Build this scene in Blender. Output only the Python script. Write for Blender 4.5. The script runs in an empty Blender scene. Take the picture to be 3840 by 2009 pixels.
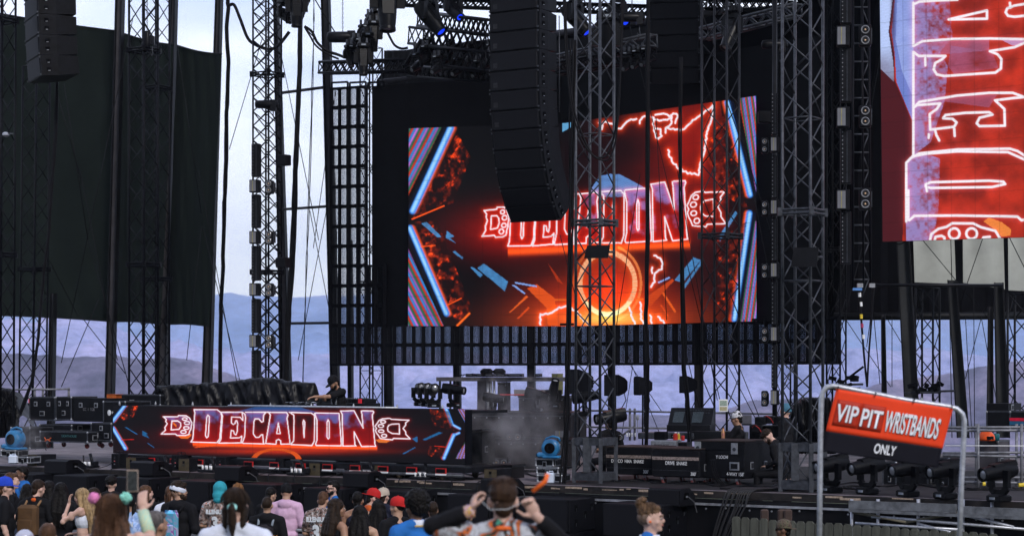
import bpy, math, random
import numpy as np
from mathutils import Vector, Matrix, noise as mnoise
random.seed(7)
R = math.radians
sc = bpy.context.scene
C = sc.collection
# ---------------------------------------------------------------- camera
F = 7500.0          # focal length in photo pixels (photo 3840 wide)
HZ = 1400.0         # horizon row
CZ = 4.0            # eye height
cam = bpy.data.cameras.new('camera')
cam.sensor_width = 36.0
cam.lens = 36.0 * F / 3840.0
cam.shift_y = (HZ - 1004.5) / 3840.0
cam.clip_start = 0.5
cam.clip_end = 20000
cam.dof.use_dof = True
cam.dof.focus_distance = 38.0
cam.dof.aperture_fstop = 2.6
camo = bpy.data.objects.new('camera', cam)
camo.location = (0, 0, CZ)
camo.rotation_euler = (R(90), 0, 0)
C.objects.link(camo)
sc.camera = camo
# ---------------------------------------------------------------- exposure
sc.view_settings.view_transform = 'Standard'
sc.view_settings.look = 'None'
sc.view_settings.exposure = 0.5
EXP = 2 ** -0.5
# ---------------------------------------------------------------- sky: pale overcast, broken cloud
w = bpy.data.worlds.new('World'); sc.world = w; w.use_nodes = True
nt = w.node_tree; nt.nodes.clear()
out = nt.nodes.new('ShaderNodeOutputWorld')
bg = nt.nodes.new('ShaderNodeBackground'); bg.inputs['Strength'].default_value = 0.12
sky = nt.nodes.new('ShaderNodeTexSky'); sky.sky_type = 'NISHITA'; sky.sun_disc = False
sky.sun_elevation = R(35); sky.sun_rotation = R(155)
sky.air_density = 1.0; sky.dust_density = 1.2
tc = nt.nodes.new('ShaderNodeTexCoord')
mp = nt.nodes.new('ShaderNodeMapping'); mp.inputs['Scale'].default_value = (4, 4, 15)
nz = nt.nodes.new('ShaderNodeTexNoise'); nz.inputs['Scale'].default_value = 1.3; nz.inputs['Detail'].default_value = 5; nz.inputs['Roughness'].default_value = .5
cr = nt.nodes.new('ShaderNodeValToRGB')
cr.color_ramp.elements[0].position = .36; cr.color_ramp.elements[0].color = (4.7, 5.4, 7.9, 1)
cr.color_ramp.elements[1].position = .62; cr.color_ramp.elements[1].color = (8.2, 8.4, 9.2, 1)
mx = nt.nodes.new('ShaderNodeMix'); mx.data_type = 'RGBA'; mx.inputs['Factor'].default_value = .86
L = nt.links.new
L(tc.outputs['Generated'], mp.inputs['Vector']); L(mp.outputs[0], nz.inputs['Vector']); sz = nt.nodes.new('ShaderNodeSeparateXYZ'); zr = nt.nodes.new('ShaderNodeMapRange'); zr.inputs['From Min'].default_value = 0; zr.inputs['From Max'].default_value = .17; zr.inputs['To Min'].default_value = .30; zr.inputs['To Max'].default_value = -.05
ad = nt.nodes.new('ShaderNodeMath'); ad.operation = 'ADD'
L(tc.outputs['Generated'], sz.inputs[0]); L(sz.outputs['Z'], zr.inputs['Value']); L(zr.outputs[0], ad.inputs[0]); L(nz.outputs['Fac'], ad.inputs[1]); L(ad.outputs[0], cr.inputs[0])
L(sky.outputs[0], mx.inputs['A']); L(cr.outputs[0], mx.inputs['B']); L(mx.outputs['Result'], bg.inputs['Color'])
# unseen sky on the lawn's side is dimmed, added to keep stage fronts dark
sx = nt.nodes.new('ShaderNodeSeparateXYZ'); mr = nt.nodes.new('ShaderNodeMapRange'); mr.inputs['From Min'].default_value = -.7; mr.inputs['From Max'].default_value = .75; mr.inputs['To Min'].default_value = .045; mr.inputs['To Max'].default_value = .135
L(tc.outputs['Generated'], sx.inputs[0]); L(sx.outputs['Y'], mr.inputs['Value']); L(mr.outputs[0], bg.inputs['Strength']); L(bg.outputs[0], out.inputs[0])
# ---------------------------------------------------------------- sun behind thin cloud
sl = bpy.data.lights.new('sun', 'SUN'); sl.energy = 2.0; sl.angle = R(14); sl.color = (1, .95, .9)
so = bpy.data.objects.new('sun', sl); C.objects.link(so)
so.rotation_euler = (R(55), 0, R(25))

# ================================================================ helpers
def P(px, py, Y):
    return Vector(((px - 1920) * Y / F, Y, CZ + (HZ - py) * Y / F))
def S(Y): return Y / F                      # metres per photo pixel at depth Y
RZ = R(-32.6)                               # the stage is turned against the lens
U = Vector((math.cos(RZ), math.sin(RZ), 0)); W_ = Vector((-math.sin(RZ), math.cos(RZ), 0))
DECK = CZ - 1.95

MATS = {}
def mat(name, col, rough=.6, metal=0., var=.25, scale=6., bump=0., emit=None, spec=.18, col2=None, bscale=None, aniso=None):
    if name in MATS: return MATS[name]
    m = bpy.data.materials.new(name); m.use_nodes = True
    n = m.node_tree; b = n.nodes['Principled BSDF']
    b.inputs['Roughness'].default_value = rough; b.inputs['Metallic'].default_value = metal
    b.inputs['Specular IOR Level'].default_value = spec
    t = n.nodes.new('ShaderNodeTexCoord')
    nz = n.nodes.new('ShaderNodeTexNoise'); nz.inputs['Scale'].default_value = scale; nz.inputs['Detail'].default_value = 6; nz.inputs['Roughness'].default_value = .62
    if aniso:
        mpn = n.nodes.new('ShaderNodeMapping'); mpn.inputs['Scale'].default_value = aniso
        n.links.new(t.outputs['Object'], mpn.inputs[0]); n.links.new(mpn.outputs[0], nz.inputs['Vector'])
    else: n.links.new(t.outputs['Object'], nz.inputs['Vector'])
    r = n.nodes.new('ShaderNodeValToRGB')
    a = tuple(max(0, c * (1 - var)) for c in col); c2 = col2 or tuple(min(1, c * (1 + var)) for c in col)
    r.color_ramp.elements[0].position = .35; r.color_ramp.elements[0].color = (*a, 1)
    r.color_ramp.elements[1].position = .66; r.color_ramp.elements[1].color = (*c2, 1)
    n.links.new(nz.outputs['Fac'], r.inputs[0]); n.links.new(r.outputs[0], b.inputs['Base Color'])
    if bump:
        bn = n.nodes.new('ShaderNodeBump'); bn.inputs['Strength'].default_value = bump; bn.inputs['Distance'].default_value = .02
        n2 = n.nodes.new('ShaderNodeTexNoise'); n2.inputs['Scale'].default_value = bscale or scale * 5; n2.inputs['Detail'].default_value = 4
        n.links.new(t.outputs['Object'], n2.inputs['Vector'])
        n.links.new(n2.outputs['Fac'], bn.inputs['Height']); n.links.new(bn.outputs[0], b.inputs['Normal'])
    if emit:
        b.inputs['Emission Color'].default_value = (*emit[:3], 1); b.inputs['Emission Strength'].default_value = emit[3] * EXP
    MATS[name] = m
    return m
BLK = mat('matt_black', (.003, .0033, .0055), .6, spec=.06)
BLK2 = mat('satin_black', (.006, .0064, .009), .38, var=.4, spec=.14)
TRUSS = mat('truss_black', (.0035, .0038, .0065), .45, 0, var=.5, spec=.07, scale=9)
ALU = mat('grey_aluminium', (.05, .055, .068), .42, .3, var=.35, scale=12)
STEEL = mat('painted_steel', (.045, .043, .05), .6, 0, var=.25, scale=2)
STEELD = mat('dark_steel', (.005, .0055, .008), .55, 0, var=.3, scale=2)
ALUB = mat('bare_aluminium', (.32, .335, .37), .4, .7, var=.25, scale=14)
GALV = mat('galvanised_pipe', (.42, .44, .5), .42, .55, var=.22, scale=25)
CABLE = mat('rubber_cable', (.005, .005, .007), .5, spec=.1)
WHITE = mat('white_paint', (.75, .76, .78), .5, var=.08)
WOODK = mat('black_ply', (.006, .0064, .009), .55, var=.35, scale=5, bump=.2, spec=.1)
LENS = mat('lamp_lens', (.30, .31, .34), .12, .4, var=.1)
YEL = mat('yellow_tape', (.7, .52, .05), .5)
REDM = mat('red_plastic', (.45, .02, .02), .5)

class MB:
    """collects faces; build() links them as one mesh object"""
    def __init__(s): s.v = []; s.f = []; s.sm = False
    def add(s, vs, fs):
        o = len(s.v); s.v += [Vector(v) for v in vs]; s.f += [[i + o for i in f] for f in fs]; return s
    def box(s, c, d, m=None):
        c = Vector(c); x, y, z = (k / 2 for k in d)
        vs = [Vector((a * x, b * y, g * z)) for a in (-1, 1) for b in (-1, 1) for g in (-1, 1)]
        if m is not None: vs = [m @ v for v in vs]
        return s.add([v + c for v in vs], [(0, 1, 3, 2), (4, 6, 7, 5), (0, 4, 5, 1), (2, 3, 7, 6), (0, 2, 6, 4), (1, 5, 7, 3)])
    def bbox(s, c, d, bv=.01, m=None):
        # box with chamfered vertical+horizontal edges (rounded look)
        c = Vector(c); x, y, z = (k / 2 for k in d); b = min(bv, x * .9, y * .9, z * .9)
        pts = []
        for zz, ins in ((-z, b), (-z + b, 0), (z - b, 0), (z, b)):
            X, Y2 = x - ins, y - ins
            pts += [(-X + b, -Y2, zz), (X - b, -Y2, zz), (X, -Y2 + b, zz), (X, Y2 - b, zz), (X - b, Y2, zz), (-X + b, Y2, zz), (-X, Y2 - b, zz), (-X, -Y2 + b, zz)]
        fs = [tuple(range(7, -1, -1)), tuple(range(24, 32))]
        for k in range(3):
            for i in range(8):
                j = (i + 1) % 8; fs.append((k * 8 + i, k * 8 + j, k * 8 + 8 + j, k * 8 + 8 + i))
        vs = [Vector(p) for p in pts]
        if m is not None: vs = [m @ v for v in vs]
        return s.add([v + c for v in vs], fs)
    def tube(s, pts, r, n=8, cap=True):
        pts = [Vector(p) for p in pts]; k = len(pts); rs = r if isinstance(r, (list, tuple)) else [r] * k
        vs = []; prev = None
        for i, p in enumerate(pts):
            t = (pts[min(i + 1, k - 1)] - pts[max(i - 1, 0)])
            if t.length < 1e-9: t = Vector((0, 0, 1))
            t.normalize()
            if prev is None:
                a = Vector((0, 0, 1)) if abs(t.z) < .9 else Vector((1, 0, 0)); x = t.cross(a).normalized()
            else:
                x = (prev - t * prev.dot(t)); x = x.normalized() if x.length > 1e-6 else t.orthogonal().normalized()
            prev = x; y = t.cross(x)
            for j in range(n):
                q = 2 * math.pi * j / n; vs.append(p + (x * math.cos(q) + y * math.sin(q)) * rs[i])
        fs = [(i * n + j, i * n + (j + 1) % n, (i + 1) * n + (j + 1) % n, (i + 1) * n + j) for i in range(k - 1) for j in range(n)]
        if cap: fs += [tuple(range(n))[::-1], tuple(range((k - 1) * n, k * n))]
        return s.add(vs, fs)
    def beam(s, p, q, w, h, up=(0, 0, 1)):
        p = Vector(p); q = Vector(q); d = q - p; l = d.length
        if l < 1e-6: return s
        d.normalize(); u = Vector(up)
        if abs(d.dot(u)) > .98: u = Vector((0, 1, 0))
        x = d.cross(u).normalized(); z = x.cross(d)
        m = Matrix((x, d, z)).transposed()
        return s.box((p + q) / 2, (w, l, h), m)
    def lathe(s, prof, c=(0, 0, 0), m=None, n=16):
        # prof: (r, z) list
        c = Vector(c); vs = []
        for r, z in prof:
            for j in range(n):
                q = 2 * math.pi * j / n; v = Vector((r * math.cos(q), r * math.sin(q), z)); vs.append((m @ v if m is not None else v) + c)
        k = len(prof)
        fs = [(i * n + j, i * n + (j + 1) % n, (i + 1) * n + (j + 1) % n, (i + 1) * n + j) for i in range(k - 1) for j in range(n)]
        fs += [tuple(range(n))[::-1], tuple(range((k - 1) * n, k * n))]
        return s.add(vs, fs)
    def ell(s, c, r, m=None, n=12, k=8):
        prof = [(math.sin(math.pi * i / k), -math.cos(math.pi * i / k)) for i in range(k + 1)]
        prof[0] = (.001, -1); prof[-1] = (.001, 1)
        sc_ = Matrix.Diagonal(Vector(r if isinstance(r, (tuple, list, Vector)) else (r, r, r)))
        return s.lathe(prof, c, (m @ sc_) if m is not None else sc_, n)
    def prism(s, poly, ax, a, b):
        """polygon (2d) pushed from a to b along local axis ax ('x','y','z')"""
        n = len(poly)
        def mk(u, v, t): return {'x': (t, u, v), 'y': (u, t, v), 'z': (u, v, t)}[ax]
        vs = [mk(u, v, a) for u, v in poly] + [mk(u, v, b) for u, v in poly]
        fs = [tuple(range(n)), tuple(range(n, 2 * n))[::-1]] + [(i, i + n, (i + 1) % n + n, (i + 1) % n) for i in range(n)]
        return s.add(vs, fs)
    def quad(s, a, b, c, d): return s.add([a, b, c, d], [(0, 1, 2, 3)])
    def build(s, name, material, parent=None, smooth=False, world=False, label=None):
        me = bpy.data.meshes.new(name)
        vs = s.v
        if world and parent is not None:
            inv = (Matrix.Translation(parent.location) @ parent.rotation_euler.to_matrix().to_4x4()).inverted()
            vs = [inv @ v for v in vs]
        me.from_pydata([tuple(v) for v in vs], [], s.f); me.validate()
        bm_fix(me)
        if smooth:
            me.polygons.foreach_set('use_smooth', [True] * len(me.polygons))
            if smooth == 'auto': me.set_sharp_from_angle(angle=R(40))
        me.materials.append(material)
        o = bpy.data.objects.new(name, me); C.objects.link(o)
        if parent is not None: o.parent = parent
        if label: o['label'] = label
        return o
import bmesh
def bm_fix(me):
    b = bmesh.new(); b.from_mesh(me); bmesh.ops.recalc_face_normals(b, faces=b.faces); b.to_mesh(me); b.free()
def tag(o, label=None, cat=None, group=None, kind=None):
    if label: o['label'] = label
    if cat: o['category'] = cat
    if group: o['group'] = group
    if kind: o['kind'] = kind
    return o
def thing(name, label, cat, loc=(0, 0, 0), rz=0., group=None):
    o = bpy.data.objects.new(name, None); C.objects.link(o); o.location = loc; o.rotation_euler = (0, 0, rz)
    o.empty_display_size = .2
    return tag(o, label, cat, group)
def kids(o): return KIDS.get(o.name, [])
def copy_tree(o, parent=None):
    ch = [c for c in bpy.data.objects if c.parent == o]
    c = o.copy(); C.objects.link(c)
    if parent is not None: c.parent = parent
    for k in ch: copy_tree(k, c)
    return c
def dup(o, loc, rz=None, label=None, scale=None, rot=None):
    c = copy_tree(o); c.location = loc
    if rz is not None: c.rotation_euler = (0, 0, rz)
    if rot is not None: c.rotation_euler = rot
    if scale: c.scale = (scale,) * 3
    if label: c['label'] = label
    return c
def single(name, mb, material, label, cat, group=None, smooth=False, kind=None):
    """a thing that is one mesh: origin moved to its base centre"""
    lo = Vector((min(v.x for v in mb.v), min(v.y for v in mb.v), min(v.z for v in mb.v)))
    hi = Vector((max(v.x for v in mb.v), max(v.y for v in mb.v), max(v.z for v in mb.v)))
    b = Vector(((lo.x + hi.x) / 2, (lo.y + hi.y) / 2, lo.z))
    mb.v = [v - b for v in mb.v]
    o = mb.build(name, material, None, smooth); o.location = b
    return tag(o, label, cat, group, kind)
def text(name, s, size, loc, rot, material, parent=None, depth=.002, width=1., align='CENTER', world=False, bold=0.):
    cu = bpy.data.curves.new(name, 'FONT'); cu.body = s; cu.size = size; cu.extrude = depth; cu.align_x = align; cu.align_y = 'CENTER'
    cu.offset = bold
    t = bpy.data.objects.new(name, cu); C.objects.link(t)
    bpy.context.view_layer.update()
    me = bpy.data.meshes.new_from_object(t.evaluated_get(bpy.context.evaluated_depsgraph_get()))
    bpy.data.objects.remove(t)
    for v in me.vertices: v.co.x *= width
    me.materials.clear(); me.materials.append(material)
    o = bpy.data.objects.new(name, me); C.objects.link(o); o.location = loc; o.rotation_euler = rot
    if parent is not None: o.parent = parent
    return o
def ordn(i): return ['first', 'second', 'third', 'fourth', 'fifth', 'sixth', 'seventh', 'eighth', 'ninth', 'tenth', 'eleventh', 'twelfth', 'thirteenth', 'fourteenth', 'fifteenth', 'sixteenth'][i]
# ================================================================ ground, deck, hills
def gz(y):
    # slope of the lawn: level by the stage, rising toward the camera
    if y > 27.5: return 0.2
    return .2 + (27.5 - y) * .088
GRASS = mat('trodden_grass', (.05, .06, .03), .95, var=.5, scale=2.5, bump=.5)
ys = [-8, -4, 0, 4, 8, 12, 16, 20, 24, 27, 30, 34, 40, 50, 70, 90, 105, 118, 135, 180]
xs = [-400, -200, -100, -50, -30, -20, -14, -9, -5, 0, 5, 9, 14, 20, 30, 50, 100, 200, 400]
mb = MB()
vs = [(x, y, gz(y) + (0 if y < 100 else -(y - 100) * .9)) for y in ys for x in xs]
nx = len(xs)
mb.add(vs, [(j * nx + i, j * nx + i + 1, (j + 1) * nx + i + 1, (j + 1) * nx + i) for j in range(len(ys) - 1) for i in range(nx - 1)])
g = mb.build('ground', GRASS, None, True); g['kind'] = 'structure'

# hills beyond the gorge: ridge sheets of real terrain
def fbm(x, y, o=5):
    return mnoise.fractal(Vector((x, y, 3.1)), .9, 2.1, o)
def hill(name, x0, x1, y0, y1, nx, ny, fn, m):
    vs = []; 
    for j in range(ny):
        for i in range(nx):
            t = j / (ny - 1); y = y0 + (y1 - y0) * t
            x = (x0 + (x1 - x0) * i / (nx - 1)) * y / y1
            vs.append((x, y, fn(x, y, t)))
    mb = MB().add(vs, [(j * nx + i, j * nx + i + 1, (j + 1) * nx + i + 1, (j + 1) * nx + i) for j in range(ny - 1) for i in range(nx - 1)])
    o = mb.build(name, m, None, True); o['kind'] = 'structure'; return o
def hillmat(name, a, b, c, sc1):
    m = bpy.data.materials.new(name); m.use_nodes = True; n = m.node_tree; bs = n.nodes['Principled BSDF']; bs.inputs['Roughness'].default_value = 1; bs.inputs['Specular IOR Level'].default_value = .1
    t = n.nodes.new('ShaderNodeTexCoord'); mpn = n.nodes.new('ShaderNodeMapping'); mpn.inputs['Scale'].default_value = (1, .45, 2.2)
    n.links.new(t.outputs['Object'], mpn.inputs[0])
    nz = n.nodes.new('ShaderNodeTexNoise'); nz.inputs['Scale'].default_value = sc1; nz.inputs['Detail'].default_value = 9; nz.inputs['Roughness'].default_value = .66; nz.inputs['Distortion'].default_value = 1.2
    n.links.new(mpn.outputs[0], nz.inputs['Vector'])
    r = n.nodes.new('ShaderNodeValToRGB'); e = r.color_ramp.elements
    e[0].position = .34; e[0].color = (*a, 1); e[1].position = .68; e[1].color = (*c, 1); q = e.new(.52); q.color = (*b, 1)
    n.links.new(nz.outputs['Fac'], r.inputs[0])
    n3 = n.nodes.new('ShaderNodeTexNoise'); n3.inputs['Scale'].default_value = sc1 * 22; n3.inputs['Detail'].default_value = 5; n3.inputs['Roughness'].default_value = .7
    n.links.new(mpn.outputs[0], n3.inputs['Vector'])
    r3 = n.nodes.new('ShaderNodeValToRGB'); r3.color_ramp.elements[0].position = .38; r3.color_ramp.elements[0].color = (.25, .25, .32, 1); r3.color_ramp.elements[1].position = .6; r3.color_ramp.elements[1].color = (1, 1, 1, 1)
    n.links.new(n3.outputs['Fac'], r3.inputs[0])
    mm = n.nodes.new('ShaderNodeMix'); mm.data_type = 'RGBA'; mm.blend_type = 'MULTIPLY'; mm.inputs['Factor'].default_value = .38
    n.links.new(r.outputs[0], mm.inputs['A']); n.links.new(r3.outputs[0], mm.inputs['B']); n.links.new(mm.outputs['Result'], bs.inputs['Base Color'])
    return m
HM1 = hillmat('haze_tinted_hill', (.23, .27, .52), (.36, .38, .66), (.52, .48, .76), .004)  # blue of the distance haze is painted into the slope colours
HM2 = hillmat('far_hill', (.14, .24, .52), (.25, .36, .70), (.40, .44, .78), .0022)  # far slopes bluer still, haze put into the base colour
def interp(x, pts):
    if x <= pts[0][0]: return pts[0][1]
    for (a, b), (c, d) in zip(pts, pts[1:]):
        if x <= c: 
            k = (x - a) / (c - a); k = k * k * (3 - 2 * k); return b + (d - b) * k
    return pts[-1][1]
# far plateau: rim row as seen, in photo pixels -> height at its distance
RIM = [(-2000, 1130), (0, 1085), (700, 1078), (900, 1068), (1250, 1072), (1900, 1080), (2600, 1100), (3150, 1090), (3840, 1100), (6000, 1120)]
YF = 5200.
def far_fn(x, y, t):
    px = 1920 + x * F / y
    h = (HZ - interp(px, RIM)) * YF / F
    base = -130
    prof = min(1, (t / .72)) ** .85
    e = fbm(x * .0011, y * .0013) * 60 * math.sin(math.pi * min(1, t / .8)) + fbm(x * .006, y * .006, 4) * 9 * (1 - t * .5)
    rid = abs(fbm(x * .002 + 7, y * .0009, 4)) * 95 * math.sin(math.pi * min(1, t / .78)) + abs(fbm(x * .009 + 3, y * .0028, 3)) * 26 * (1 - min(1, t / .7))
    return base + (h + CZ - base) * prof + e * .9 - rid + (6 * fbm(x * .01, 0, 3) if t > .7 else 0)
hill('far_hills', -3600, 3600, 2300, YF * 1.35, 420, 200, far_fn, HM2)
# middle slopes on the far bank
MID = [(-3000, 1200), (-400, 1160), (200, 1190), (700, 1290), (1100, 1330), (1500, 1300), (2100, 1350), (2400, 1330), (2600, 1270), (2800, 1330), (3150, 1300), (3400, 1290), (3840, 1330), (6000, 1200)]
def mid_fn(x, y, t):
    px = 1920 + x * F / y
    h = (HZ - interp(px, MID)) * 2600 / F
    e = fbm(x * .003 + 3, y * .0025) * 34 * math.sin(math.pi * t) + fbm(x * .016, y * .012, 4) * 5
    return -130 + (h + 134) * min(1, t / .8) ** .9 + e - abs(fbm(x * .005 + 2, y * .002, 4)) * 62 * math.sin(math.pi * t) - abs(fbm(x * .019 + 5, y * .006, 3)) * 17
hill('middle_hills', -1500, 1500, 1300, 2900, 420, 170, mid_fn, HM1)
# near dark shoulder at the left and low rock at right
NEAR = [(-3000, 1240), (-200, 1320), (260, 1332), (600, 1336), (720, 1350), (820, 1392), (960, 1440), (1200, 1530), (1800, 1590), (2600, 1570), (2850, 1520), (3100, 1500), (3400, 1420), (3840, 1360), (5500, 1260)]
def near_fn(x, y, t):
    px = 1920 + x * F / y
    h = (HZ - interp(px, NEAR)) * 1050 / F
    return -120 + (h + 124) * min(1, t / .8) ** 1.1 + fbm(x * .008, y * .008) * 5 * (1 - t * .6) + fbm(x * .04, y * .03, 4) * 1.5 - abs(fbm(x * .022, y * .009, 4)) * 9 * (1 - t * .5)
HM3 = hillmat('rock_hill', (.06, .065, .11), (.16, .15, .24), (.34, .29, .42), .012)
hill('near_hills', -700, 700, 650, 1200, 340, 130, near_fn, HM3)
WAT = mat('river_water', (.03, .04, .06), .15, var=.2, scale=.02)
mb = MB().box((0, 2600, -128), (9000, 5600, 1)); o = mb.build('river', WAT); o['kind'] = 'structure'
# haze: one closed box of even air
hz = MB().box((0, 3300, 180), (12000, 8000, 700)); 
HAZE = bpy.data.materials.new('haze_air'); HAZE.use_nodes = True; n = HAZE.node_tree; n.nodes.clear()
oo = n.nodes.new('ShaderNodeOutputMaterial'); pv = n.nodes.new('ShaderNodeVolumePrincipled')
pv.inputs['Color'].default_value = (.68, .80, 1, 1); pv.inputs['Density'].default_value = .00015; pv.inputs['Anisotropy'].default_value = .1
n.links.new(pv.outputs[0], oo.inputs['Volume'])
h = hz.build('haze', HAZE); h['kind'] = 'stuff'; h['label'] = 'pale blue haze filling the gorge before the far hills'; h['category'] = 'haze'
# ================================================================ stage deck
DW = Vector((4.7, 32.5, 0)); 
def F0(px):                                  # point on the deck's front edge under photo column px
    # edge: line through A,B in plan
    A = Vector((-10.85, 42.4)); B = Vector((4.7, 32.5)); k = (px - 1920) / F
    # x = k*y ; x = A.x + t*dx ; y = A.y + t*dy
    d = B - A; t = (k * A.y - A.x) / (d.x - k * d.y); return Vector((A.x + d.x * t, A.y + d.y * t, DECK))
def onDeck(px, back=0.): p = F0(px); p = p + W_ * back; return p
def deckpt(px, py):                          # point on the deck seen at photo pixel
    Y = (CZ - DECK) * F / (py - HZ); return Vector(((px - 1920) * Y / F, Y, DECK))
A = Vector((-10.85, 42.4, 0))
DECKM = mat('worn_stage_floor', (.15, .13, .145), .7, var=.45, scale=1.6, bump=.15)
sf = thing('stage', 'wide raised concert stage with a worn black edge and grey brown floor', 'stage', A, RZ)
MB().box((9, 8.5, DECK - .02), (36, 17, .04)).build('deck_floor', DECKM, sf)
ma = (F0(1990) - Vector((A.x, A.y, DECK))).length; MB().box((ma + 7.5, 4.5, DECK + .003), (15, 8.6, .006)).build('black_floor_sheet', mat('black_floor', (.016, .014, .016), .6, var=.5, scale=3), sf)
WORN = mat('worn_edge', (.010, .010, .012), .6, var=.5, scale=3, col2=(.03, .026, .026))
e = MB().box((9, -.05, DECK - .06), (36, .1, .12)); e.build('edge_board', WORN, sf)
CHIP = mat('bare_chipped_wood', (.32, .25, .2), .8, var=.4, scale=30)
for i in range(30):
    m = MB(); x = 9 + random.random() * 11.5; m.box((x, -.102, DECK - .01 - random.random() * .05), (.06 + random.random() * .34, .006, .012 + random.random() * .03)); m.build('chipped_patch', CHIP, sf)
MB().box((9, -.14, DECK - .215), (36, .05, .035)).build('edge_rail', mat('scuffed_rail', (.3, .31, .35), .45, .5, var=.5, scale=4), sf)
SKIRT = mat('black_skirt_cloth', (.006, .006, .008), .55, var=.4, scale=1.2, bump=.6, spec=.12, bscale=2.5)
m = MB(); n = 220; vs = []
for i in range(n):
    x = -9 + 36 * i / (n - 1)
    for z, a in ((DECK - .125, 0), (DECK - .8, 1), (DECK - 1.4, 1), (.02, 1)):
        vs.append((x, -.12 + a * .025 * math.sin(i * .9) + a * .02 * math.sin(i * .37 + z), z))
m.add(vs, [(i * 4 + k, (i + 1) * 4 + k, (i + 1) * 4 + k + 1, i * 4 + k + 1) for i in range(n - 1) for k in range(3)])
m.build('skirt', SKIRT, sf, True)
for i in range(62):
    x = -.5 + i * .42 + random.random() * .12; m = MB()
    m.lathe([(.016, 0), (.016, .01), (.008, .012)], (x, -.155, DECK - .27 - (.02 if i % 3 else 0)), Matrix.Rotation(R(90), 3, 'X'), 8).build('grommet', ALUB, sf)
for i in range(8): MB().box((-7 + i * 4.6, 8, DECK / 2 - .05), (.15, .15, DECK - .1)).build('support_post', STEELD, sf)

# ================================================================ lattice towers
def seg(m, p, q, r, n=6): m.tube([p, q], r, n)
def truss_box(parent, p, q, a, rot, names=('chord', 'lattice'), mt=TRUSS, rc=.025, rb=.013, pitch=None, horiz=0, zig='x'):
    """box truss from p to q (world), square side a; chords 4 parts, lattices 4 parts"""
    p = Vector(p); q = Vector(q); d = (q - p); Lh = d.length; d.normalize()
    if abs(d.z) > .9: x = Vector((math.cos(rot), math.sin(rot), 0)); y = d.cross(x).normalized(); x = y.cross(d)
    else: y = Vector((0, 0, 1)); y = (y - d * d.dot(y)).normalized(); x = d.cross(y)
    cs = [x * a / 2 * i + y * a / 2 * j for i, j in ((-1, -1), (1, -1), (1, 1), (-1, 1))]
    for c in cs: MB().tube([p + c, q + c], rc, 8).build(names[0], mt, parent, True, True)
    pitch = pitch or a * 1.05; k = max(1, round(Lh / pitch)); st = Lh / k
    for s_ in range(4):
        m = MB(); c1, c2 = cs[s_], cs[(s_ + 1) % 4]
        for i in range(k):
            A1, B1 = p + d * st * i, p + d * st * (i + 1)
            if zig == 'x':
                seg(m, A1 + (c1 if i % 2 else c2), B1 + (c2 if i % 2 else c1), rb)
            elif zig == 'xx':
                seg(m, A1 + c1, B1 + c2, rb); seg(m, A1 + c2, B1 + c1, rb)
            if horiz and i % horiz == 0: seg(m, A1 + c1, A1 + c2, rb)
        seg(m, p + c1, p + c2, rb); seg(m, q + c1, q + c2, rb)
        m.build(names[1], mt, parent, True, True)
    return cs
def chords(px, w, Y): pass
def tower(px, Y, a, pytop, pybot, label, mt=TRUSS, rc=.024, rb=.012, splices=(), base=None, group=None, zig='x', pitch=None, horiz=0, lean=0):
    base_p = P(px, pybot, Y); top = P(px + lean, pytop, Y)
    t = thing('truss_tower', label, 'truss tower', base_p, 0, group)
    z0 = base_p
    if base:
        zb = P(px, base, Y); z0 = zb
        for i, j in ((-1, -1), (1, -1), (1, 1), (-1, 1)):
            c = U * (a * .55 * i) + W_ * (a * .55 * j)
            MB().beam(base_p + c, zb + c, .07, .07).build('base_leg', mt, t, False, True)
        for s_, z in ((0, base_p.z + .12), (1, zb.z - .06)):
            m = MB()
            for i in (-1, 1):
                m.beam(Vector((base_p.x, base_p.y, z)) + U * a * .55 * i - W_ * a * .5, Vector((base_p.x, base_p.y, z)) + U * a * .55 * i + W_ * a * .5, .05, .14)
                m.beam(Vector((base_p.x, base_p.y, z)) + W_ * a * .55 * i - U * a * .5, Vector((base_p.x, base_p.y, z)) + W_ * a * .55 * i + U * a * .5, .05, .14)
            m.build('base_collar', mt, t, False, True)
        MB().beam(base_p - W_ * a * .6 + Vector((0, 0, .2)), zb - W_ * a * .6, .13, .05).build('base_plate', mt, t, False, True)
        m = MB(); 
        for i in (-1, 1):
            m.tube([base_p + U * a * .5 * i - W_ * a * .55 + Vector((0, 0, .2)), base_p + U * a * .1 * i - W_ * a * .55 + (zb - base_p) * .5, base_p + U * a * .5 * i - W_ * a * .55 + (zb - base_p) * .9], .015)
            m.tube([base_p - U * a * .55 + W_ * a * .5 * i + Vector((0, 0, .2)), zb + U * -a * .55 - W_ * a * .4 * i], .015)
        m.build('base_brace', mt, t, True, True)
    truss_box(t, z0, top, a, RZ, mt=mt, rc=rc, rb=rb, zig=zig, pitch=pitch, horiz=horiz)
    for sy in splices:
        for dy in (-6, 7):
            c = P(px + lean * (pybot - sy) / (pybot - pytop), sy + dy * 38 / Y, Y); m = MB(); h = a * .56
            for i in (-1, 1):
                m.tube([c + U * h * i - W_ * h, c + U * h * i + W_ * h], rc * .8); m.tube([c + W_ * h * i - U * h, c + W_ * h * i + U * h], rc * .8)
            for i in (-1, 1):
                for j in (-1, 1): m.box(c + U * h * i + W_ * h * j, (.075, .075, .07))
            m.build('splice_joint', mt, t, False, True)
    return t
tower(2231, 35.9, .50, -60, 1808, 'grey lattice tower in front of the big screen beside the long speaker column', ALU, .026, .013, (835,), 1640, pitch=.46, horiz=6)
tower(3010, 33.1, .50, -60, 1842, 'tall grey lattice tower just left of the hanging side screen', ALU, .026, .013, (795,), 1660, pitch=.46, horiz=6)
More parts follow.
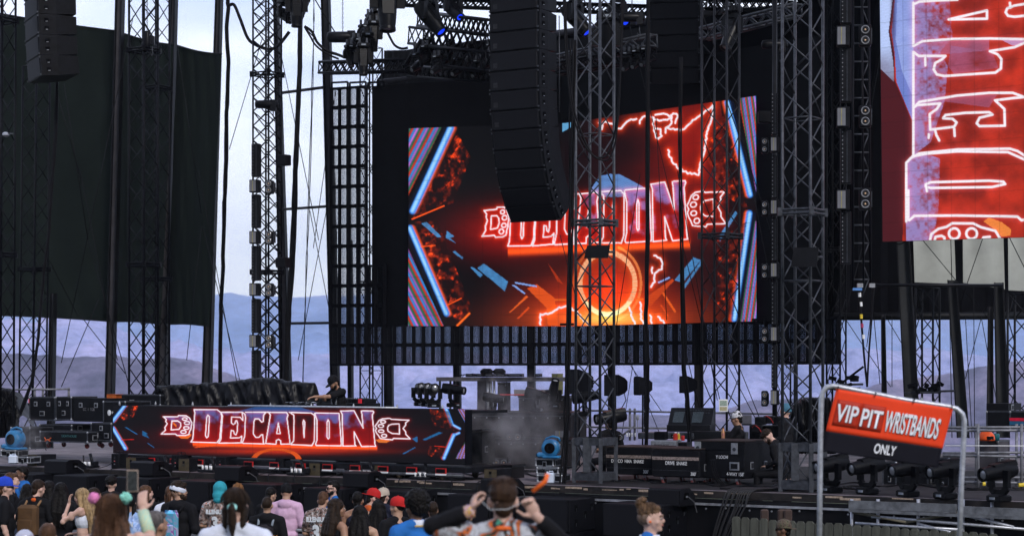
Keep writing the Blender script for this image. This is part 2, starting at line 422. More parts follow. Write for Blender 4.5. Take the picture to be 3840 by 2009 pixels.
tower(2702, 40.5, .56, -60, 1640, 'dark lattice tower before the right edge of the big screen', mat('dark_alu', (.012, .013, .018), .45, .2, var=.4), .024, .012, (885,), pitch=.6)
tower(538, 50, .50, -60, 1530, 'black lattice tower in front of the dark green curtains', TRUSS, .03, .014, (190, 992), pitch=.5)
tower(586, 57, .52, -60, 1530, 'rear black lattice tower partly behind the tower at the green curtains', TRUSS, .03, .014, (330, 1045), pitch=.55)
tower(0, 45, .42, -60, 1540, 'black lattice tower cut by the left picture edge', TRUSS, .026, .013, (78, 955), pitch=.5, lean=8)
tower(122, 56, .52, 250, 1540, 'black lattice tower under the left speaker column', TRUSS, .028, .013, (1010,), pitch=.55, lean=15)
tower(1002, 50, .50, -60, 1540, 'black lattice tower carrying strip lights in the open gap', TRUSS, .024, .014, (280, 1020), pitch=.36, zig='xx')
tower(1392, 56, .44, 180, 1540, 'lattice tower behind the left end of the video wall', STEELD, .024, .012, (1060,), pitch=.55, horiz=2)
tower(3136, 50, .36, -60, 1560, 'slim dark lattice tower behind the right grey tower', STEELD, .024, .012, (935,), pitch=.5)
tower(3478, 50, .46, 1080, 1560, 'dark lattice tower between the two thick steel columns', STEELD, .028, .014, (), pitch=.55)
tower(3832, 46, .50, 1100, 1560, 'dark lattice tower at the right picture edge', STEELD, .028, .014, (), pitch=.55)
tower(2950, 52, .4, 1230, 1560, 'short dark lattice tower deep behind the right grey tower', STEELD, .024, .012, (), pitch=.5)

# ================================================================ steel frame of the shell: tapered columns
def column(label, top, bot, Y, w0, w1, mt=STEEL, flange=.25, group='steel columns of the stage shell'):
    """I column from photo (x,y) top to bot; w widths in photo px at top/bottom"""
    a, b = P(*bot, Y), P(*top, Y); s = S(Y)
    t = thing('steel_column', label, 'steel column', b if b.z < a.z else a, 0, group)
    d1, d0 = w1 * s, w0 * s
    ax = Vector((1, 0, 0)) * .93 + Vector((0, 1, 0)) * -.2; ax.normalize(); dp = Vector((0, 0, 1)).cross(ax)
    def slab(oa, ob, wa, wb, th, along, nm, m_):
        vs = []
        for p, o, ww in ((a, oa, wa), (b, ob, wb)):
            for i, j in ((-1, -1), (1, -1), (1, 1), (-1, 1)): vs.append(p + o + along * (ww / 2 * i) + (dp if along is ax else ax) * (th / 2 * j))
        MB().add(vs, [(0, 1, 2, 3), (7, 6, 5, 4), (0, 4, 5, 1), (1, 5, 6, 2), (2, 6, 7, 3), (3, 7, 4, 0)]).build(nm, m_, t, False, True)
    slab(Vector(), Vector(), d1, d0, .02, ax, 'web', mt)
    slab(-ax * (d1 / 2), -ax * (d0 / 2), flange, flange, .03, dp, 'flange', STEELD)
    slab(ax * (d1 / 2), ax * (d0 / 2), flange, flange, .03, dp, 'flange', STEELD)
    return t
column('steel column between the widest green curtain and the middle one', (452, -60), (408, 1640), 60, 24, 26)
column('steel column between the middle and right green curtains', (655, -60), (603, 1640), 60, 16, 34)
column('steel column at the free edge of the right green curtain', (824, -60), (770, 1640), 60, 18, 30)
column('tapered steel column right of the strip light tower', (1034, -60), (1077, 1640), 60, 10, 40)
column('leaning steel column beside the left end of the video wall', (1220, -60), (1262, 1640), 58, 26, 26)
column('steel column near the left edge under the curtain', (200, 1100), (190, 1640), 60, 14, 16)
for x, wd, k in ((1312, 12, 'beside the performer'), (1455, 28, 'left of the small lattice tower'), (1712, 22, 'left of the metal riser'), (1990, 24, 'above the riser table'), (2290, 20, 'behind the central lattice tower'), (2618, 28, 'behind the mixing desk'), (2418, 8, 'far behind the cable bundle')):
    column('steel column seen under the video wall ' + k, (x, 900), (x + 4, 1640), 62, wd, wd)
column('thick dark steel column right of the lattice towers', (3385, 880), (3425, 1640), 46, 44, 50, mat('column_grey', (.032, .034, .038), .55, 0, var=.25, scale=2), .3)
column('second thick dark steel column right of the sign', (3570, 1050), (3612, 1640), 44, 30, 42, MATS['column_grey'], .3)
column('third thick dark steel column near the right edge', (3745, 1060), (3762, 1640), 42, 30, 44, MATS['column_grey'], .3)
column('narrow steel column behind the third thick column', (3715, 1150), (3712, 1640), 55, 16, 22)
column('narrow steel column left of the first thick column', (3312, 1180), (3318, 1640), 55, 12, 18)
# rails of the shell between the columns
def bar(name, label, a, b, Y, r, mt, cat='steel bar', Y2=None):
    return single(name, MB().tube([P(*a, Y), P(*b, Y2 or Y)], r, 8), mt, label, cat, smooth=True)
bar('cross_bar', 'upper steel bar crossing the open gap beside the video wall', (1055, 349), (1240, 325), 59, .045, STEEL)
bar('cross_bar', 'middle steel bar crossing the open gap beside the video wall', (1060, 785), (1240, 773), 59, .04, STEEL)
bar('cross_bar', 'lowest steel bar crossing the open gap beside the video wall', (1085, 1212), (1240, 1210), 59, .04, STEEL)
bar('roof_beam', 'long dark beam carrying the right wall above the hills', (3095, 1186), (3990, 1182), 56, .11, STEELD, 'beam')

# ================================================================ wind walls: dark green cloth
GREEN = mat('dark_green_cloth', (.010, .0142, .0128), .75, spec=.04, var=.16, scale=.6, bump=.25, bscale=1.1)
def cloth(label, tl, tr, br, bl, Y0, Y1, amp=.05, folds=7, nx=50, nz=40):
    o0 = P(*bl, Y0); t = thing('wind_wall', label, 'curtain', o0); vs = []
    for j in range(nz + 1):
        for i in range(nx + 1):
            u, v = i / nx, j / nz; Y = Y0 + (Y1 - Y0) * u
            x = (tl[0] * (1 - u) + tr[0] * u) * v + (bl[0] * (1 - u) + br[0] * u) * (1 - v)
            yt = tl[1] * (1 - u) + tr[1] * u + 7 * math.sin(math.pi * u); yb = bl[1] * (1 - u) + br[1] * u - 5 * math.sin(math.pi * u)
            p = P(x, yt * v + yb * (1 - v), Y)
            e = mnoise.fractal(Vector((u * 3.2, v * 1.1, Y0)), 1, 2, 4) * amp * 1.6
            corner = (1 - u) ** 2 * v ** 2 + u ** 2 * v ** 4 + (1 - v) ** 4
            e += amp * corner * math.sin((u * folds + v * 5) * 4)
            p.y -= e; vs.append(p)
    n = nx + 1
    MB().add(vs, [(j * n + i, j * n + i + 1, (j + 1) * n + i + 1, (j + 1) * n + i) for j in range(nz) for i in range(nx)]).build('cloth_sheet', GREEN, t, True, True)
    for k, (a, b) in enumerate(((tl, tr), (bl, br))):
        pts = [P(a[0] * (1 - u) + b[0] * u, a[1] * (1 - u) + b[1] * u + (7 if k == 0 else -5) * math.sin(math.pi * u), Y0 + (Y1 - Y0) * u - .02) for u in [i / 8 for i in range(9)]]
        MB().tube(pts, .02, 6).build('hem', STEELD, t, True, True)
    return t
cloth('widest dark green curtain behind the left speaker column', (-150, 22), (450, 118), (405, 1204), (-150, 1180), 63, 60.5)
cloth('narrow dark green curtain behind the lattice tower', (462, 125), (650, 168), (603, 1216), (428, 1206), 60.5, 59)
cloth('right dark green curtain with creases at its lower edge', (663, 170), (832, 203), (785, 1224), (626, 1216), 59.5, 58)
# masking cloth behind the video wall, and its roof
MASK = mat('black_mask_cloth', (.0035, .0035, .005), .85, spec=.03, var=.4, scale=1, bump=.3, bscale=2)
def sheet(name, label, pts_top, pts_bot, Ys, cat, mt, wav=.05):
    vs = []; n = len(pts_top); N = 12
    for k in range(n - 1):
        for i in range(N + (1 if k == n - 2 else 0)):
            u = i / N; Y = Ys[k] + (Ys[k + 1] - Ys[k]) * u
            for (pt) in (pts_top, pts_bot):
                x = pt[k][0] + (pt[k + 1][0] - pt[k][0]) * u; y = pt[k][1] + (pt[k + 1][1] - pt[k][1]) * u
                p = P(x, y, Y); p.y += wav * math.sin(i * 2.1 + k); vs.append(p)
    c = len(vs) // 2
    vs += [v + Vector((0, .03, 0)) for v in vs]; h = c * 2
    fs = [(2 * i, 2 * i + 1, 2 * i + 3, 2 * i + 2) for i in range(c - 1)] + [(h + 2 * i, h + 2 * i + 2, h + 2 * i + 3, h + 2 * i + 1) for i in range(c - 1)]
    fs += [(2 * i, 2 * i + 2, h + 2 * i + 2, h + 2 * i) for i in range(c - 1)] + [(2 * i + 1, h + 2 * i + 1, h + 2 * i + 3, 2 * i + 3) for i in range(c - 1)]
    return single(name, MB().add(vs, fs), mt, label, cat)
sheet('masking_cloth', 'black masking cloth hung behind the video wall', [(1412, 300), (1500, 190), (2120, 110), (2900, 20), (3330, -40)], [(1412, 1215), (1500, 1215), (2120, 1215), (2900, 1215), (3120, 1215)], (58, 58, 58, 54, 50), 'masking cloth', MASK)
sheet('masking_cloth', 'black masking cloth right of the video wall down to the beam', [(2990, -70), (3330, -70), (3560, -70), (4100, -70)], [(2990, 1182), (3330, 1182), (3560, 1182), (4100, 1182)], (57, 57, 57, 57), 'masking cloth', MASK)
ROOFM = mat('roof_panel', (.012, .012, .015), .4, .2, var=.5, scale=.7, aniso=(6, 1, 1))
sheet('roof_panel', 'dull metal fascia panel above the left half of the video wall', [(1440, 190), (1530, 188), (1900, 180), (2500, 90)], [(1440, 330), (1530, 330), (1900, 330), (2500, 250)], (57.4, 57.4, 57.4, 56), 'fascia panel', ROOFM, .02)
bar('fascia_beam', 'grey edge beam sloping along the fascia above the video wall', (1420, 308), (1680, 278), 56.5, .07, STEEL, 'beam')
bar('fascia_beam', 'grey gutter beam rising behind the central lattice tower', (2070, 128), (2760, 35), 56, .09, STEEL, 'beam', 52)
# translucent pale panels at right
PALE = mat('pale_tarpaulin', (.36, .38, .36), .7, var=.12, scale=1.5, bump=.3)
for lab, q, Y in (('pale grey tarpaulin panel right of the first thick column', ((3425, 860), (3580, 860), (3585, 1064), (3430, 1058)), 50),
                  ('pale grey tarpaulin panel between the second and third thick columns', ((3612, 860), (3765, 860), (3768, 1084), (3612, 1060)), 48),
                  ('pale grey tarpaulin panel at the right picture edge', ((3782, 850), (3960, 850), (3960, 1096), (3782, 1088)), 46)):
    vs = []
    for j in range(9):
        for i in range(13):
            u, v = i / 12, j / 8; a = Vector(q[3]).lerp(Vector(q[2]), u); b = Vector(q[0]).lerp(Vector(q[1]), u); c = a.lerp(b, v)
            p = P(c.x, c.y, Y); p.y += .05 * math.sin(u * 9) * v + .05 * v; vs.append(p)
    vs += [v + Vector((0, .02, 0)) for v in vs]
    fs = [(j * 13 + i, j * 13 + i + 1, (j + 1) * 13 + i + 1, (j + 1) * 13 + i) for j in range(8) for i in range(12)]
    fs += [tuple(k + 117 for k in f[::-1]) for f in fs]
    single('tarpaulin', MB().add(vs, fs), PALE, lab, 'tarpaulin', smooth=True)
# roof over the stage, above the picture
rf = MB(); a_ = P(1560, -900, 60); 
rf.add([(-3.5, 62, 21), (15, 62, 21), (14, 33, 18.5), (-2.5, 46, 18.5)], [(0, 1, 2, 3)]); rf.add([(-3.5, 62, 21.3), (15, 62, 21.3), (14, 33, 18.8), (-2.5, 46, 18.8)], [(0, 1, 2, 3)])
single('stage_roof', rf, STEELD, 'dark roof canopy high over the stage', 'roof')

# ================================================================ cables, wires, bundles
def wire(label, pts, Y, r, mt=CABLE, name='cable', cat='cable', sag=0, Y2=None):
    ps = [P(x, y, Y + ((Y2 or Y) - Y) * i / max(1, len(pts) - 1)) for i, (x, y) in enumerate(pts)]
    out = []
    for i in range(len(ps) - 1):
        n = 8 if len(ps) > 2 or sag else 1
        for k in range(n):
            u = k / n
            p0, p1, p2, p3 = ps[max(i - 1, 0)], ps[i], ps[i + 1], ps[min(i + 2, len(ps) - 1)]
            v = p1.lerp(p2, u) if len(ps) == 2 else .5 * ((2 * p1) + (p2 - p0) * u + (2 * p0 - 5 * p1 + 4 * p2 - p3) * u * u + (3 * p1 - p0 - 3 * p2 + p3) * u ** 3)
            if sag: v = v - Vector((0, 0, sag * 4 * u * (1 - u)))
            out.append(v)
    out.append(ps[-1])
    return single(name, MB().tube(out, r, 6), mt, label, cat, smooth=True)
def bundle(label, pts, Y, r, n=5, sp=.03):
    t = thing('cable_bundle', label, 'cable bundle', P(*pts[-1], Y))
    for k in range(n):
        ox, oy = random.uniform(-sp, sp), random.uniform(-sp, sp); ph = random.random() * 6
        ps = []
        for i in range(len(pts) - 1):
            for q in range(6):
                u = q / 6; x = pts[i][0] * (1 - u) + pts[i + 1][0] * u; y = pts[i][1] * (1 - u) + pts[i + 1][1] * u
                ps.append(P(x, y, Y) + Vector((ox + .012 * math.sin(ph + i + u * 3), oy, 0)))
        ps.append(P(*pts[-1], Y) + Vector((ox, oy, 0)))
        MB().tube(ps, r, 6).build('cable', CABLE, t, True, True)
    return t
bundle('thick black cable bundle dropping beside the right green curtain', [(852, -60), (855, 30), (850, 120), (858, 240), (850, 420), (846, 640), (840, 760), (835, 1000), (828, 1180), (826, 1460)], 52, .032, 4, .03)
wire('black cable arching from the hanging bundle to the strip light tower', [(858, 22), (878, 20), (900, 70), (930, 145), (965, 172), (1010, 185), (1045, 170), (1085, 120)], 51, .045)
bundle('thick black cable bundle hanging behind the strip light tower', [(1128, -60), (1125, 250), (1118, 420), (1108, 640), (1104, 800), (1095, 1000), (1082, 1180), (1075, 1380), (1068, 1500)], 51, .033, 6, .05)
bundle('thin cable pair hanging left of the video wall', [(1178, -60), (1178, 100), (1170, 420), (1158, 800), (1152, 960), (1145, 1180), (1138, 1400), (1135, 1520)], 51, .012, 2, .02)
bundle('black cable bundle hung left of the central lattice tower', [(2150, 150), (2146, 420), (2142, 840), (2134, 1100), (2128, 1400), (2125, 1600), (2108, 1850)], 35.4, .017, 6, .04)
bundle('black cable bundle in front of the big screen right of the lattice tower', [(2432, -60), (2431, 400), (2432, 900), (2425, 1180), (2430, 1400), (2424, 1700)], 38, .018, 6, .042)
bundle('slim black cable bundle hanging near the right part of the screen', [(2553, 215), (2552, 600), (2558, 900), (2566, 1380), (2578, 1520), (2590, 1700)], 38, .016, 6, .036)
bundle('black cables running down to the tower by the left speaker column', [(212, 300), (205, 520), (190, 700), (182, 860), (160, 1050), (140, 1290), (118, 1430), (78, 1540), (45, 1600)], 46, .022, 5, .05)
for lab, pts, Y, r in (
    ('left branch of the black loop cable hanging over the central tower', [(2118, -40), (2128, 200), (2150, 400), (2190, 520), (2222, 580), (2250, 592), (2280, 575), (2305, 500), (2318, 380), (2330, 200), (2338, -40)], 35.0, .02),
    ('inner loop cable hanging over the central tower', [(2112, -40), (2122, 200), (2140, 380), (2170, 500), (2215, 575), (2262, 602), (2290, 585), (2312, 500), (2326, 300), (2332, -40)], 34.9, .016),):
    wire(lab, pts, Y, r)
for i, (a, b, Y) in enumerate((((1055, 210), (1195, 900), 56), ((1260, 330), (1175, 930), 57), ((1238, 715), (1118, 1350), 57), ((1162, 790), (1238, 1180), 57), ((985, 140), (860, 560), 58),
        ((665, 175), (755, 800), 57), ((755, 850), (700, 1350), 57), ((760, 850), (905, 1450), 57), ((745, 640), (900, 1500), 58), ((205, 320), (312, 700), 55), ((240, 315), (330, 900), 55), ((330, 900), (500, 1500), 55),
        ((500, 60), (230, 1360), 56), ((0, 620), (290, 1180), 56), ((300, 1180), (470, 1400), 55), ((370, 1120), (230, 1450), 55), ((300, 640), (440, 1350), 54),
        ((2360, 90), (2700, 1500), 46), ((2400, 650), (2310, 1230), 44), ((2460, 440), (2500, 1200), 44), ((2540, 640), (2690, 1500), 46), ((2300, 1200), (2480, 1640), 50), ((2372, 1376), (2330, 1640), 50), ((2365, 1370), (2480, 1540), 50),
        ((2760, 380), (2950, 1380), 44), ((2720, 330), (3010, 1250), 46), ((2550, 1230), (2640, 1600), 45), ((2770, 1370), (2870, 1620), 45), ((2100, 880), (2160, 1120), 44), ((2730, 1370), (2860, 1620), 45),
        ((3160, 1180), (3340, 1450), 50), ((3330, 1200), (3460, 1420), 50), ((3460, 900), (3650, 1130), 48), ((3240, 560), (3310, 160), 45), ((3250, 1300), (3280, 1080), 45), ((3100, 1450), (3240, 900), 45), ((3570, 1640), (3560, 1100), 45),
        ((3680, 1190), (3620, 1420), 50), ((3680, 1190), (3740, 1520), 50), ((3640, 1100), (3860, 1420), 48), ((3780, 880), (3860, 1040), 45), ((3620, 1180), (3645, 1640), 50), ((3650, 900), (3655, 1640), 50), ((3565, 880), (3570, 1070), 47), ((3690, 880), (3600, 1140), 47), ((3260, 1000), (3300, 1440), 47), ((3345, 1180), (3345, 1450), 47))):
    wire('guy wire %s, the %s from the left of its kind' % ('steel and thin', ''), [a, b], Y, .012 if Y > 52 else .010, CABLE, 'guy_wire', 'guy wire')
gws = [o for o in bpy.data.objects if o.name.startswith('guy_wire')]
def place_words(px):
    for lim, t in ((450, 'over the widest green curtain'), (660, 'over the middle green curtain'), (850, 'over the right green curtain'), (1250, 'in the open gap left of the video wall'), (2120, 'behind the long speaker column'), (2450, 'across the big screen beside the central tower'), (2620, 'across the right half of the big screen'), (2900, 'across the dark lattice tower'), (3300, 'behind the right grey tower'), (3500, 'between the right lattice tower and the first thick column'), (3680, 'near the second thick column'), (5000, 'near the right picture edge')):
        if px < lim: return t
for i, o in enumerate(gws):
    px = 1920 + o.location.x * F / o.location.y; 
    w_ = sum(1 for q in gws[:i] if place_words(1920 + q.location.x * F / q.location.y) == place_words(px))
    o['label'] = ('%s thin guy wire running ' % ordn(w_)) + place_words(px); o['group'] = 'guy wires bracing the stage'
# ================================================================ LED pictures: a light value for every point of each panel
def conv(pts, ox, oy, k): return [(ox + x / k, oy + y / k) for x, y in pts]
class Pic:
    """picture evaluated at the panel's own grid points (x, y arrays)"""
    def __init__(s, X, Y, rgb=(0, 0, 0)): s.X, s.Y = X, Y; s.c = np.zeros(X.shape + (3,)) + np.array(rgb)
    def inside(s, poly):
        r = np.zeros(s.X.shape, bool); n = len(poly)
        for i in range(n):
            x1, y1 = poly[i]; x2, y2 = poly[(i + 1) % n]
            if y1 == y2: continue
            c = ((y1 > s.Y) != (y2 > s.Y)) & (s.X < (x2 - x1) * (s.Y - y1) / (y2 - y1) + x1); r ^= c
        return r
    def mix(s, a, col):
        a = np.clip(a, 0, 1)[..., None]; s.c = s.c * (1 - a) + np.array(col) * a
    def addc(s, a, col): s.c += np.clip(a, 0, 9)[..., None] * np.array(col)
    def dist(s, pts, close=False):
        d = np.full(s.X.shape, 1e9); P_ = list(pts) + ([pts[0]] if close else [])
        for (x1, y1), (x2, y2) in zip(P_, P_[1:]):
            dx, dy = x2 - x1, y2 - y1; l2 = dx * dx + dy * dy + 1e-9
            t = np.clip(((s.X - x1) * dx + (s.Y - y1) * dy) / l2, 0, 1)
            d = np.minimum(d, (s.X - x1 - t * dx) ** 2 + (s.Y - y1 - t * dy) ** 2)
        return np.sqrt(d)
    def neon(s, lines, w, glow, gcol=(1, .12, .01), core=(1, .93, 1), gs=.9):
        D = np.full(s.X.shape, 1e9)
        for pts, cl in lines: D = np.minimum(D, s.dist(pts, cl))
        s.addc(gs * np.exp(-(D / glow) ** 1.1), gcol); s.mix(np.clip((w - D) / (w * .5) + .5, 0, 1), core)
    def beam(s, a, b, w, col, soft=.5, al=1):
        d = s.dist([a, b]); s.mix(al * np.clip((w - d) / (w * soft), 0, 1), col)
    def blob(s, c, rx, ry, col, p=1.): s.addc(p * np.exp(-(((s.X - c[0]) / rx) ** 2 + ((s.Y - c[1]) / ry) ** 2)), col)
def vnoise(X, Y, sc, seed=0, octv=4, ax=1., ay=1.):
    rng = np.random.RandomState(seed); out = np.zeros(X.shape); amp = 1.; tot = 0
    for o in range(octv):
        g = rng.rand(64, 64); u = X * ax / sc * 2 ** o; v = Y * ay / sc * 2 ** o
        i, j = np.floor(u).astype(int), np.floor(v).astype(int); a, b = u - i, v - j; a = a * a * (3 - 2 * a); b = b * b * (3 - 2 * b)
        i %= 64; j %= 64; i2, j2 = (i + 1) % 64, (j + 1) % 64
        out += amp * ((g[i, j] * (1 - a) + g[i2, j] * a) * (1 - b) + (g[i, j2] * (1 - a) + g[i2, j2] * a) * b); tot += amp; amp *= .5
    return out / tot
Z1 = lambda p: conv(p, 600, 1350, 3.37)
Z2 = lambda p: conv(p, 1200, 1350, 3.37)
def ellp(cx, cy, rx, ry, n=14): return [(cx + rx * math.cos(6.2832 * i / n), cy + ry * math.sin(6.2832 * i / n)) for i in range(n)]
LOGO = [  # neon outlines of the lettering, (points, closed)
 (Z1([(40,712),(225,712),(235,697),(330,700),(375,730),(390,765),(405,790),(395,830),(390,870),(375,895),(365,935),(320,948),(215,948),(195,930),(15,930),(70,880),(60,850),(92,800),(72,770),(80,745)]), True),
 (Z1([(150,765),(225,765),(260,790),(265,830),(240,870),(140,878)]), True)] + [(Z1(ellp(*q)), True) for q in ((313,740,30,17),(342,790,34,20),(333,853,34,18),(297,903,34,20))] + [
 (Z1([(430,622),(720,622),(765,655),(780,700),(755,990),(720,1040),(390,1030),(415,990),(440,660)]), True),
 (Z1([(605,690),(625,712),(610,960),(590,978),(575,950),(590,720)]), True),
 (Z1([(770,655),(1040,655),(1075,680),(1080,720),(1070,960),(1040,1042),(740,1045),(768,1000),(790,700)]), True),
 (Z1([(1040,660),(1048,760),(1015,720),(905,715),(903,790),(925,810),(950,795),(955,765),(970,760),(982,800),(975,900),(960,940),(940,930),(930,890),(900,885),(890,980),(1000,978),(1035,955),(1025,1035)]), False),
 (Z1([(1080,655),(1340,655),(1310,690),(1305,770),(1285,780),(1250,740),(1200,740),(1185,780),(1180,930),(1210,972),(1250,972),(1280,940),(1300,940),(1305,1040),(1318,1054),(1050,1048)]), False),
 (Z1([(1350,655),(1372,655),(1395,690),(1360,900),(1335,1050),(1465,1058),(1470,1010),(1500,997),(1525,1015),(1528,1058),(1645,1055),(1605,730),(1618,690),(1600,658),(1375,657)]), False),
 (Z1([(1495,790),(1520,925),(1475,925)]), True),
 (Z1([(1635,655),(1690,690),(1695,760),(1688,1020),(1655,1055)]), False),
 (Z1([(1640,657),(1910,665),(1950,692),(1953,740),(1950,1020),(1920,1075),(1655,1062)]), False),
 (Z1([(1815,755),(1830,780),(1820,975),(1808,780)]), True),
 (Z1([(2262,668),(1975,664),(1955,670),(1985,760),(1985,1000),(1965,1060),(1975,1075),(2290,1078),(2292,1050),(2265,700)]), True),
 (Z1([(2125,750),(2140,780),(2138,980),(2125,990),(2112,970),(2112,780)]), True),
 (Z2([(260,640),(430,635),(545,855),(530,680),(520,640),(540,637),(670,640),(680,655),(660,690),(695,1060),(705,1085),(525,1087),(430,900),(440,1060),(455,1080),(290,1082),(280,680)]), True),
 (Z2([(790,738),(880,732),(905,745),(1125,755),(1080,790),(1085,815),(1050,860),(1085,905),(1085,935),(1140,990),(930,985),(915,1003),(830,995),(760,985),(740,950),(715,920),(700,885),(715,860),(695,830),(720,800),(745,760)]), True),
 (Z2([(1000,802),(1005,930),(910,922),(860,895),(852,850),(870,820),(910,805)]), True)] + [(Z2(ellp(*q)), True) for q in ((797,775,32,18),(770,828,34,20),(773,893,34,18),(810,952,32,20))]
def homog(src, dst):
    A_ = []; b_ = []
    for (x, y), (u, v) in zip(src, dst):
        A_ += [[x, y, 1, 0, 0, 0, -u * x, -u * y], [0, 0, 0, x, y, 1, -v * x, -v * y]]; b_ += [u, v]
    h = np.linalg.solve(np.array(A_), np.array(b_)); return np.append(h, 1).reshape(3, 3)
def hmap(H, pts): return [((H[0, 0] * x + H[0, 1] * y + H[0, 2]) / (H[2, 0] * x + H[2, 1] * y + 1), (H[1, 0] * x + H[1, 1] * y + H[1, 2]) / (H[2, 0] * x + H[2, 1] * y + 1)) for x, y in pts]
def letters_fill(p, logo, top, bot, dark=(.30, .005, .01), up=(.42, .36, .75), x0=0):
    nz = vnoise(p.X, p.Y, 34, 3, 4)
    for i in (0, 6, 8, 10, 11, 15, 16, 18):
        if i >= len(logo): continue
        m = p.inside(logo[i][0]).astype(float); t = np.clip((p.Y - top) / (bot - top), 0, 1)
        p.mix(m * .9, dark); p.mix(m * np.clip((.55 - t) * 2.0 + (nz - .5) * 3.2, 0, 1) * .75 * np.clip((p.X - x0) / 60, 0, 1), up)
        p.addc(m * np.clip(t - .3, 0, 1), (.28, .015, 0))
def embers(p, poly, seed, dens=.62, ax=1., ay=1., sc=16, col=(1.1, .16, .02)):
    m = p.inside(poly); nz = vnoise(p.X + seed * 9, p.Y, sc, seed, 4, ax, ay)
    n2 = vnoise(p.X * .8 + p.Y * .6, p.Y * .8 - p.X * .6, sc * .8, seed + 5, 4, 1.9, .5); p.mix(m * .55, (.05, .008, .006)); p.addc(m * np.clip((n2 * .55 + nz * .45 - dens - .02) * 7, 0, 1.1), col); p.addc(m * np.clip((nz - .42) * .7, 0, 1), col)
def rainbow(p, poly, o, ang, per):
    m = p.inside(poly); t = ((p.X - o[0]) * math.cos(ang) + (p.Y - o[1]) * math.sin(ang)) / per; f = t - np.floor(t); k = t / 6
    cols = [(.85, .35, .95), (.0, .32, .2), (.85, .1, .03), (.05, .45, .9)]
    for i, c in enumerate(cols):
        d = np.abs(((f - i / 4 + .5) % 1) - .5); p.addc(m * np.clip(1 - d * 5, 0, 1) * np.clip((1.15 - k) if i == 0 else 1, .15, 1), c)
BL = (.10, .42, 1.0); BLW = (.5, .78, 1.05); ORG = (1.1, .22, .03)
def pic_main(X, Y):
    p = Pic(X, Y, (.004, .004, .007))
    q = lambda pts: conv(pts, 1800, 650, 1.926)
    # red field
    m = p.inside([(1960, 500), (2120, 462), (2700, 375), (2740, 700), (2700, 1222), (1850, 1222), (1900, 1010), (1960, 900)]).astype(float)
    sh = np.clip((X - 2120) / 450, 0, 1) * np.clip((1000 - Y) / 300, .2, 1)
    p.addc(m * sh * (.35 + 1.1 * vnoise(X, Y, 90, 8, 3)), (.21, .016, .006)); p.blob((2260, 1130), 260, 105, (.66, .08, .01), 1.); p.blob((2270, 1210), 330, 75, (.7, .16, .02), .9)
    p.blob((2230, 840), 380, 95, (.36, .022, .006), 1.0); p.blob((1900, 880), 190, 90, (.30, .012, .004), 1.)
    p.blob((2580, 560), 120, 160, (.22, .012, 0), 1.); p.mix(.85 * np.exp(-(((X - 2230) / 190) ** 2 + ((Y - 580) / 90) ** 2)), (.04, .003, .006))
    # side stripes and beams
    rainbow(p, [(1530, 470), (1656, 478), (1530, 735)], (1530, 480), R(27), 33)
    rainbow(p, [(1530, 930), (1665, 1224), (1530, 1224)], (1530, 1224), R(-27), 33)
    rainbow(p, [(2768, 366), (2850, 340), (2850, 690), (2835, 720)], (2850, 360), R(172), 22)
    rainbow(p, [(2822, 830), (2850, 830), (2850, 1210), (2768, 1205)], (2850, 1205), R(188), 22)
    for a, b, w in (((1690, 480), (1548, 790), 17), ((1538, 855), (1675, 1175), 15), ((2727, 385), (2812, 730), 15), ((2810, 800), (2752, 1195), 15)):
        o = 9 if a[0] < 2000 else -9
        p.beam((a[0] + o, a[1]), (b[0] + o, b[1]), w, ORG, .7); p.beam(a, b, w, BL, .5); p.beam((a[0] - o * .2, a[1]), (b[0] - o * .2, b[1]), w * .55, BLW, .7)
        p.beam((a[0] - o * 2.2, a[1]), (b[0] - o * 2.2, b[1]), 7, (.01, .02, .06), .6)
    embers(p, [(1715, 500), (1765, 590), (1700, 760), (1545, 822)], 4, .6, 1.2, .9); embers(p, [(1552, 830), (1640, 830), (1770, 1160), (1715, 1226)], 7, .6)
    embers(p, [(2640, 560), (2722, 420), (2805, 790), (2700, 720)], 9, .6); embers(p, [(2690, 900), (2800, 830), (2745, 1210), (2690, 1150)], 12, .6)
    p.beam((1545, 822), (1665, 772), 3, ORG); p.beam((1715, 1220), (1760, 1175), 5, (1.1, .3, .05)); p.beam((1578, 925), (1632, 920), 2.5, ORG); p.beam((1675, 1145), (1730, 1118), 2.5, ORG)
    for a in ([(1580, 838), (1600, 832), (1656, 888), (1640, 890)], [(1675, 865), (1704, 886), (1688, 892), (1710, 912), (1672, 892)], [(1698, 944), (1706, 940), (1738, 966), (1732, 972)],
              [(1762, 1000), (1775, 1003), (1812, 1030), (1800, 1040)], [(1790, 1005), (1815, 988), (1905, 1055), (1893, 1092)], [(2600, 965), (2628, 975), (2560, 1060), (2530, 1050)], [(2700, 880), (2758, 790), (2765, 800), (2700, 905)], [(2560, 1076), (2630, 975), (2634, 985), (2562, 1090)]):
        p.mix(p.inside(a) * (.65 + .35 * vnoise(X, Y, 12, 2, 2)), (.16, .42, .72))
    # dome of blue light over the letters
    a = p.inside(q([(770, 170), (860, 20), (935, 5), (1010, 8), (1100, 55), (1200, 110), (1180, 180), (1020, 170)])); p.mix(a * np.clip(.5 + vnoise(X, Y, 30, 5, 3, .3, 2), 0, 1), (.22, .38, .68))
    p.mix(p.inside([(2108, 462), (2145, 458), (2140, 478), (2110, 495)]) * .9, (.25, .55, .8))
    # ring
    cx, cy = 2278, 1062; r = np.hypot((X - cx) / 103, (Y - cy) / 116)
    p.addc(np.exp(-np.abs(r - 1.0) * 7), (.95, .22, .03)); p.addc(np.clip((1.0 - r), 0, 1) * 1.1, (.7, .07, .01))
    an = np.arctan2(Y - cy, X - cx); sg = (np.abs(((an * 7.6) % 1) - .5) < .42)
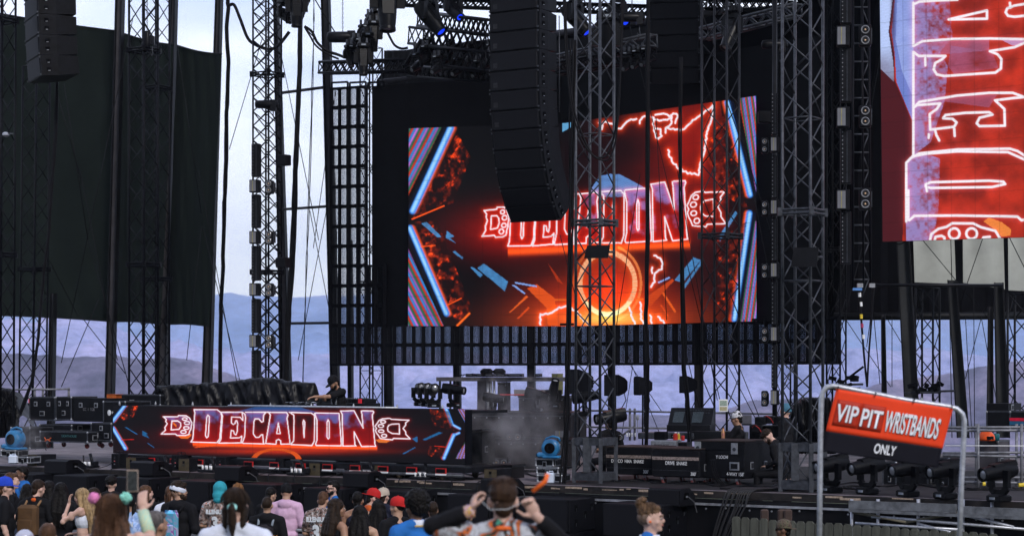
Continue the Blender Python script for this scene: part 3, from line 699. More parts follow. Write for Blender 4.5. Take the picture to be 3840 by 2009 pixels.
    p.mix((np.abs(r - 1) < .085) * np.where(sg, .95, .5), (1, .60, .38)); p.mix((np.abs(r - 1) < .07) * (Y > 1130), (1.05, .9, .6))
    p.mix((np.abs(r - 1.22) < .045) * (np.abs(an) < 1.3) * .8, (.95, .36, .14)); p.mix((np.abs(r - 1.22) < .045) * (np.abs(an) > 1.9) * .6, (.85, .25, .08))
    p.blob((2278, 1195), 120, 26, (1, .55, .2), 1.)
    for pl, c in ((([(490, 650), (545, 720), (600, 800), (560, 780)]), (.6, .10, .015)), ([(340, 830), (410, 800), (540, 900), (565, 1095), (490, 1095), (480, 970)], (.9, .2, .03)), ([(210, 1005), (335, 880), (350, 890), (225, 1000)], (1, .26, .05)), ([(265, 1050), (350, 962), (358, 972), (285, 1045)], (.9, .18, .03)),
                  ([(1310, 860), (1325, 855), (1420, 1000), (1405, 1005)], (1, .26, .05)), ([(1300, 950), (1310, 945), (1365, 1030), (1355, 1035)], (.9, .18, .03)), ([(1190, 900), (1390, 760), (1400, 775), (1230, 960)], (.75, .15, .03)), ([(540, 905), (660, 905), (660, 920), (540, 920)], (.9, .25, .05)), ([(1120, 900), (1180, 900), (1180, 915), (1120, 915)], (.9, .25, .05))):
        p.mix(p.inside(q(pl)) * .85, c)
    for pl in ([(250, 782), (410, 810), (412, 822), (255, 795)], [(1282, 785), (1370, 745), (1374, 756), (1290, 795)], [(232, 808), (250, 805), (330, 865), (320, 872)]): p.mix(p.inside(q(pl)), (.35, .5, .85))
    # lettering
    H = homog([(716, 1657), (1409, 1672), (1402, 1543), (728, 1534)], [(1904, 925), (2579, 897), (2572, 682), (1916, 738)])
    lg = [(hmap(H, a), c) for a, c in LOGO]; lgi = [i for i in range(len(lg))]
    letters_fill(p, lg, 700, 920, (.34, .012, .008), x0=2170)
    p.addc(np.exp(-(((Y - (945 - (X - 1900) * .04)) / 14) ** 2)) * (X > 1905) * (X < 2590), (.95, .2, .03))
    p.neon(lg, 2.4, 7.5, gs=.75)
    o = lambda pts: conv(pts, 1800, 0, 1.926)
    LT = [o(a) for a in ([(860, 885), (880, 930), (890, 880), (950, 890), (990, 925), (1020, 925), (1070, 870), (1130, 860)], [(1150, 890), (1160, 860), (1190, 840)], [(1250, 850), (1250, 880), (1265, 980), (1285, 1005), (1310, 985), (1300, 935), (1270, 930)],
        [(1240, 850), (1280, 870), (1340, 870), (1385, 850), (1380, 900), (1340, 930), (1340, 960)], [(1360, 930), (1465, 940), (1540, 870), (1640, 800), (1680, 770), (1690, 740)], [(1270, 830), (1330, 820), (1370, 840), (1400, 820), (1430, 830), (1410, 890)],
        [(1360, 1080), (1370, 1130), (1400, 1180), (1440, 1220), (1500, 1250), (1580, 1260), (1590, 1180), (1620, 1100), (1640, 950), (1670, 870), (1692, 735)])]
    LT += [q(a) for a in ([(1255, 590), (1300, 610), (1318, 650), (1310, 690), (1260, 720), (1260, 780), (1235, 820)], [(1240, 680), (1245, 720)], [(435, 1095), (435, 1020), (510, 1010), (570, 970), (630, 960), (700, 1000), (740, 1050), (780, 1090)], [(1080, 970), (1100, 1040), (1120, 1090)],
        [(1160, 930), (1165, 1050), (1185, 1090)], [(1230, 1020), (1240, 1080)], [(1285, 1030), (1330, 1080)])]
    jag = []
    for k, a in enumerate(LT):
        n_ = []
        for (x1, y1), (x2, y2) in zip(a, a[1:]):
            L_ = max(1, int(math.hypot(x2 - x1, y2 - y1) / 8))
            for i in range(L_): n_.append((x1 + (x2 - x1) * i / L_ + 2.2 * math.sin(i * 2.4 + k), y1 + (y2 - y1) * i / L_ + 2.2 * math.cos(i * 3.1 + k)))
        n_.append(a[-1]); jag.append((n_, False))
    p.neon(jag, 3.4, 10, (1, .16, .02))
    return p.c
def pic_booth(X, Y):
    p = Pic(X, Y, (.006, .006, .011))
    p.blob((1080, 1640), 420, 48, (.30, .012, .006), 1.); p.blob((1060, 1690), 330, 12, (.55, .07, .01), 1.); p.blob((1060, 1545), 330, 22, (.12, .01, .01), 1)
    p.mix(p.inside(Z1([(960, 650), (1190, 588), (1760, 590), (2020, 665)])) * .75, (.05, .22, .5))
    c = lambda pts: conv(pts, 0, 1350, 3.37)
    for a, b, w in (((470, 1518), (424, 1577), 9), ((424, 1604), (470, 1680), 9)):
        p.beam((a[0] + 4, a[1]), (b[0] + 4, b[1]), w, ORG, .8); p.beam(a, b, w, BL, .5); p.beam((a[0] - 1, a[1]), (b[0] - 1, b[1]), w * .5, BLW, .6)
    for a, b, w in (((1673, 1532), (1695, 1590), 9), ((1695, 1590), (1725, 1606), 6), ((1722, 1622), (1700, 1632), 6), ((1702, 1630), (1665, 1716), 9)):
        p.beam((a[0] - 4, a[1]), (b[0] - 4, b[1]), w, ORG, .8); p.beam(a, b, w, BL, .5); p.beam(a, b, w * .5, BLW, .6)
    embers(p, c([(1590, 590), (1750, 570), (1680, 720), (1450, 795)]), 4, .56, sc=10); embers(p, Z2([(1380, 620), (1620, 640), (1700, 890), (1430, 820)]), 8, .6, sc=10); embers(p, Z2([(1380, 1080), (1600, 1090), (1540, 1240), (1360, 1200)]), 5, .63, sc=10)
    rainbow(p, Z2([(1740, 615), (1830, 615), (1830, 780)]), (1743, 1540), R(150), 11); rainbow(p, Z2([(1830, 1040), (1830, 1240), (1710, 1240)]), (1743, 1700), R(200), 11)
    p.beam(c([(1530, 1003)])[0], c([(1690, 998)])[0], 1.8, (.7, .04, .01)); p.beam(Z2([(1450, 1082)])[0], Z2([(1600, 1095)])[0], 1.8, (.8, .07, .01))
    for a in (c([(1575, 845), (1600, 845), (1745, 932), (1725, 938)]), c([(1800, 888), (1868, 925), (1850, 935), (1890, 985), (1800, 950)]), c([(1858, 1045), (1872, 1043), (1952, 1098), (1945, 1106)]),
              Z2([(1295, 1000), (1500, 905), (1555, 912), (1330, 1012)]), Z2([(1160, 990), (1236, 958), (1236, 1030), (1210, 1028)]), Z2([(1030, 1185), (1195, 1095), (1215, 1098), (1070, 1180)])):
        p.mix(p.inside(a) * (.7 + .3 * vnoise(X, Y, 8, 2, 2)), (.05, .26, .5))
    r = np.hypot((X - 1036) / 84, (Y - 1722) / 38); p.mix((np.abs(r - 1) < .12) * .9, (.85, .2, .03))
    letters_fill(p, LOGO, 1535, 1668, (.25, .003, .008), (.22, .28, .62))
    p.addc(np.exp(-(((Y - (1665 + (X - 720) * .02)) / 7) ** 2)) * (X > 722) * (X < 1415), (.9, .2, .02))
    for a in ([(395, 1045), (735, 1050), (745, 1080), (560, 1095), (425, 1108), (470, 1085)],): p.mix(p.inside(Z1(a)) * .8, (.95, .18, .02))
    p.mix(p.inside(Z1([(230, 955), (340, 955), (395, 925), (390, 960), (350, 990), (265, 990)])) * .85, (.95, .3, .05)); p.mix(p.inside(Z2([(700, 1000), (760, 995), (900, 1010), (840, 1040), (740, 1035)])) * .85, (.9, .35, .08))
    p.mix(p.inside(Z1([(165, 775), (210, 815), (205, 850), (165, 800)])) * .8, (1, .35, .05))
    p.neon(LOGO, 2.1, 5, (1, .05, .03), gs=.5)
    return p.c
def pic_side(X, Y):
    a = lambda pts: conv(pts, 2700, 0, 1.685); b = lambda pts: conv(pts, 2700, 750, 1.685)
    n1 = vnoise(X, Y, 60, 3, 4); n2 = vnoise(X, Y, 14, 5, 3)
    p = Pic(X, Y, (.25, .02, .012)); p.addc(np.clip(n1 - .3, 0, 1), (.62, .05, .02)); p.addc(np.clip((X - 3450) / 400, 0, 1), (.12, .01, 0))
    p.mix(p.inside(a([(1000, 0), (1100, 0), (1075, 200), (1102, 350), (1100, 500), (1222, 790), (1222, 1000), (1170, 1050), (1150, 1600), (1000, 1600)])), (.10, .012, .018))
    t = np.clip((300 - Y) / 220, 0, 1); p.mix(p.inside(a([(1000, 0), (1090, 0), (1065, 200), (1095, 400), (1100, 520), (1000, 420)])) * np.clip(t * 1.3 + n1 * .5, 0, 1), (.55, .66, .98))
    p.mix(p.inside(a([(1105, -10), (1222, -10), (1222, 780), (1115, 520), (1105, 350), (1085, 200)])) * .93, (.20, .30, .72)); p.mix(p.inside(a([(1120, -10), (1222, -10), (1222, 620), (1150, 450), (1110, 250)])) * n1, (.45, .55, .95))
    p.mix(.75 * np.exp(-((X - 3349) / 9) ** 2) * np.clip((270 - Y) / 200, 0, 1), (.08, .03, .06))
    pur = (.40, .33, .68)
    m = p.inside(a([(1222, 0), (1450, 0), (1470, 240), (1390, 330), (1440, 420), (1420, 640), (1330, 900), (1250, 960), (1390, 1000), (1380, 1330), (1330, 1600), (1175, 1600), (1175, 1030), (1222, 990)]))
    p.mix(m * np.clip(.95 - (X - 3440) / 190 + (n2 - .5) * 1.6, 0, 1) * .85, pur)
    p.mix(p.inside(a([(1240, 650), (1500, 605), (1750, 600), (1700, 680), (1400, 640)])) * .5, (.42, .16, .30)); p.mix(p.inside(a([(1460, 290), (1720, 330), (1760, 430), (1480, 470), (1440, 420)])) * .55 * n1 * 1.6, (.42, .18, .36)); p.mix(p.inside(a([(1280, 265), (1700, 250), (1700, 320), (1400, 345)])) * .45, (.45, .22, .42)); p.mix(p.inside(a([(1780, 255), (1921, 252), (1921, 280), (1850, 290)])) * .8, (.55, .4, .7))
    p.mix(p.inside(a([(1730, 1345 - 0), (1840, 1500), (1840, 1600), (1730, 1600)])) * 0, (0, 0, 0))
    p.mix(p.inside(b([(1665, 135), (1700, 110), (1780, 140), (1840, 185), (1835, 225), (1780, 232), (1740, 190)])) * .9, (.95, .32, .07))
    Ls = [([(1222, 20), (1222, 292)], 0), ([(1222, 335), (1222, 985)], 0), ([(1222, 30), (1260, 12), (1380, 5), (1500, 0)], 0), ([(1445, 125), (1687, 68), (1687, 120)], 1), ([(1935, 25), (1860, 38), (1815, 55), (1805, 80), (1820, 102), (1860, 108), (1935, 100)], 0), ([(1832, 20), (1835, 50)], 0),
          ([(1222, 292), (1280, 262), (1470, 248), (1700, 245), (1960, 250)], 0), ([(1222, 330), (1255, 355), (1425, 355), (1400, 378), (1360, 400), (1350, 440), (1370, 472), (1420, 482), (1560, 472), (1740, 460), (1775, 435), (1778, 375), (1755, 345), (1705, 325), (1860, 300), (1950, 262)], 0),
          ([(1225, 680), (1260, 645), (1500, 605), (1700, 588), (1850, 588), (1950, 625)], 0), ([(1222, 682), (1245, 665), (1392, 655), (1370, 690), (1325, 722), (1328, 820), (1480, 802), (1495, 775), (1470, 752), (1410, 748), (1425, 728), (1550, 714), (1700, 710), (1722, 725), (1640, 745), (1622, 780), (1640, 798), (1800, 795), (1797, 690), (1738, 635), (1860, 620), (1950, 612)], 0),
          ([(1177, 1400), (1177, 1030), (1205, 1000), (1260, 970), (1500, 945), (1830, 940), (1880, 955), (1950, 1000)], 0), ([(1215, 990), (1300, 972), (1500, 957), (1820, 962), (1950, 1020)], 0), ([(1300, 1165), (1330, 1152), (1700, 1142), (1790, 1148), (1802, 1163), (1720, 1182), (1330, 1188), (1300, 1180)], 1),
          ([(1320, 850), (1318, 872)], 0), ([(1360, 825), (1368, 858)], 0), ([(1372, 862), (1385, 888)], 0), ([(1480, 815), (1483, 860)], 0), ([(1297, 370), (1298, 415)], 0), ([(1305, 1190), (1308, 1208)], 0)]
    Ls = [(a(l), bool(c)) for l, c in Ls] + [(b(l), bool(c)) for l, c in (([(1177, -20), (1180, 110), (1195, 128), (1228, 100), (1500, 98), (1800, 103), (1880, 105), (1905, 128), (1950, 120)], 0), ([(1190, -60), (1190, 108)], 0),
          ([(1325, 265), (1335, 215), (1380, 182), (1430, 170), (1468, 147), (1600, 148), (1650, 172), (1740, 195), (1768, 240), (1770, 265)], 0), (ellp(1480, 212, 34, 34), 1), (ellp(1590, 212, 34, 34), 1), ([(1355, 260), (1362, 232), (1400, 226), (1418, 236), (1418, 260)], 0), ([(1655, 260), (1665, 236), (1705, 232)], 0))]
    p.neon(Ls, 4.6, 9, (.8, .14, .16), gs=.55)
    return p.c
def glow_mat(name, st=1.0):
    m = bpy.data.materials.new(name); m.use_nodes = True; n = m.node_tree; b = n.nodes['Principled BSDF']
    b.inputs['Base Color'].default_value = (.008, .008, .01, 1); b.inputs['Roughness'].default_value = .6; b.inputs['Specular IOR Level'].default_value = .1
    a = n.nodes.new('ShaderNodeVertexColor'); a.layer_name = 'light'
    n.links.new(a.outputs['Color'], b.inputs['Emission Color']); b.inputs['Emission Strength'].default_value = st * EXP
    return m
LED = glow_mat('led_light', 1.0)
def led_sheet(name, parent, top, bot, Ys, nx, ny, fn, colour_gain=1., gam=1.45):
    """lit surface through a polyline of columns; top/bot photo points, Ys depth"""
    n = len(top); sx = [0]
    for k in range(n - 1): sx.append(sx[-1] + (P(*bot[k + 1], Ys[k + 1]) - P(*bot[k], Ys[k])).length)
    Q = np.zeros((ny + 1, nx + 1, 3)); XX = np.zeros((ny + 1, nx + 1)); YY = np.zeros_like(XX)
    for i in range(nx + 1):
        s_ = sx[-1] * i / nx; k = 0
        while k < n - 2 and s_ > sx[k + 1]: k += 1
        u = (s_ - sx[k]) / (sx[k + 1] - sx[k]); T = P(*top[k], Ys[k]).lerp(P(*top[k + 1], Ys[k + 1]), u); B = P(*bot[k], Ys[k]).lerp(P(*bot[k + 1], Ys[k + 1]), u)
        for j in range(ny + 1):
            q = T.lerp(B, j / ny); Q[j, i] = q[:]; XX[j, i] = 1920 + q.x * F / q.y; YY[j, i] = HZ - (q.z - CZ) * F / q.y
    col = np.clip(fn(XX, YY), 0, 1.15) ** gam * colour_gain
    sd = np.linspace(0, sx[-1], nx + 1)[None, :] / .5; zd = Q[:, :, 2] / .5; pi_, pj = np.floor(sd), np.floor(zd)
    hsh = np.modf(np.abs(np.sin(pi_ * 12.9898 + pj * 78.233)) * 43758.5453)[0]; col *= (1 + .11 * (hsh - .5))[..., None]
    seam = (np.abs(sd - np.round(sd)) < .022) | (np.abs(zd - np.round(zd)) < .022); col *= np.where(seam, .80, 1.)[..., None]      # cabinet joints
    rows = .86 + .14 * (np.sin(YY * 1.9) > -.2); col *= rows[..., None]      # lamp rows
    me = bpy.data.meshes.new(name); nv = (nx + 1) * (ny + 1)
    loc = parent.location if parent is not None else Vector(); v = Q.reshape(-1, 3) - np.array(loc[:])
    I, J = np.meshgrid(np.arange(nx), np.arange(ny)); a = (J * (nx + 1) + I).ravel(); fs = np.stack([a, a + nx + 1, a + nx + 2, a + 1], 1)
    me.from_pydata(v.tolist(), [], fs.tolist())
    at = me.color_attributes.new('light', 'FLOAT_COLOR', 'POINT'); at.data.foreach_set('color', np.concatenate([col.reshape(-1, 3), np.ones((nv, 1))], 1).ravel())
    me.materials.append(LED); o = bpy.data.objects.new(name, me); C.objects.link(o); o.parent = parent; return o

# ---------------------------------------------------------------- video wall
def wallpt(px, py, off=0.):
    k = [(1240, 53.), (1533, 52.), (2120, 51.), (2835, 46.5), (3125, 44.8)]
    Y = interp_lin(px, k) + off; return P(px, py, Y)
def interp_lin(x, pts):
    for (a, b), (c, d) in zip(pts, pts[1:]):
        if x <= c or (c, d) == pts[-1]: return b + (d - b) * (x - a) / (c - a)
vw = thing('video_wall', 'huge curved video wall glowing red and orange with DECADON lettering', 'video wall', wallpt(1900, 1370))
led_sheet('lit_panel', vw, [(1533, 482), (2120, 462), (2835, 360)], [(1530, 1222), (2120, 1223), (2837, 1204)], (51.95, 50.95, 46.45), 560, 330, pic_main)
# unlit panels (open mesh cabinets) seen against the light at left and below
CAB = BLK
STRIP = mat('led_strip', (.22, .21, .27), .35, .2, var=.3, scale=40)
def cabinet(x0, x1, y0, y1, x0b, x1b, y0r, y1r, nm='panel_cabinet'):
    # corners: left column top/bottom (y0,y1), right column (y0r,y1r)
    def c(u, v, off=0):
        x = x0 + (x1 - x0) * u; yt = y0 + (y0r - y0) * u; yb = y1 + (y1r - y1) * u; return wallpt(x, yt + (yb - yt) * v, off)
    m = MB(); up = (c(0, 1) - c(0, 0)).normalized()
    def fr(u0, v0, u1, v1, w, d=.07): m.beam(c(u0, v0), c(u1, v1), w, d, (0, 1, 0))
    for u, w in ((.03, .085), (.5, .1), (.97, .085)): fr(u, 0, u, 1, w if True else w)
    for v, w in ((.03, .06), (.97, .06)): fr(0, v, 1, v, w)
    # handle and latch
    fr(.41, .3, .41, .62, .012); fr(.41, .3, .47, .3, .012); fr(.41, .62, .47, .62, .012)
    fr(.59, .3, .59, .62, .012); fr(.53, .3, .59, .3, .012); fr(.53, .62, .59, .62, .012)
    for u in (.1, .4, .6, .9): m.box(c(u, .06), (.04, .07, .05)); m.box(c(u, .94), (.04, .07, .045))
    for u in (.15, .215, .28, .345, .41, .59, .655, .72, .785, .85): m.beam(c(u, .04, .02), c(u, .96, .02), .018 if y1 < 1230 else .027, .02, (0, 1, 0))
    o = m.build(nm, CAB, vw, False, True)
    return o
ys_l = [330 + k * 74.4 for k in range(15)]
def tube_y(px, py):                                   # keeps rows level in height
    return py
def rowy(px, z): Y = interp_lin(px, [(1240, 53.), (1533, 52.), (2120, 51.), (2835, 46.5), (3125, 44.8)]); return HZ - (z - CZ) * F / Y
z_top = P(1240, 332, 53).z; z_bot = P(1240, 1369, 53).z; dz = (z_top - z_bot) / 14
xl = [1240, 1308, 1376, 1444]
for k in range(3):
    for r in range(14):
        a, b = z_top - dz * r, z_top - dz * (r + 1)
        if k == 2 and r < 9: continue
        cabinet(xl[k], xl[k + 1], rowy(xl[k], a), rowy(xl[k], b), 0, 0, rowy(xl[k + 1], a), rowy(xl[k + 1], b))
x = 1444.; cols = []
while x < 3090:
    wpx = .5 / (interp_lin(x, [(1240, 53.), (1533, 52.), (2120, 51.), (2835, 46.5), (3125, 44.8)]) / F) * (1 if x < 2120 else .96); cols.append((x, x + wpx)); x += wpx
for x0, x1 in cols:
    for r in (12, 13):
        a, b = z_top - dz * r, z_top - dz * (r + 1)
        cabinet(x0, x1, rowy(x0, a), rowy(x0, b), 0, 0, rowy(x1, a), rowy(x1, b))
# closed unlit part round the picture
def wslab(pts_top, pts_bot, off, nm, mt=BLK):
    vs = []; N = 24
    for i in range(N + 1):
        u = i / N; x = pts_top[0][0] + (pts_top[1][0] - pts_top[0][0]) * u; za = pts_top[0][1] + (pts_top[1][1] - pts_top[0][1]) * u; zb = pts_bot[0] + (pts_bot[1] - pts_bot[0]) * u
        for d in (0, .06):
            q = wallpt(x, HZ, off + d); vs += [(q.x, q.y, za), (q.x, q.y, zb)]
    fs = [(4 * i, 4 * i + 1, 4 * i + 5, 4 * i + 4) for i in range(N)] + [(4 * i + 2, 4 * i + 6, 4 * i + 7, 4 * i + 3) for i in range(N)] + [(4 * i, 4 * i + 4, 4 * i + 6, 4 * i + 2) for i in range(N)] + [(4 * i + 1, 4 * i + 3, 4 * i + 7, 4 * i + 5) for i in range(N)] + [(0, 2, 3, 1), (4 * N, 4 * N + 1, 4 * N + 3, 4 * N + 2)]
    return MB().add(vs, fs).build(nm, mt, vw, False, True)
zs = z_top - dz * 12
wslab([(1395, z_top), (3100, z_top + .1)], (zs, zs), .12, 'unlit_panels', mat('unlit_panel', (.003, .003, .0045), .6, spec=.08, var=.3, scale=3))
# header rail with pin holes and hanger brackets
m = MB()
for i in range(3):
    a, b = wallpt(xl[i] + 4, 325), wallpt(xl[i + 1] - 4, 322); m.beam(a + Vector((0, 0, .1)), b + Vector((0, 0, .1)), .05, .03, (0, 1, 0)); m.beam(a + Vector((0, 0, .1)), a - Vector((0, 0, .06)), .05, .05, (0, 1, 0)); m.beam(b + Vector((0, 0, .1)), b - Vector((0, 0, .06)), .05, .05, (0, 1, 0))
m.build('hanging_header', BLK, vw, False, True)

# ---------------------------------------------------------------- hanging side screen
ss = thing('side_screen', 'tall hanging side screen with turned white neon letters on red', 'screen', P(3307, 905, 40))
led_sheet('lit_panel', ss, [(3298, -150), (4000, -170)], [(3310, 906), (4000, 884)], (40, 37.6), 330, 520, pic_side, 1., 1.15)
m = MB(); q = [P(3298, -150, 40.04), P(4000, -170, 37.64), P(4000, 884, 37.64), P(3310, 906, 40.04)]; q2 = [v + Vector((.02, .12, 0)) for v in q]
m.add(q + q2, [(0, 1, 2, 3), (4, 7, 6, 5), (0, 4, 5, 1), (3, 2, 6, 7), (0, 3, 7, 4), (1, 5, 6, 2)]); m.build('housing', BLK, ss, False, True)
wire('thin black cable drooping under the hanging side screen', [(3340, 903), (3370, 916), (3400, 903)], 39.9, .012, sag=0)

# ---------------------------------------------------------------- performer's booth with its screen
YB0, YB1 = 41.7, 36.2
bl, br_ = P(424, 1520, YB0), P(1743, 1532, YB1)
bt = thing('dj_booth', 'long low booth faced by a glowing screen reading DECADON in neon outlines', 'booth', Vector((bl.x, bl.y, DECK)), math.atan2(br_.y - bl.y, br_.x - bl.x))
led_sheet('lit_panel', None, [(424, 1520), (1743, 1532)], [(424, 1697), (1743, 1741)], (YB0 - .03, YB1 - .03), 620, 110, pic_booth)
o = bpy.data.objects['lit_panel.002']; mi = (Matrix.Translation(bt.location) @ bt.rotation_euler.to_matrix().to_4x4()).inverted()
o.data.transform(mi); o.parent = bt
BLEN = (Vector((br_.x, br_.y)) - Vector((bl.x, bl.y))).length; BZ1 = bl.z - DECK; BZ0 = P(424, 1697, YB0).z - DECK
MB().box((BLEN / 2, .12, (BZ0 + BZ1) / 2), (BLEN, .2, BZ1 - BZ0 + .01)).build('screen_backing', BLK, bt)
MB().box((BLEN / 2, .75, BZ1 - .03), (BLEN, 1.1, .05)).build('worktop', BLK2, bt)
MB().tube([(BLEN * .36, .0, BZ1 + .03), (BLEN * .83, .0, BZ1 + .03)], .022, 8).build('front_rail', GALV, bt, True)
for i in range(26):
    x = BLEN * (i + .5) / 26
    if i % 3 == 0: MB().lathe([(.016, 0), (.022, .03), (.02, .06), (.008, .09), (.008, .1)], (x, .02, BZ1), None, 8).build('top_pin', ALUB, bt, True)
MB().box((BLEN / 2, .1, BZ0 - .05), (BLEN, .14, .04)).build('bottom_rail', ALU, bt)
# rolling platform under the booth
rb_ = thing('rolling_riser', 'low castered riser carrying the glowing booth screen', 'riser', bt.location, bt.rotation_euler.z)
bz = BZ0 - .1
MB().box((BLEN / 2, .65, bz), (BLEN, 1.3, .1)).build('platform', BLK2, rb_)
MB().tube([(0, -.04, bz - .1), (BLEN, -.04, bz - .1)], .03, 8).build('frame_tube', ALU, rb_, True)
for i in range(13):
    x = .5 + i * (BLEN - 1) / 12; m = MB(); m.box((x, -.06, bz - .02), (.24, .02, .1)); m.build('red_bracket', REDM, rb_)
    MB().box((x, -.075, bz - .02), (.2, .012, .07)).build('bracket_pocket', BLK, rb_); MB().box((x, -.07, bz - .085), (.25, .02, .03)).build('bracket_lip', WHITE, rb_)
for i in range(9):
    x = .6 + i * (BLEN - 1.2) / 8
    for y in (.1, 1.1):
        w_ = MB(); w_.lathe([(.03, -.025), (.075, -.025), (.08, 0), (.075, .025), (.03, .025)], (x, y, .08), Matrix.Rotation(R(90), 3, 'Y'), 14); c_ = w_.build('caster', mat('caster_rubber', (.09, .07, .05), .6), rb_, True)
        MB().box((x, y, .15), (.07, .1, .1)).build('caster_fork', BLK2, c_)
# ================================================================ line arrays
GRILLE = mat('speaker_grille', (.0085, .0088, .012), .6, var=.35, scale=160, spec=.1)
BOXP = mat('speaker_paint', (.004, .0042, .0062), .5, var=.4, scale=7, bump=.1, spec=.1)
EMB = mat('grey_emblem', (.024, .025, .03), .6)
def line_array(label, px, py, Y, rz, angs, w=1.2, d=.72, h=.4, start=0, emblem=True):
    o = P(px, py, Y); t = thing('line_array', label, 'speaker array', o, rz)
    y, z = 0., 0.; Rx = lambda a: Matrix.Rotation(a, 3, 'X')
    n = len(angs)
    for i, a in enumerate(angs):
        a = R(a); m = Rx(a)                      # front turns down
        def T(v): v = m @ Vector(v); return (v.x, v.y + y, v.z + z)
        # body: front full height, back slightly lower
        k = .96 if i < n - 1 else 1
        hh = h * .975; f0, f1 = 0, -hh
        vs = [T(q) for q in ((-w / 2, 0, f0), (w / 2, 0, f0), (w / 2, 0, f1), (-w / 2, 0, f1), (-w / 2, d * .45, f0), (w / 2, d * .45, f0), (w / 2, d * .45, f1), (-w / 2, d * .45, f1), (-w * .47, d, f0 - hh * .07), (w * .47, d, f0 - hh * .07), (w * .47, d, f1 + hh * .07), (-w * .47, d, f1 + hh * .07))]
        b = MB().add(vs, [(0, 3, 2, 1), (0, 1, 5, 4), (3, 7, 6, 2), (0, 4, 7, 3), (1, 2, 6, 5), (4, 5, 9, 8), (7, 11, 10, 6), (4, 8, 11, 7), (5, 6, 10, 9), (8, 9, 10, 11)]).build('speaker_box', BOXP, t)
        MB().add([T(q) for q in ((-w * .46, -.018, -.02), (w * .44, -.018, -.02), (w * .44, -.018, -hh + .02), (-w * .46, -.018, -hh + .02), (-w * .48, 0, -.01), (w * .46, 0, -.01), (w * .46, 0, -hh + .01), (-w * .48, 0, -hh + .01))], [(0, 3, 2, 1), (0, 1, 5, 4), (1, 2, 6, 5), (2, 3, 7, 6), (3, 0, 4, 7)]).build('grille', GRILLE, b)
        for q in (-.035, -hh + .035):
            MB().box(T((w * .475, .0, q)), (.03, .05, .035), m).build('rigging_link', ALU, b); MB().box(T((-w * .495, .0, q)), (.02, .05, .035), m).build('rigging_link', ALU, b)
        for q in (.3, .7):
            g = MB(); g.box(T((w * .5 + .003, d * .2, -hh * q)), (.008, .1, .085), m); g.box(T((w * .5 + .008, d * .2, -hh * q - .025)), (.012, .07, .012), m); g.build('handle', mat('recess', (.002, .002, .003), .8, spec=.02), b)
            MB().box(T((w * .5 + .012, d * .2, -hh * q - .028)), (.008, .05, .01), m).build('handle_bar', ALUB, b)
        if emblem and i < n - 5:
            g = MB()
            for ex in (0, 1):
                for ez in (0, 1): g.box(T((-w * .40 + ex * .052, -.02, -hh * .62 - ez * .052)), (.046, .004, .046), m)
            g.build('emblem', EMB, b)
        y += math.sin(a) * h; z -= math.cos(a) * h
        if i < n - 1: y += .0
    return t
# front-right corner of box two sits at photo (2023,47)
c_ = P(2023, 47, 40.3) - Vector((math.cos(RZ), math.sin(RZ), 0)) * .6
px_ = 1920 + c_.x * F / c_.y
line_array('longest hanging speaker column curving down in front of the big screen', px_, 47 - 2 * 75.5, c_.y, RZ, [0, 0, 0, 0, 0, 1, 3, 7, 10, 15, 21, 29, 38])
line_array('speaker column hung at top left before the green curtains', 118, -160, 45, R(-64), [0, 0, 1, 2, 3, 5], w=1.35, d=.85, h=.46)
line_array('shorter black speaker column hung right of the central tower', 2530, -110, 47.5, R(-9), [0, 0, 1, 4, 9, 13, 18], h=.385, emblem=False)

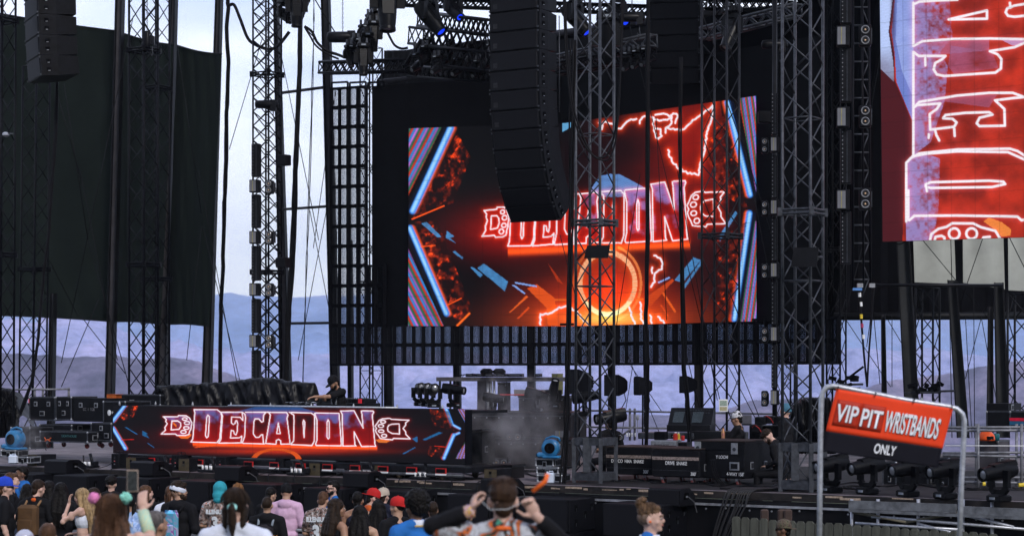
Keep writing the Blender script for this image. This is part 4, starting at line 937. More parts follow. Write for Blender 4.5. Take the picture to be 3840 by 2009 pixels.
# ================================================================ moving heads
HEADM = mat('lamp_housing', (.003, .0032, .0048), .36, var=.4, scale=9, spec=.14)
BLUEL = mat('blue_lens', (.01, .03, .3), .2, emit=(.01, .05, 1., 1.1))
def mover_parts(t, tilt, pan=0., sc=1., up=1, lit=False, rear=True):
    """up=1 standing on its base, up=-1 hanging"""
    u = up; M = Matrix.Rotation(pan, 3, 'Z')
    def g(v): return M @ Vector(v)
    b = MB().bbox((0, 0, .08 * u * sc), (.42 * sc, .36 * sc, .15 * sc), .03 * sc).build('base', HEADM, t)
    MB().box((0, -.185 * sc, .08 * u * sc), (.15 * sc, .012, .05 * sc)).build('display', mat('display_glass', (.25, .28, .33), .2), b)
    hz_ = .62 * sc * u; yk = MB()
    for s_ in (-1, 1):
        pts = [g((.12 * s_ * sc, 0, .18 * sc * u)), g((.235 * s_ * sc, 0, .30 * sc * u)), g((.235 * s_ * sc, 0, .66 * sc * u))]
        yk.beam(pts[0], pts[1], .13 * sc, .09 * sc, (0, 1, 0)); yk.beam(pts[1], pts[2], .15 * sc, .085 * sc, (0, 1, 0))
    yk.beam(g((-.14 * sc, 0, .19 * sc * u)), g((.14 * sc, 0, .19 * sc * u)), .15 * sc, .07 * sc, (0, 1, 0)); yk.build('yoke', HEADM, t)
    H = M @ Matrix.Rotation(tilt, 3, 'X')         # head axis: local -y forward
    Q = H @ Matrix.Rotation(R(90), 3, 'X')        # lathe z -> -y
    hd = MB().lathe([(.08, -.42), (.15, -.40), (.175, -.3), (.18, -.05), (.17, .02), (.165, .12), (.15, .3), (.135, .40), (.145, .41), (.145, .46), (.12, .46), (.11, .42)], (0, 0, hz_), None if False else Q @ Matrix.Diagonal((sc, sc, sc)), 18)
    o = hd.build('head', HEADM, t, 'auto')
    f = MB(); 
    for k in range(5): f.box(Vector((0, 0, hz_)) + H @ Vector((0, .08 * sc + k * .065 * sc, .15 * sc)), (.25 * sc, .02 * sc, .09 * sc), H)
    f.add([Vector((0, 0, hz_)) + H @ Vector(v) * sc for v in ((-.1, -.2, .17), (.1, -.2, .17), (.12, .38, .2), (-.12, .38, .2), (-.12, -.15, .1), (.12, -.15, .1), (.15, .4, .1), (-.15, .4, .1))], [(0, 1, 2, 3), (0, 4, 5, 1), (1, 5, 6, 2), (2, 6, 7, 3), (3, 7, 4, 0)])
    f.build('cover', HEADM, o)
    MB().ell(Vector((0, 0, hz_)) + H @ Vector((0, -.41, 0)) * sc, (.105 * sc, .105 * sc, .03 * sc), Q, 14, 6).build('lens', BLUEL if lit else LENS, o, True)
    if up < 0:
        for s_ in (-1, 1): MB().box((.12 * s_ * sc, 0, .05), (.04, .05, .12)).build('clamp', ALU, t)
def mover(label, loc, rz, tilt, pan=0, sc=1., up=1, lit=False, group=None, name='moving_head'):
    t = thing(name, label, 'stage light', loc, rz, group); mover_parts(t, tilt, pan, sc, up, lit); return t
# row on the front edge of the deck at right
row = [(3118, 1846, 0), (3252, 1853, 0), (3404, 1862, 0), (3545, 1870, 0), (3746, 1881, 0)]
lab = ['leftmost floor spotlight under the wristbands banner, half behind the banner post', 'second floor spotlight from the left under the wristbands banner', 'third floor spotlight from the left under the wristbands banner', 'fourth floor spotlight, just left of the right banner post', 'rightmost floor spotlight on the stage edge, right of the banner post']
first = None
for (x, y, Y), l in zip(row, lab):
    p = deckpt(x, y)
    if first is None: first = mover(l, p, R(-62), R(7), 0, .74, 1, False, 'row of spotlights on the right stage edge')
    else: dup(first, p, None, l)
# riser heads
r1 = None
for i, (x, y, Y) in enumerate(((1575, 1522, 44), (1600, 1524, 43.3), (1625, 1528, 42.6))):
    p = P(x, y, Y); l = ['leftmost', 'middle', 'right'][i] + ' of the three round lamp heads clustered behind the booth'
    if r1 is None: r1 = mover(l, p, R(10), R(-10), 0, .62, 1, False, 'lamp heads behind the booth')
    else: dup(r1, p, None, l)
mover('large lamp head lying sideways right of the three clustered ones', P(1700, 1526, 42.5), R(62), R(5), 0, .6, 1, False, 'lamp heads behind the booth')
mover('lamp head on the metal riser beside the white tubes', P(1850, 1552, 43), R(70), R(8), 0, .55)
mover('lamp head lying on the riser step before the dark cases', P(2012, 1545, 42), R(75), R(12), 0, .6)
mover('lamp head standing behind the base of the central tower', P(2192, 1560, 39), R(80), R(-10), 0, .6)
mover('black spotlight pointing left at the tower behind the snake cases', P(2292, 1650, 37.5), R(-70), R(8), 0, .7)
mover('upright lamp head at the right end of the riser table', P(2075, 1530, 43), R(20), R(-60), 0, .6)

# hanging heads on the rig
def hang(label, px, py, Y, rz, tilt, sc=.85, lit=False, pan=0): return mover(label, P(px, py, Y), rz, tilt, pan, sc, -1, lit, 'lights hanging from the overhead rig')
hang('blue lit hanging lamp left of the long speaker column', 1700, -40, 46, R(35), R(35), .8, True)
hang('large hanging lamp tilted left with a blue glow, over the truss corner', 1612, -40, 45, R(60), R(48), 1.05, True)
hang('hanging lamp with blue edge seen through the central tower', 2160, -30, 45, R(60), R(48), 1.0, True)
hang('blue lit hanging lamp right of the central tower', 2318, -25, 45, R(35), R(35), .8, True)
hang('big dark lamp pointing straight down above the truss cluster', 1452, -110, 44, R(10), R(80), 1.25)
k = 0
for (x, y, Y) in ((1128, -90, 46), (1122, -55, 45), (1112, -20, 44)):
    hang('%s lamp of the stack pointing down right of the strip light tower' % ['rearmost', 'middle', 'front and lowest'][k], x, y - 25, Y, R(8), R(86), .8); k += 1
for k, (x, y, Y) in enumerate(((1440, 0, 48), (1420, 50, 47), (1400, 95, 46), (1378, 140, 45), (1362, 180, 44))):
    hang('%s big lamp from the top in the slanting row above the wall corner' % ordn(k), x, y - 18, Y, R(8), R(80), .66)
for k, (x, y, Y) in enumerate(((1408, 20, 49), (1388, 75, 48), (1362, 115, 47), (1335, 165, 46), (1310, 190, 45.5))):
    hang('%s small lamp from the top in the slanting row above the wall corner' % ordn(k), x, y - 22, Y, R(30), R(62), .5)
for k, (x, y, Y) in enumerate(((1070, -60, 46), (1068, 0, 45.5), (1090, -80, 46.5))):
    hang('%s small lamp at the top right of the strip light tower' % ordn(k), x, y, Y, R(40), R(30), .6)
k = 0
for i in range(4):
    for j in range(3):
        x, y = 1610 + i * 76 - j * 24 + (j % 2) * 8, 150 + j * 30 + i * 8
        hang('%s lamp from the left, %s row of the cluster left of the long speaker column' % (ordn(i), ['upper', 'middle', 'lower'][j]), x, y - 10, 47.5 - j * .8, R(-35), R(28), .5)
for i in range(3):
    hang('%s lamp from the left under the rising truss right of the central tower' % ordn(i), 2350 + i * 34, 195 - i * 8, 45, R(-30), R(30), .5)
hang('lamp hung under the rising truss at the dark lattice tower', 2745, 25, 42.5, R(-50), R(60), .9)
hang('pale edged lamp framed by the top of the central lattice tower', 2276, 50, 44, R(0), R(-75), 1.1)
# trusses of the rig
def rig(label, a, Ya, b, Yb, side, mt=TRUSS, zig='x'):
    p, q = P(*a, Ya), P(*b, Yb); t = thing('rig_truss', label, 'truss', (p + q) / 2); truss_box(t, p, q, side, 0, mt=mt, rc=.034, rb=.018, zig='xx' if mt is TRUSS else zig, pitch=side * 1.1); return t
rig('level black truss under the slanting lamp row at the video wall corner', (1212, 255), 52, (1560, 246), 49, .28)
rig('black truss running right from the corner above the masking cloth', (1545, 268), 49, (1860, 292), 45, .24)
rig('black truss sloping down to the long speaker column', (1590, 72), 49, (1850, 108), 44, .33)
rig('second black truss sloping under the upper one by the long speaker column', (1560, 135), 48, (1850, 165), 44, .38)
rig('third black truss sloping low before the lamp cluster', (1580, 205), 47.5, (1850, 232), 44, .4)
rig('truss receding through the slanting lamp row', (1462, -30), 50, (1345, 215), 45.5, .3)
rig('truss receding over the lamp stack beside the strip light tower', (1150, -60), 48, (1100, 60), 45, .3)
rig('leaning ladder truss at the corner of the rig', (1600, 165), 47, (1535, 268), 47, .3)
rig('high thin truss crossing behind the long speaker column', (1478, 6), 51, (2450, 40), 49, .19)
rig('thin truss rising from the central tower to the shorter speaker column', (2095, 232), 47, (2450, 152), 45, .26, ALU)
rig('lower thin truss rising behind the central tower', (2095, 258), 46.5, (2450, 200), 45, .26)
rig('long truss rising right behind the dark lattice tower', (2640, 128), 44.5, (2990, 38), 42, .24, ALU)
rig('thin truss at the top between the two right lattice towers', (2640, 18), 48, (2960, 22), 46, .2)
# chain hoists
def hoist(label, px, py, Y, horiz=True, chain=None, sc=1.):
    t = thing('chain_hoist', label, 'chain hoist', P(px, py, Y)); m = Matrix.Rotation(R(90), 3, 'Y') if horiz else None
    MB().lathe([(.05 * sc, -.32 * sc), (.10 * sc, -.30 * sc), (.115 * sc, -.2 * sc), (.115 * sc, .12 * sc), (.09 * sc, .2 * sc), (.09 * sc, .3 * sc), (.04 * sc, .32 * sc)], (0, 0, 0), m, 14).build('motor', BLK2, t, True)
    MB().box((.18 * sc, 0, -.03 * sc), (.16 * sc, .2 * sc, .3 * sc)).build('gearbox', BLK2, t)
    MB().tube([(.18 * sc, 0, -.15), (.18 * sc, 0, -.28), (.2 * sc, 0, -.36), (.16 * sc, 0, -.40), (.13 * sc, 0, -.34)], .015, 6).build('hook', ALU, t, True)
    if chain:
        L_ = chain; m_ = MB(); n = int(L_ / .055)
        for i in range(n):
            z = .12 + i * .055; a = (i % 2) * math.pi / 2; pts = [Vector((.016 * math.cos(q) * math.cos(a), .016 * math.cos(q) * math.sin(a), z + .034 * math.sin(q))) for q in [k * math.pi / 3 for k in range(7)]]
            m_.tube(pts, .006, 4, False)
        m_.build('chain', ALU, t)
    return t
hoist('black chain hoist lying level under its chain in front of the leaning column', 1285, 140, 47, True, 1.2, 1.15)
hoist('chain hoist with a red label hanging right of the central tower', 2370, 66, 44, True, .6, .9)
hoist('round chain hoist clamped high on the strip light tower', 1000, 392, 49.4, True, 2.2, .9)
hoist('chain hoist hung at the masking cloth left of the right grey tower', 2905, 168, 44, True, None, .9)
hoist('chain hoist hanging in the black tower before the green curtain', 552, 150, 49.8, False, 1.8, .7)
wire('chain hanging beside the back of the long speaker column', [(2097, 60), (2098, 420)], 41, .012, ALU, 'chain', 'chain')
for lab_, pts, Y, r in (
    ('thick cable sagging from the lamp stack to the video wall corner', [(1142, 100), (1170, 120), (1190, 160), (1225, 190), (1265, 205), (1290, 215)], 46, .035),
    ('second cable sagging from the lamp stack to the video wall corner', [(1142, 102), (1165, 140), (1185, 172), (1225, 202), (1270, 222)], 46, .025),
    ('third cable sagging from the lamp stack to the video wall corner', [(1142, 104), (1172, 135), (1200, 168), (1240, 200), (1270, 208)], 46, .016),
    ('black cable looping from the slanting lamps to the truss corner', [(1448, 110), (1462, 140), (1480, 170), (1505, 183), (1530, 180)], 46, .03),
    ('thin cable hanging between the blue lit lamps', [(1608, 56), (1650, 68), (1690, 60)], 46, .01),
    ('slack line from the top toward the level chain hoist', [(1182, 0), (1218, 60), (1280, 160)], 48, .016)):
    wire(lab_, pts, Y, r)

# ================================================================ strip lights and blinders
PAN = mat('blinder_panel', (.16, .165, .19), .3, var=.1, scale=3); PIN = mat('led_bead', (.2, .21, .23), .25)
def strip(label, x0, x1, y0, y1, Y, group):
    p = P((x0 + x1) / 2, y1, Y); s = S(Y); w, h = (x1 - x0) * s, (y1 - y0) * s
    t = thing('strip_light', label, 'strip light', p, R(-8), group)
    MB().bbox((0, 0, h / 2), (w, .2, h), .015).build('housing', BLK2, t)
    n = max(6, int(h / .075)); m = MB()
    for i in range(n): m.ell((-w * .32, -.105, h * (i + .5) / n), (.013, .008, .013), None, 6, 4)
    m.build('beads', PIN, t); MB().box((w * .1, -.108, h / 2), (w * .06, .01, h * .96)).build('fin', ALU, t)
def panel(label, x0, x1, y0, y1, Y, group):
    p = P((x0 + x1) / 2, y1, Y); s = S(Y); w, h = (x1 - x0) * s, (y1 - y0) * s
    t = thing('panel_blinder', label, 'blinder light', p, R(-8), group)
    MB().bbox((0, 0, h / 2), (w, .22, h), .012).build('housing', BLK2, t)
    MB().box((-w * .14, -.113, h / 2), (w * .62, .01, h * .86)).build('panel', PAN, t); MB().box((-w * .14, -.12, h / 2), (w * .05, .008, h * .84)).build('centre_tube', mat('tube_yellow', (.35, .32, .12), .4), t)
def twin(label, x0, x1, y0, y1, Y, group=None, horizontal=False, rz=-8):
    p = P((x0 + x1) / 2, y1, Y); s = S(Y); w, h = (x1 - x0) * s, (y1 - y0) * s
    t = thing('twin_blinder', label, 'blinder light', p, R(rz), group)
    MB().bbox((0, 0, h / 2), (w, .2, h), .02).build('housing', BLK2, t)
    for k in (-1, 1):
        c = (k * w * .24, -.10, h * .5) if horizontal else (0, -.10, h * (.5 + k * .24)); r = (h if horizontal else w) * .36
        l = MB().lathe([(r, 0), (r, .02), (r * .88, .025), (r * .8, .01), (r * .3, -.03), (.001, -.032)], c, Matrix.Rotation(R(90), 3, 'X'), 16).build('lamp', LENS, t, 'auto')
        MB().ell((c[0], c[1] + .002 - .01, c[2]), (r * .24,) * 3, None, 8, 6).build('bulb', mat('amber_bulb', (.6, .4, .25), .3), l, True)
    MB().box((w * .5 + .01, .06, h / 2), (.02, .16, h * .7)).build('yoke', ALU, t)
gl = 'lights on the strip light tower left of the video wall'
for k, (a, b) in enumerate(((540, 664), (730, 855), (922, 1052), (1120, 1248), (1312, 1430))): strip('%s strip light from the top on the tower in the open gap' % ordn(k), 946, 977, a, b, 48.8, gl)
for k, y in enumerate((675, 867, 1062, 1255, 1452)): panel('%s panel blinder from the top on the tower in the open gap' % ordn(k), 938, 976, y, y + 47, 48.6, gl)
for k, y in enumerate((677, 867, 1062, 1255, 1452)): twin('%s twin lamp blinder from the top on the tower in the open gap' % ordn(k), 996, 1026, y, y + 50, 48.8, gl)
gm = 'lights on the black pole between the video wall and the right grey tower'
for k, (a, b) in enumerate(((350, 508), (585, 745), (818, 980), (1055, 1218), (1292, 1455))): strip('%s strip light from the top on the pole by the video wall' % ordn(k), 2893, 2916, a, b, 40.4, gm)
for k, y in enumerate((515, 750, 985, 1224, 1461)):
    panel('%s panel blinder from the top on the pole by the video wall' % ordn(k), 2890, 2922, y, y + 56, 40.2, gm); twin('%s twin lamp blinder from the top beside the pole by the video wall' % ordn(k), 2855, 2880, y + 3, y + 62, 40.4, gm)
t = thing('hanging_pole', 'tall black pole carrying strip lights at the right edge of the video wall', 'light pole', P(2905, 1640, 41))
MB().tube([P(2905, -60, 41), P(2905, 1640, 41)], .05, 8).build('pole', BLK2, t, True, True); MB().box(P(2905, 1636, 41), (.5, .5, .04)).build('foot', BLK2, t, False, True)
gr_ = 'lights on the hanging ladder by the side screen'
for k, (a, b) in enumerate(((-70, 92), (185, 385), (490, 690), (795, 990))): strip('%s strip light from the top on the hanging ladder by the side screen' % ordn(k), 3152, 3192, a, b, 38.4, gr_)
for k, y in enumerate((100, 403, 712)):
    panel('%s panel blinder from the top on the hanging ladder by the side screen' % ordn(k), 3138, 3186, y, y + 76, 38.2, gr_); twin('%s twin lamp blinder from the top on the hanging ladder by the side screen' % ordn(k), 3222, 3266, y - 6, y + 76, 38.2, gr_)
t = thing('hanging_ladder', 'hanging black ladder truss left of the side screen', 'truss', P(3230, 1085, 39))
for x in (3198, 3232, 3258):
    MB().tube([P(x, -60, 39), P(x + (6 if x > 3200 else 0), 1085, 39)], .024, 8).build('rail', TRUSS, t, True, True)
m = MB()
for i in range(17):
    y = -40 + i * 68
    if i % 2: m.tube([P(3232, y, 39), P(3258, y + 66, 39)], .012)
    else: m.tube([P(3258, y, 39), P(3232, y + 66, 39)], .012)
    MB().tube([P(3198, y, 39), P(3260, y, 39)], .016).build('rung', ALU, t, True, True)
m.build('lattice', ALU, t, True, True)
for x in (3225, 3270): MB().box(P(x, 1070, 39), (.11, .08, .08)).build('clamp', ALUB, t, False, True)
MB().box(P(3215, 1084, 38.9), (.18, .03, .05)).build('name_tape', mat('blue_tape', (.1, .25, .6), .5), t, False, True)
bar('pipe', 'black pipe running right from the foot of the hanging ladder', (3265, 1068), (3760, 1070), 39, .03, BLK2, 'pipe')
wire('cable wound with coloured tape hanging from the hanging ladder', [(3222, 1090), (3230, 1200), (3240, 1330), (3252, 1450)], 39, .022)
for k, (x, y, mt_) in enumerate(((3223, 1105, WHITE), (3228, 1140, WHITE), (3229, 1186, YEL), (3232, 1220, mat('pink_tape', (.4, .05, .12), .5)), (3237, 1262, WHITE))):
    single('cable_tape', MB().tube([P(x, y - 8, 39), P(x + 1, y + 8, 39)], .03, 8), mt_, '%s band of tape from the top on the cable under the hanging ladder' % ordn(k), 'tape')
wire('second cable hanging from the hanging ladder', [(3275, 1080), (3268, 1200), (3258, 1330), (3252, 1450)], 39, .02)
def plain_box(name, label, cat, x0, x1, y0, y1, Y, d, mt, rz=RZ, handle=True):
    p = P((x0 + x1) / 2, y1, Y); s = S(Y); h = (y1 - y0) * s; t = thing(name, label, cat, p, rz); w = max(.1, ((x1 - x0) * s - d * abs(math.sin(rz))) / math.cos(rz))
    MB().bbox((0, d / 2, h / 2), (w, d, h), .015).build('cabinet', mt, t); MB().box((0, -.006, h / 2), (w * .88, .012, h * .86)).build('grille', GRILLE, t); return t
plain_box('small_speaker', 'upper small black speaker clamped right of the strip light tower', 'speaker', 1028, 1082, 580, 620, 49, .22, BOXP)
plain_box('small_speaker', 'lower small black speaker clamped right of the strip light tower', 'speaker', 1022, 1080, 965, 1003, 49, .22, BOXP)
plain_box('small_speaker', 'square black box hung at the right edge of the video wall', 'speaker', 2845, 2892, 415, 460, 41, .2, BOXP, 0)
# flat antenna panels on the towers
for lab_, (x0, x1, y0, y1), Y in (('flat tilted black panel clamped to the central lattice tower', (2190, 2288, 920, 968), 35.2), ('flat black panel clamped low inside the right grey lattice tower', (2966, 3070, 928, 1000), 32.6)):
    p = P((x0 + x1) / 2, y1, Y); t = thing('flat_panel', lab_, 'panel', p, R(-10)); s = S(Y); w, h = (x1 - x0) * s, (y1 - y0) * s
    MB().prism([(-w * .5, 0), (w * .42, 0), (w * .5, h), (-w * .38, h)], 'y', -.02, .02).build('plate', BLK2, t); MB().tube([(w * .4, .03, h * .5), (w * .62, .1, h * .5)], .02).build('bracket', ALU, t, True)
# white camera at left tower
t = thing('white_camera', 'small white camera clamped to the tower at the left picture edge', 'camera', P(22, 505, 44)); MB().bbox((0, 0, 0), (.12, .2, .1), .03).build('body', GALV, t, 'auto'); MB().box((.08, 0, .02), (.16, .05, .03)).build('arm', ALU, t)
# ================================================================ things on the stage
STEN = mat('stencil_white', (.62, .64, .68), .6)
def px_box(x0, x1, y0, y1, Y, d, rz=RZ):
    """front face spans photo columns x0..x1 (front only), rows y0..y1 at its middle; returns loc,width,height"""
    s = S(Y); wv = (x1 - x0) * s; an = rz + (x0 + x1 - 3840) / 2 / F
    w = wv / max(.25, math.cos(an)); p = P((x0 + x1) / 2, y1, Y); return p, w, (y1 - y0) * s
def road_case(label, x0, x1, y0, y1, Y, d, rz=RZ, edges=True, latches=2, handles=1, casters=False, base=0, mt=None, name='road_case', group=None, edge_m=None, lines=0):
    p, w, h = px_box(x0, x1, y0, y1, Y, d, rz); t = thing(name, label, 'road case', p, rz, group); mt = mt or WOODK; em = edge_m or ALU
    cz = .13 if casters else 0
    MB().box((0, d / 2, h / 2 + cz / 2), (w, d, h - cz)).build('case_body', mt, t)
    if edges:
        k = .028
        for sx in (-1, 1):
            m = MB(); m.box((sx * (w / 2 - k / 3), -.003, h / 2 + cz / 2), (k, .012, h - cz)); m.build('edge_trim', em, t)
        for z in (cz, h):
            MB().box((0, -.003, z + (k / 2 if z == cz else -k / 2)), (w - k * 1.4, .011, k)).build('edge_trim', em, t)
        MB().box((w / 2 + .003, d / 2, h - k / 2), (.011, d, k)).build('edge_trim', em, t)
        MB().box((w / 2 + .003, d / 2, cz + k / 2), (.011, d, k)).build('edge_trim', em, t); MB().box((w / 2 + .003, d - k / 2, (h + cz) / 2), (.011, k, h - cz)).build('edge_trim', em, t)
        for sx in (-1, 1):
            for z in (cz + .02, h - .02): MB().ell((sx * (w / 2 - .01), -.004, z), (.026, .02, .026), None, 8, 6).build('corner_ball', ALUB, t, True)
    for i in range(lines): MB().box((0, -.006, cz + (h - cz) * (.68)), (w * .98, .012, .05)).build('lid_seam', ALU, t)
    for i in range(latches):
        x = (i + .5) / latches * w - w / 2; l = MB().bbox((x, -.008, cz + (h - cz) * .70), (min(.11, w * .16), .012, .11), .01).build('latch', ALUB, t)
        MB().box((x, -.016, cz + (h - cz) * .70), (min(.06, w * .09), .01, .06)).build('latch_knob', BLK2, l)
    for i in range(handles):
        x = (i + .5) / handles * w - w / 2; l = MB().bbox((x, -.006, cz + (h - cz) * .30), (min(.16, w * .22), .012, .11), .01).build('handle', ALUB, t); MB().box((x, -.014, cz + (h - cz) * .30), (min(.12, w * .16), .01, .075)).build('handle_grip', BLK2, l)
    for z in (.45,): 
        l = MB().bbox((w / 2 + .006, d * .3, cz + (h - cz) * z), (.012, .15, .12), .008).build('side_handle', ALUB, t); MB().box((w / 2 + .014, d * .3, cz + (h - cz) * z), (.01, .11, .08)).build('handle_grip', BLK2, l)
    if casters:
        for sx in (-1, 1):
            for y in (.12, d - .12):
                c = MB().lathe([(.02, -.02), (.052, -.022), (.058, 0), (.052, .022), (.02, .02)], (sx * (w / 2 - .14), y, .058), Matrix.Rotation(R(78), 3, 'Y'), 14).build('caster', mat('red_caster', (.12, .03, .03), .5), t, True)
                MB().box((sx * (w / 2 - .14) - .01, y - .035, .095), (.05, .012, .10), Matrix.Rotation(R(12 * sx), 3, 'Y')).build('caster_plate', ALUB, c)
    return t, w, h, d
# left pile of cases
lc = 'road cases piled at the left of the stage'
road_case('tall road case with two latches standing second from the left tower', 210, 268, 1486, 1574, 45, .8, group=lc, handles=1, latches=2)
road_case('road case with silver edges directly right of the tripod camera', 112, 205, 1487, 1576, 45.6, .8, group=lc)
t, w, h, d = road_case('plain black lidded case with two square latches beside the edged cases', 276, 388, 1492, 1580, 44.6, .8, group=lc, edges=False, handles=0)
text('stencil', 'CC  1  TGR', .09, (.02, -.012, h * .52), (R(90), 0, 0), mat('faint_stencil', (.16, .16, .18), .7), t, width=.8)
t, w, h, d = road_case('black case with a white head emblem half hidden by the booth screen', 388, 470, 1503, 1600, 44, .8, group=lc, latches=0, handles=0)
m = MB(); m.ell((-w * .22, -.008, h * .55), (.055, .008, .065), None, 12, 8); m.build('emblem', STEN, t); text('stencil', 'INF', .075, (-w * .02, -.012, h * .55), (R(90), 0, 0), STEN, t)
road_case('low flat case under the edged cases at the left', 150, 268, 1590, 1614, 45.2, .8, group=lc, latches=0, handles=0)
t, w, h, d = road_case('long low road case with an orange emblem at the left', 152, 326, 1616, 1680, 43.6, .7, group=lc, latches=0, handles=0, casters=True)
text('stencil', 'LIGHTHOUSE', .075, (w * .12, -.012, h * .72), (R(90), 0, 0), mat('teal_stencil', (.04, .12, .13), .6), t)
m = MB(); m.tube([(-w * .40, -.01, h * .62), (-w * .37, -.01, h * .48), (-w * .30, -.01, h * .5), (-w * .26, -.01, h * .6)], .012, 6); m.tube([(-w * .39, -.01, h * .40), (-w * .33, -.01, h * .5), (-w * .28, -.01, h * .4)], .012, 6); m.build('emblem', mat('orange_stencil', (.5, .1, .03), .6), t)
road_case('edged road case standing between the long case and the booth screen', 342, 418, 1584, 1675, 43.4, .8, group=lc, latches=1, handles=2, casters=True)
road_case('dark dusty case behind the left blower', 42, 112, 1600, 1682, 44.6, .7, group=lc, latches=0, handles=0)
road_case('flat grey table case behind the orange box', 432, 600, 1478, 1520, 46, .7, group=lc, latches=0, handles=0)
road_case('case under the orange box', 386, 468, 1502, 1512, 45, .7, group=lc, latches=1, handles=0)
ob = P(419, 1502, 44.8); t = thing('orange_box', 'small orange box lying on the cases behind the booth screen', 'box', ob, R(-20)); MB().bbox((0, .1, .07), (.24, .26, .14), .01).build('body', mat('orange_card', (.38, .09, .02), .6), t); MB().box((.02, .1, .145), (.26, .28, .012)).build('lid', mat('orange_card2', (.3, .07, .02), .6), t)
# draped heaps
PLAST = mat('black_plastic_sheet', (.005, .005, .0075), .42, var=.4, scale=3, bump=.3, bscale=9, spec=.18)
def heap(label, top, bot_y, Y0, Y1, d=1.6, mt=PLAST, seed=1, amp=.12):
    vs = []; n = 90; rows = 22; x0, x1 = top[0][0], top[-1][0]
    for i in range(n + 1):
        u = i / n; x = x0 + (x1 - x0) * u; yt = interp_lin(x, top); Y = Y0 + (Y1 - Y0) * u; zt = P(x, yt, Y).z; zb = P(x, bot_y, Y).z
        for j in range(rows + 1):
            v = j / rows
            if v < .7: q = v / .7; z = zb + (zt - zb) * q; yy = -.15 * math.sin(q * 3.0)
            else: q = (v - .7) / .3; z = zt - .5 * q * q; yy = d * q
            f = mnoise.fractal(Vector((u * 14 + seed, v * 3.5, seed)), 1, 2, 5); f2 = (1 - min(1, abs(mnoise.noise(Vector((u * 17 + v * 2, v * 1.3, seed + 9)))) * 3.2)) ** 2 * 1.2
            p = P(x, HZ, Y); vs.append((p.x, p.y + yy + f * amp * .8 - f2 * amp * 1.3, z + f * amp * .35 * (1 if v > .5 else .2)))
    r = rows + 1; return single('draped_heap', MB().add(vs, [(i * r + j, (i + 1) * r + j, (i + 1) * r + j + 1, i * r + j + 1) for i in range(n) for j in range(rows)]), mt, label, 'covered gear', smooth=True)
heap('long heap of gear under shiny black plastic behind the booth', [(590, 1440), (720, 1436), (760, 1432), (830, 1430), (935, 1416), (1040, 1420), (1110, 1428), (1178, 1436)], 1600, 46, 44)
heap('black covered heap at the left picture edge', [(-60, 1452), (40, 1456), (62, 1480), (78, 1560)], 1640, 46, 46, seed=4)
heap('black covered heap right of the right grey tower', [(2985, 1510), (3020, 1490), (3060, 1488), (3110, 1492), (3130, 1530)], 1700, 37.5, 37.5, 1.2, seed=7)
# camera on tripod
p = deckpt(116, 1690); t = thing('tripod_camera', 'camera with a red light on a tall tripod at the left of the stage', 'camera', p, 0); hz_ = P(116, 1548, p.y).z - p.z
for a_ in (200, 340, 90): MB().tube([(0, 0, hz_), (.45 * math.cos(R(a_)), .45 * math.sin(R(a_)), .02)], [.018, .012], 6).build('leg', BLK, t, True)
MB().tube([(0, 0, hz_ - .35), (0, 0, hz_ + .1)], .025, 8).build('column', BLK, t, True); cb = MB().bbox((0, 0, hz_ + .18), (.2, .24, .15), .02).build('camera_body', BLK2, t)
MB().lathe([(.05, 0), (.055, .12)], (.12, 0, hz_ + .16), Matrix.Rotation(R(90), 3, 'Y'), 12).build('lens_barrel', BLK2, cb); MB().box((.0, -.08, hz_ + .31), (.06, .06, .10)).build('tally_light', mat('red_glow', (.5, .03, .02), .4, emit=(1, .05, .02, .7)), cb)
# blowers
BLUEP = mat('blue_moulded_plastic', (.02, .16, .36), .38, var=.2, scale=8, spec=.4)
def blower(label, x, y, Y, rz, sc=1.):
    t = thing('air_blower', label, 'blower', P(x, y, Y), rz)
    MB().lathe([(.10, -.17), (.17, -.16), (.21, -.12), (.22, 0), (.21, .12), (.17, .16), (.10, .17)], (0, 0, .24 * sc), Matrix.Rotation(R(90), 3, 'X') @ Matrix.Diagonal((sc, sc, sc)), 24).build('drum', BLUEP, t, 'auto')
    MB().bbox((-.16 * sc, 0, .07 * sc), (.34 * sc, .3 * sc, .13 * sc), .03).build('outlet', BLUEP, t, 'auto'); MB().box((-.332 * sc, 0, .07 * sc), (.01, .24 * sc, .08 * sc)).build('outlet_slot', BLK, t)
    MB().bbox((.02, 0, .02), (.42 * sc, .34 * sc, .05), .015).build('foot', BLUEP, t)
    g_ = MB().lathe([(.125 * sc, 0), (.125 * sc, .012)], (0, -.165 * sc, .24 * sc), Matrix.Rotation(R(90), 3, 'X'), 20).build('intake', BLK, t)
    for r_ in (.05, .08, .11): MB().tube([(r_ * sc * math.cos(a), -.182 * sc, .24 * sc + r_ * sc * math.sin(a)) for a in [k * math.pi / 10 for k in range(21)]], .004, 4).build('grille_ring', BLK2, g_)
    MB().tube([(-.17 * sc, -.02, .36 * sc), (-.10 * sc, -.02, .47 * sc), (.05 * sc, -.02, .52 * sc), (.20 * sc, -.02, .48 * sc), (.22 * sc, -.02, .40 * sc)], .024 * sc, 10).build('handle', BLUEP, t, True)
blower('blue air blower on white edged cases at the left edge of the stage', 58, 1684, 42.2, R(-28), .9); blower('blue air blower on top of the small silver cases before the risers', 2066, 1716, 36.2, R(-12), .76)
def rackcase(label, x0, x1, y0, y1, Y, d=.5, rz=R(-18)):
    t, w, h, d = road_case(label, x0, x1, y0, y1, Y, d, rz, True, 0, 1, False, name='rack_case', edge_m=ALUB); return t, w, h
rackcase('topmost of the three small silver cases under the right blower', 2008, 2076, 1717, 1749, 36.2); t, w, h = rackcase('middle one of the three small silver cases under the right blower', 2012, 2094, 1750, 1777, 36.1)
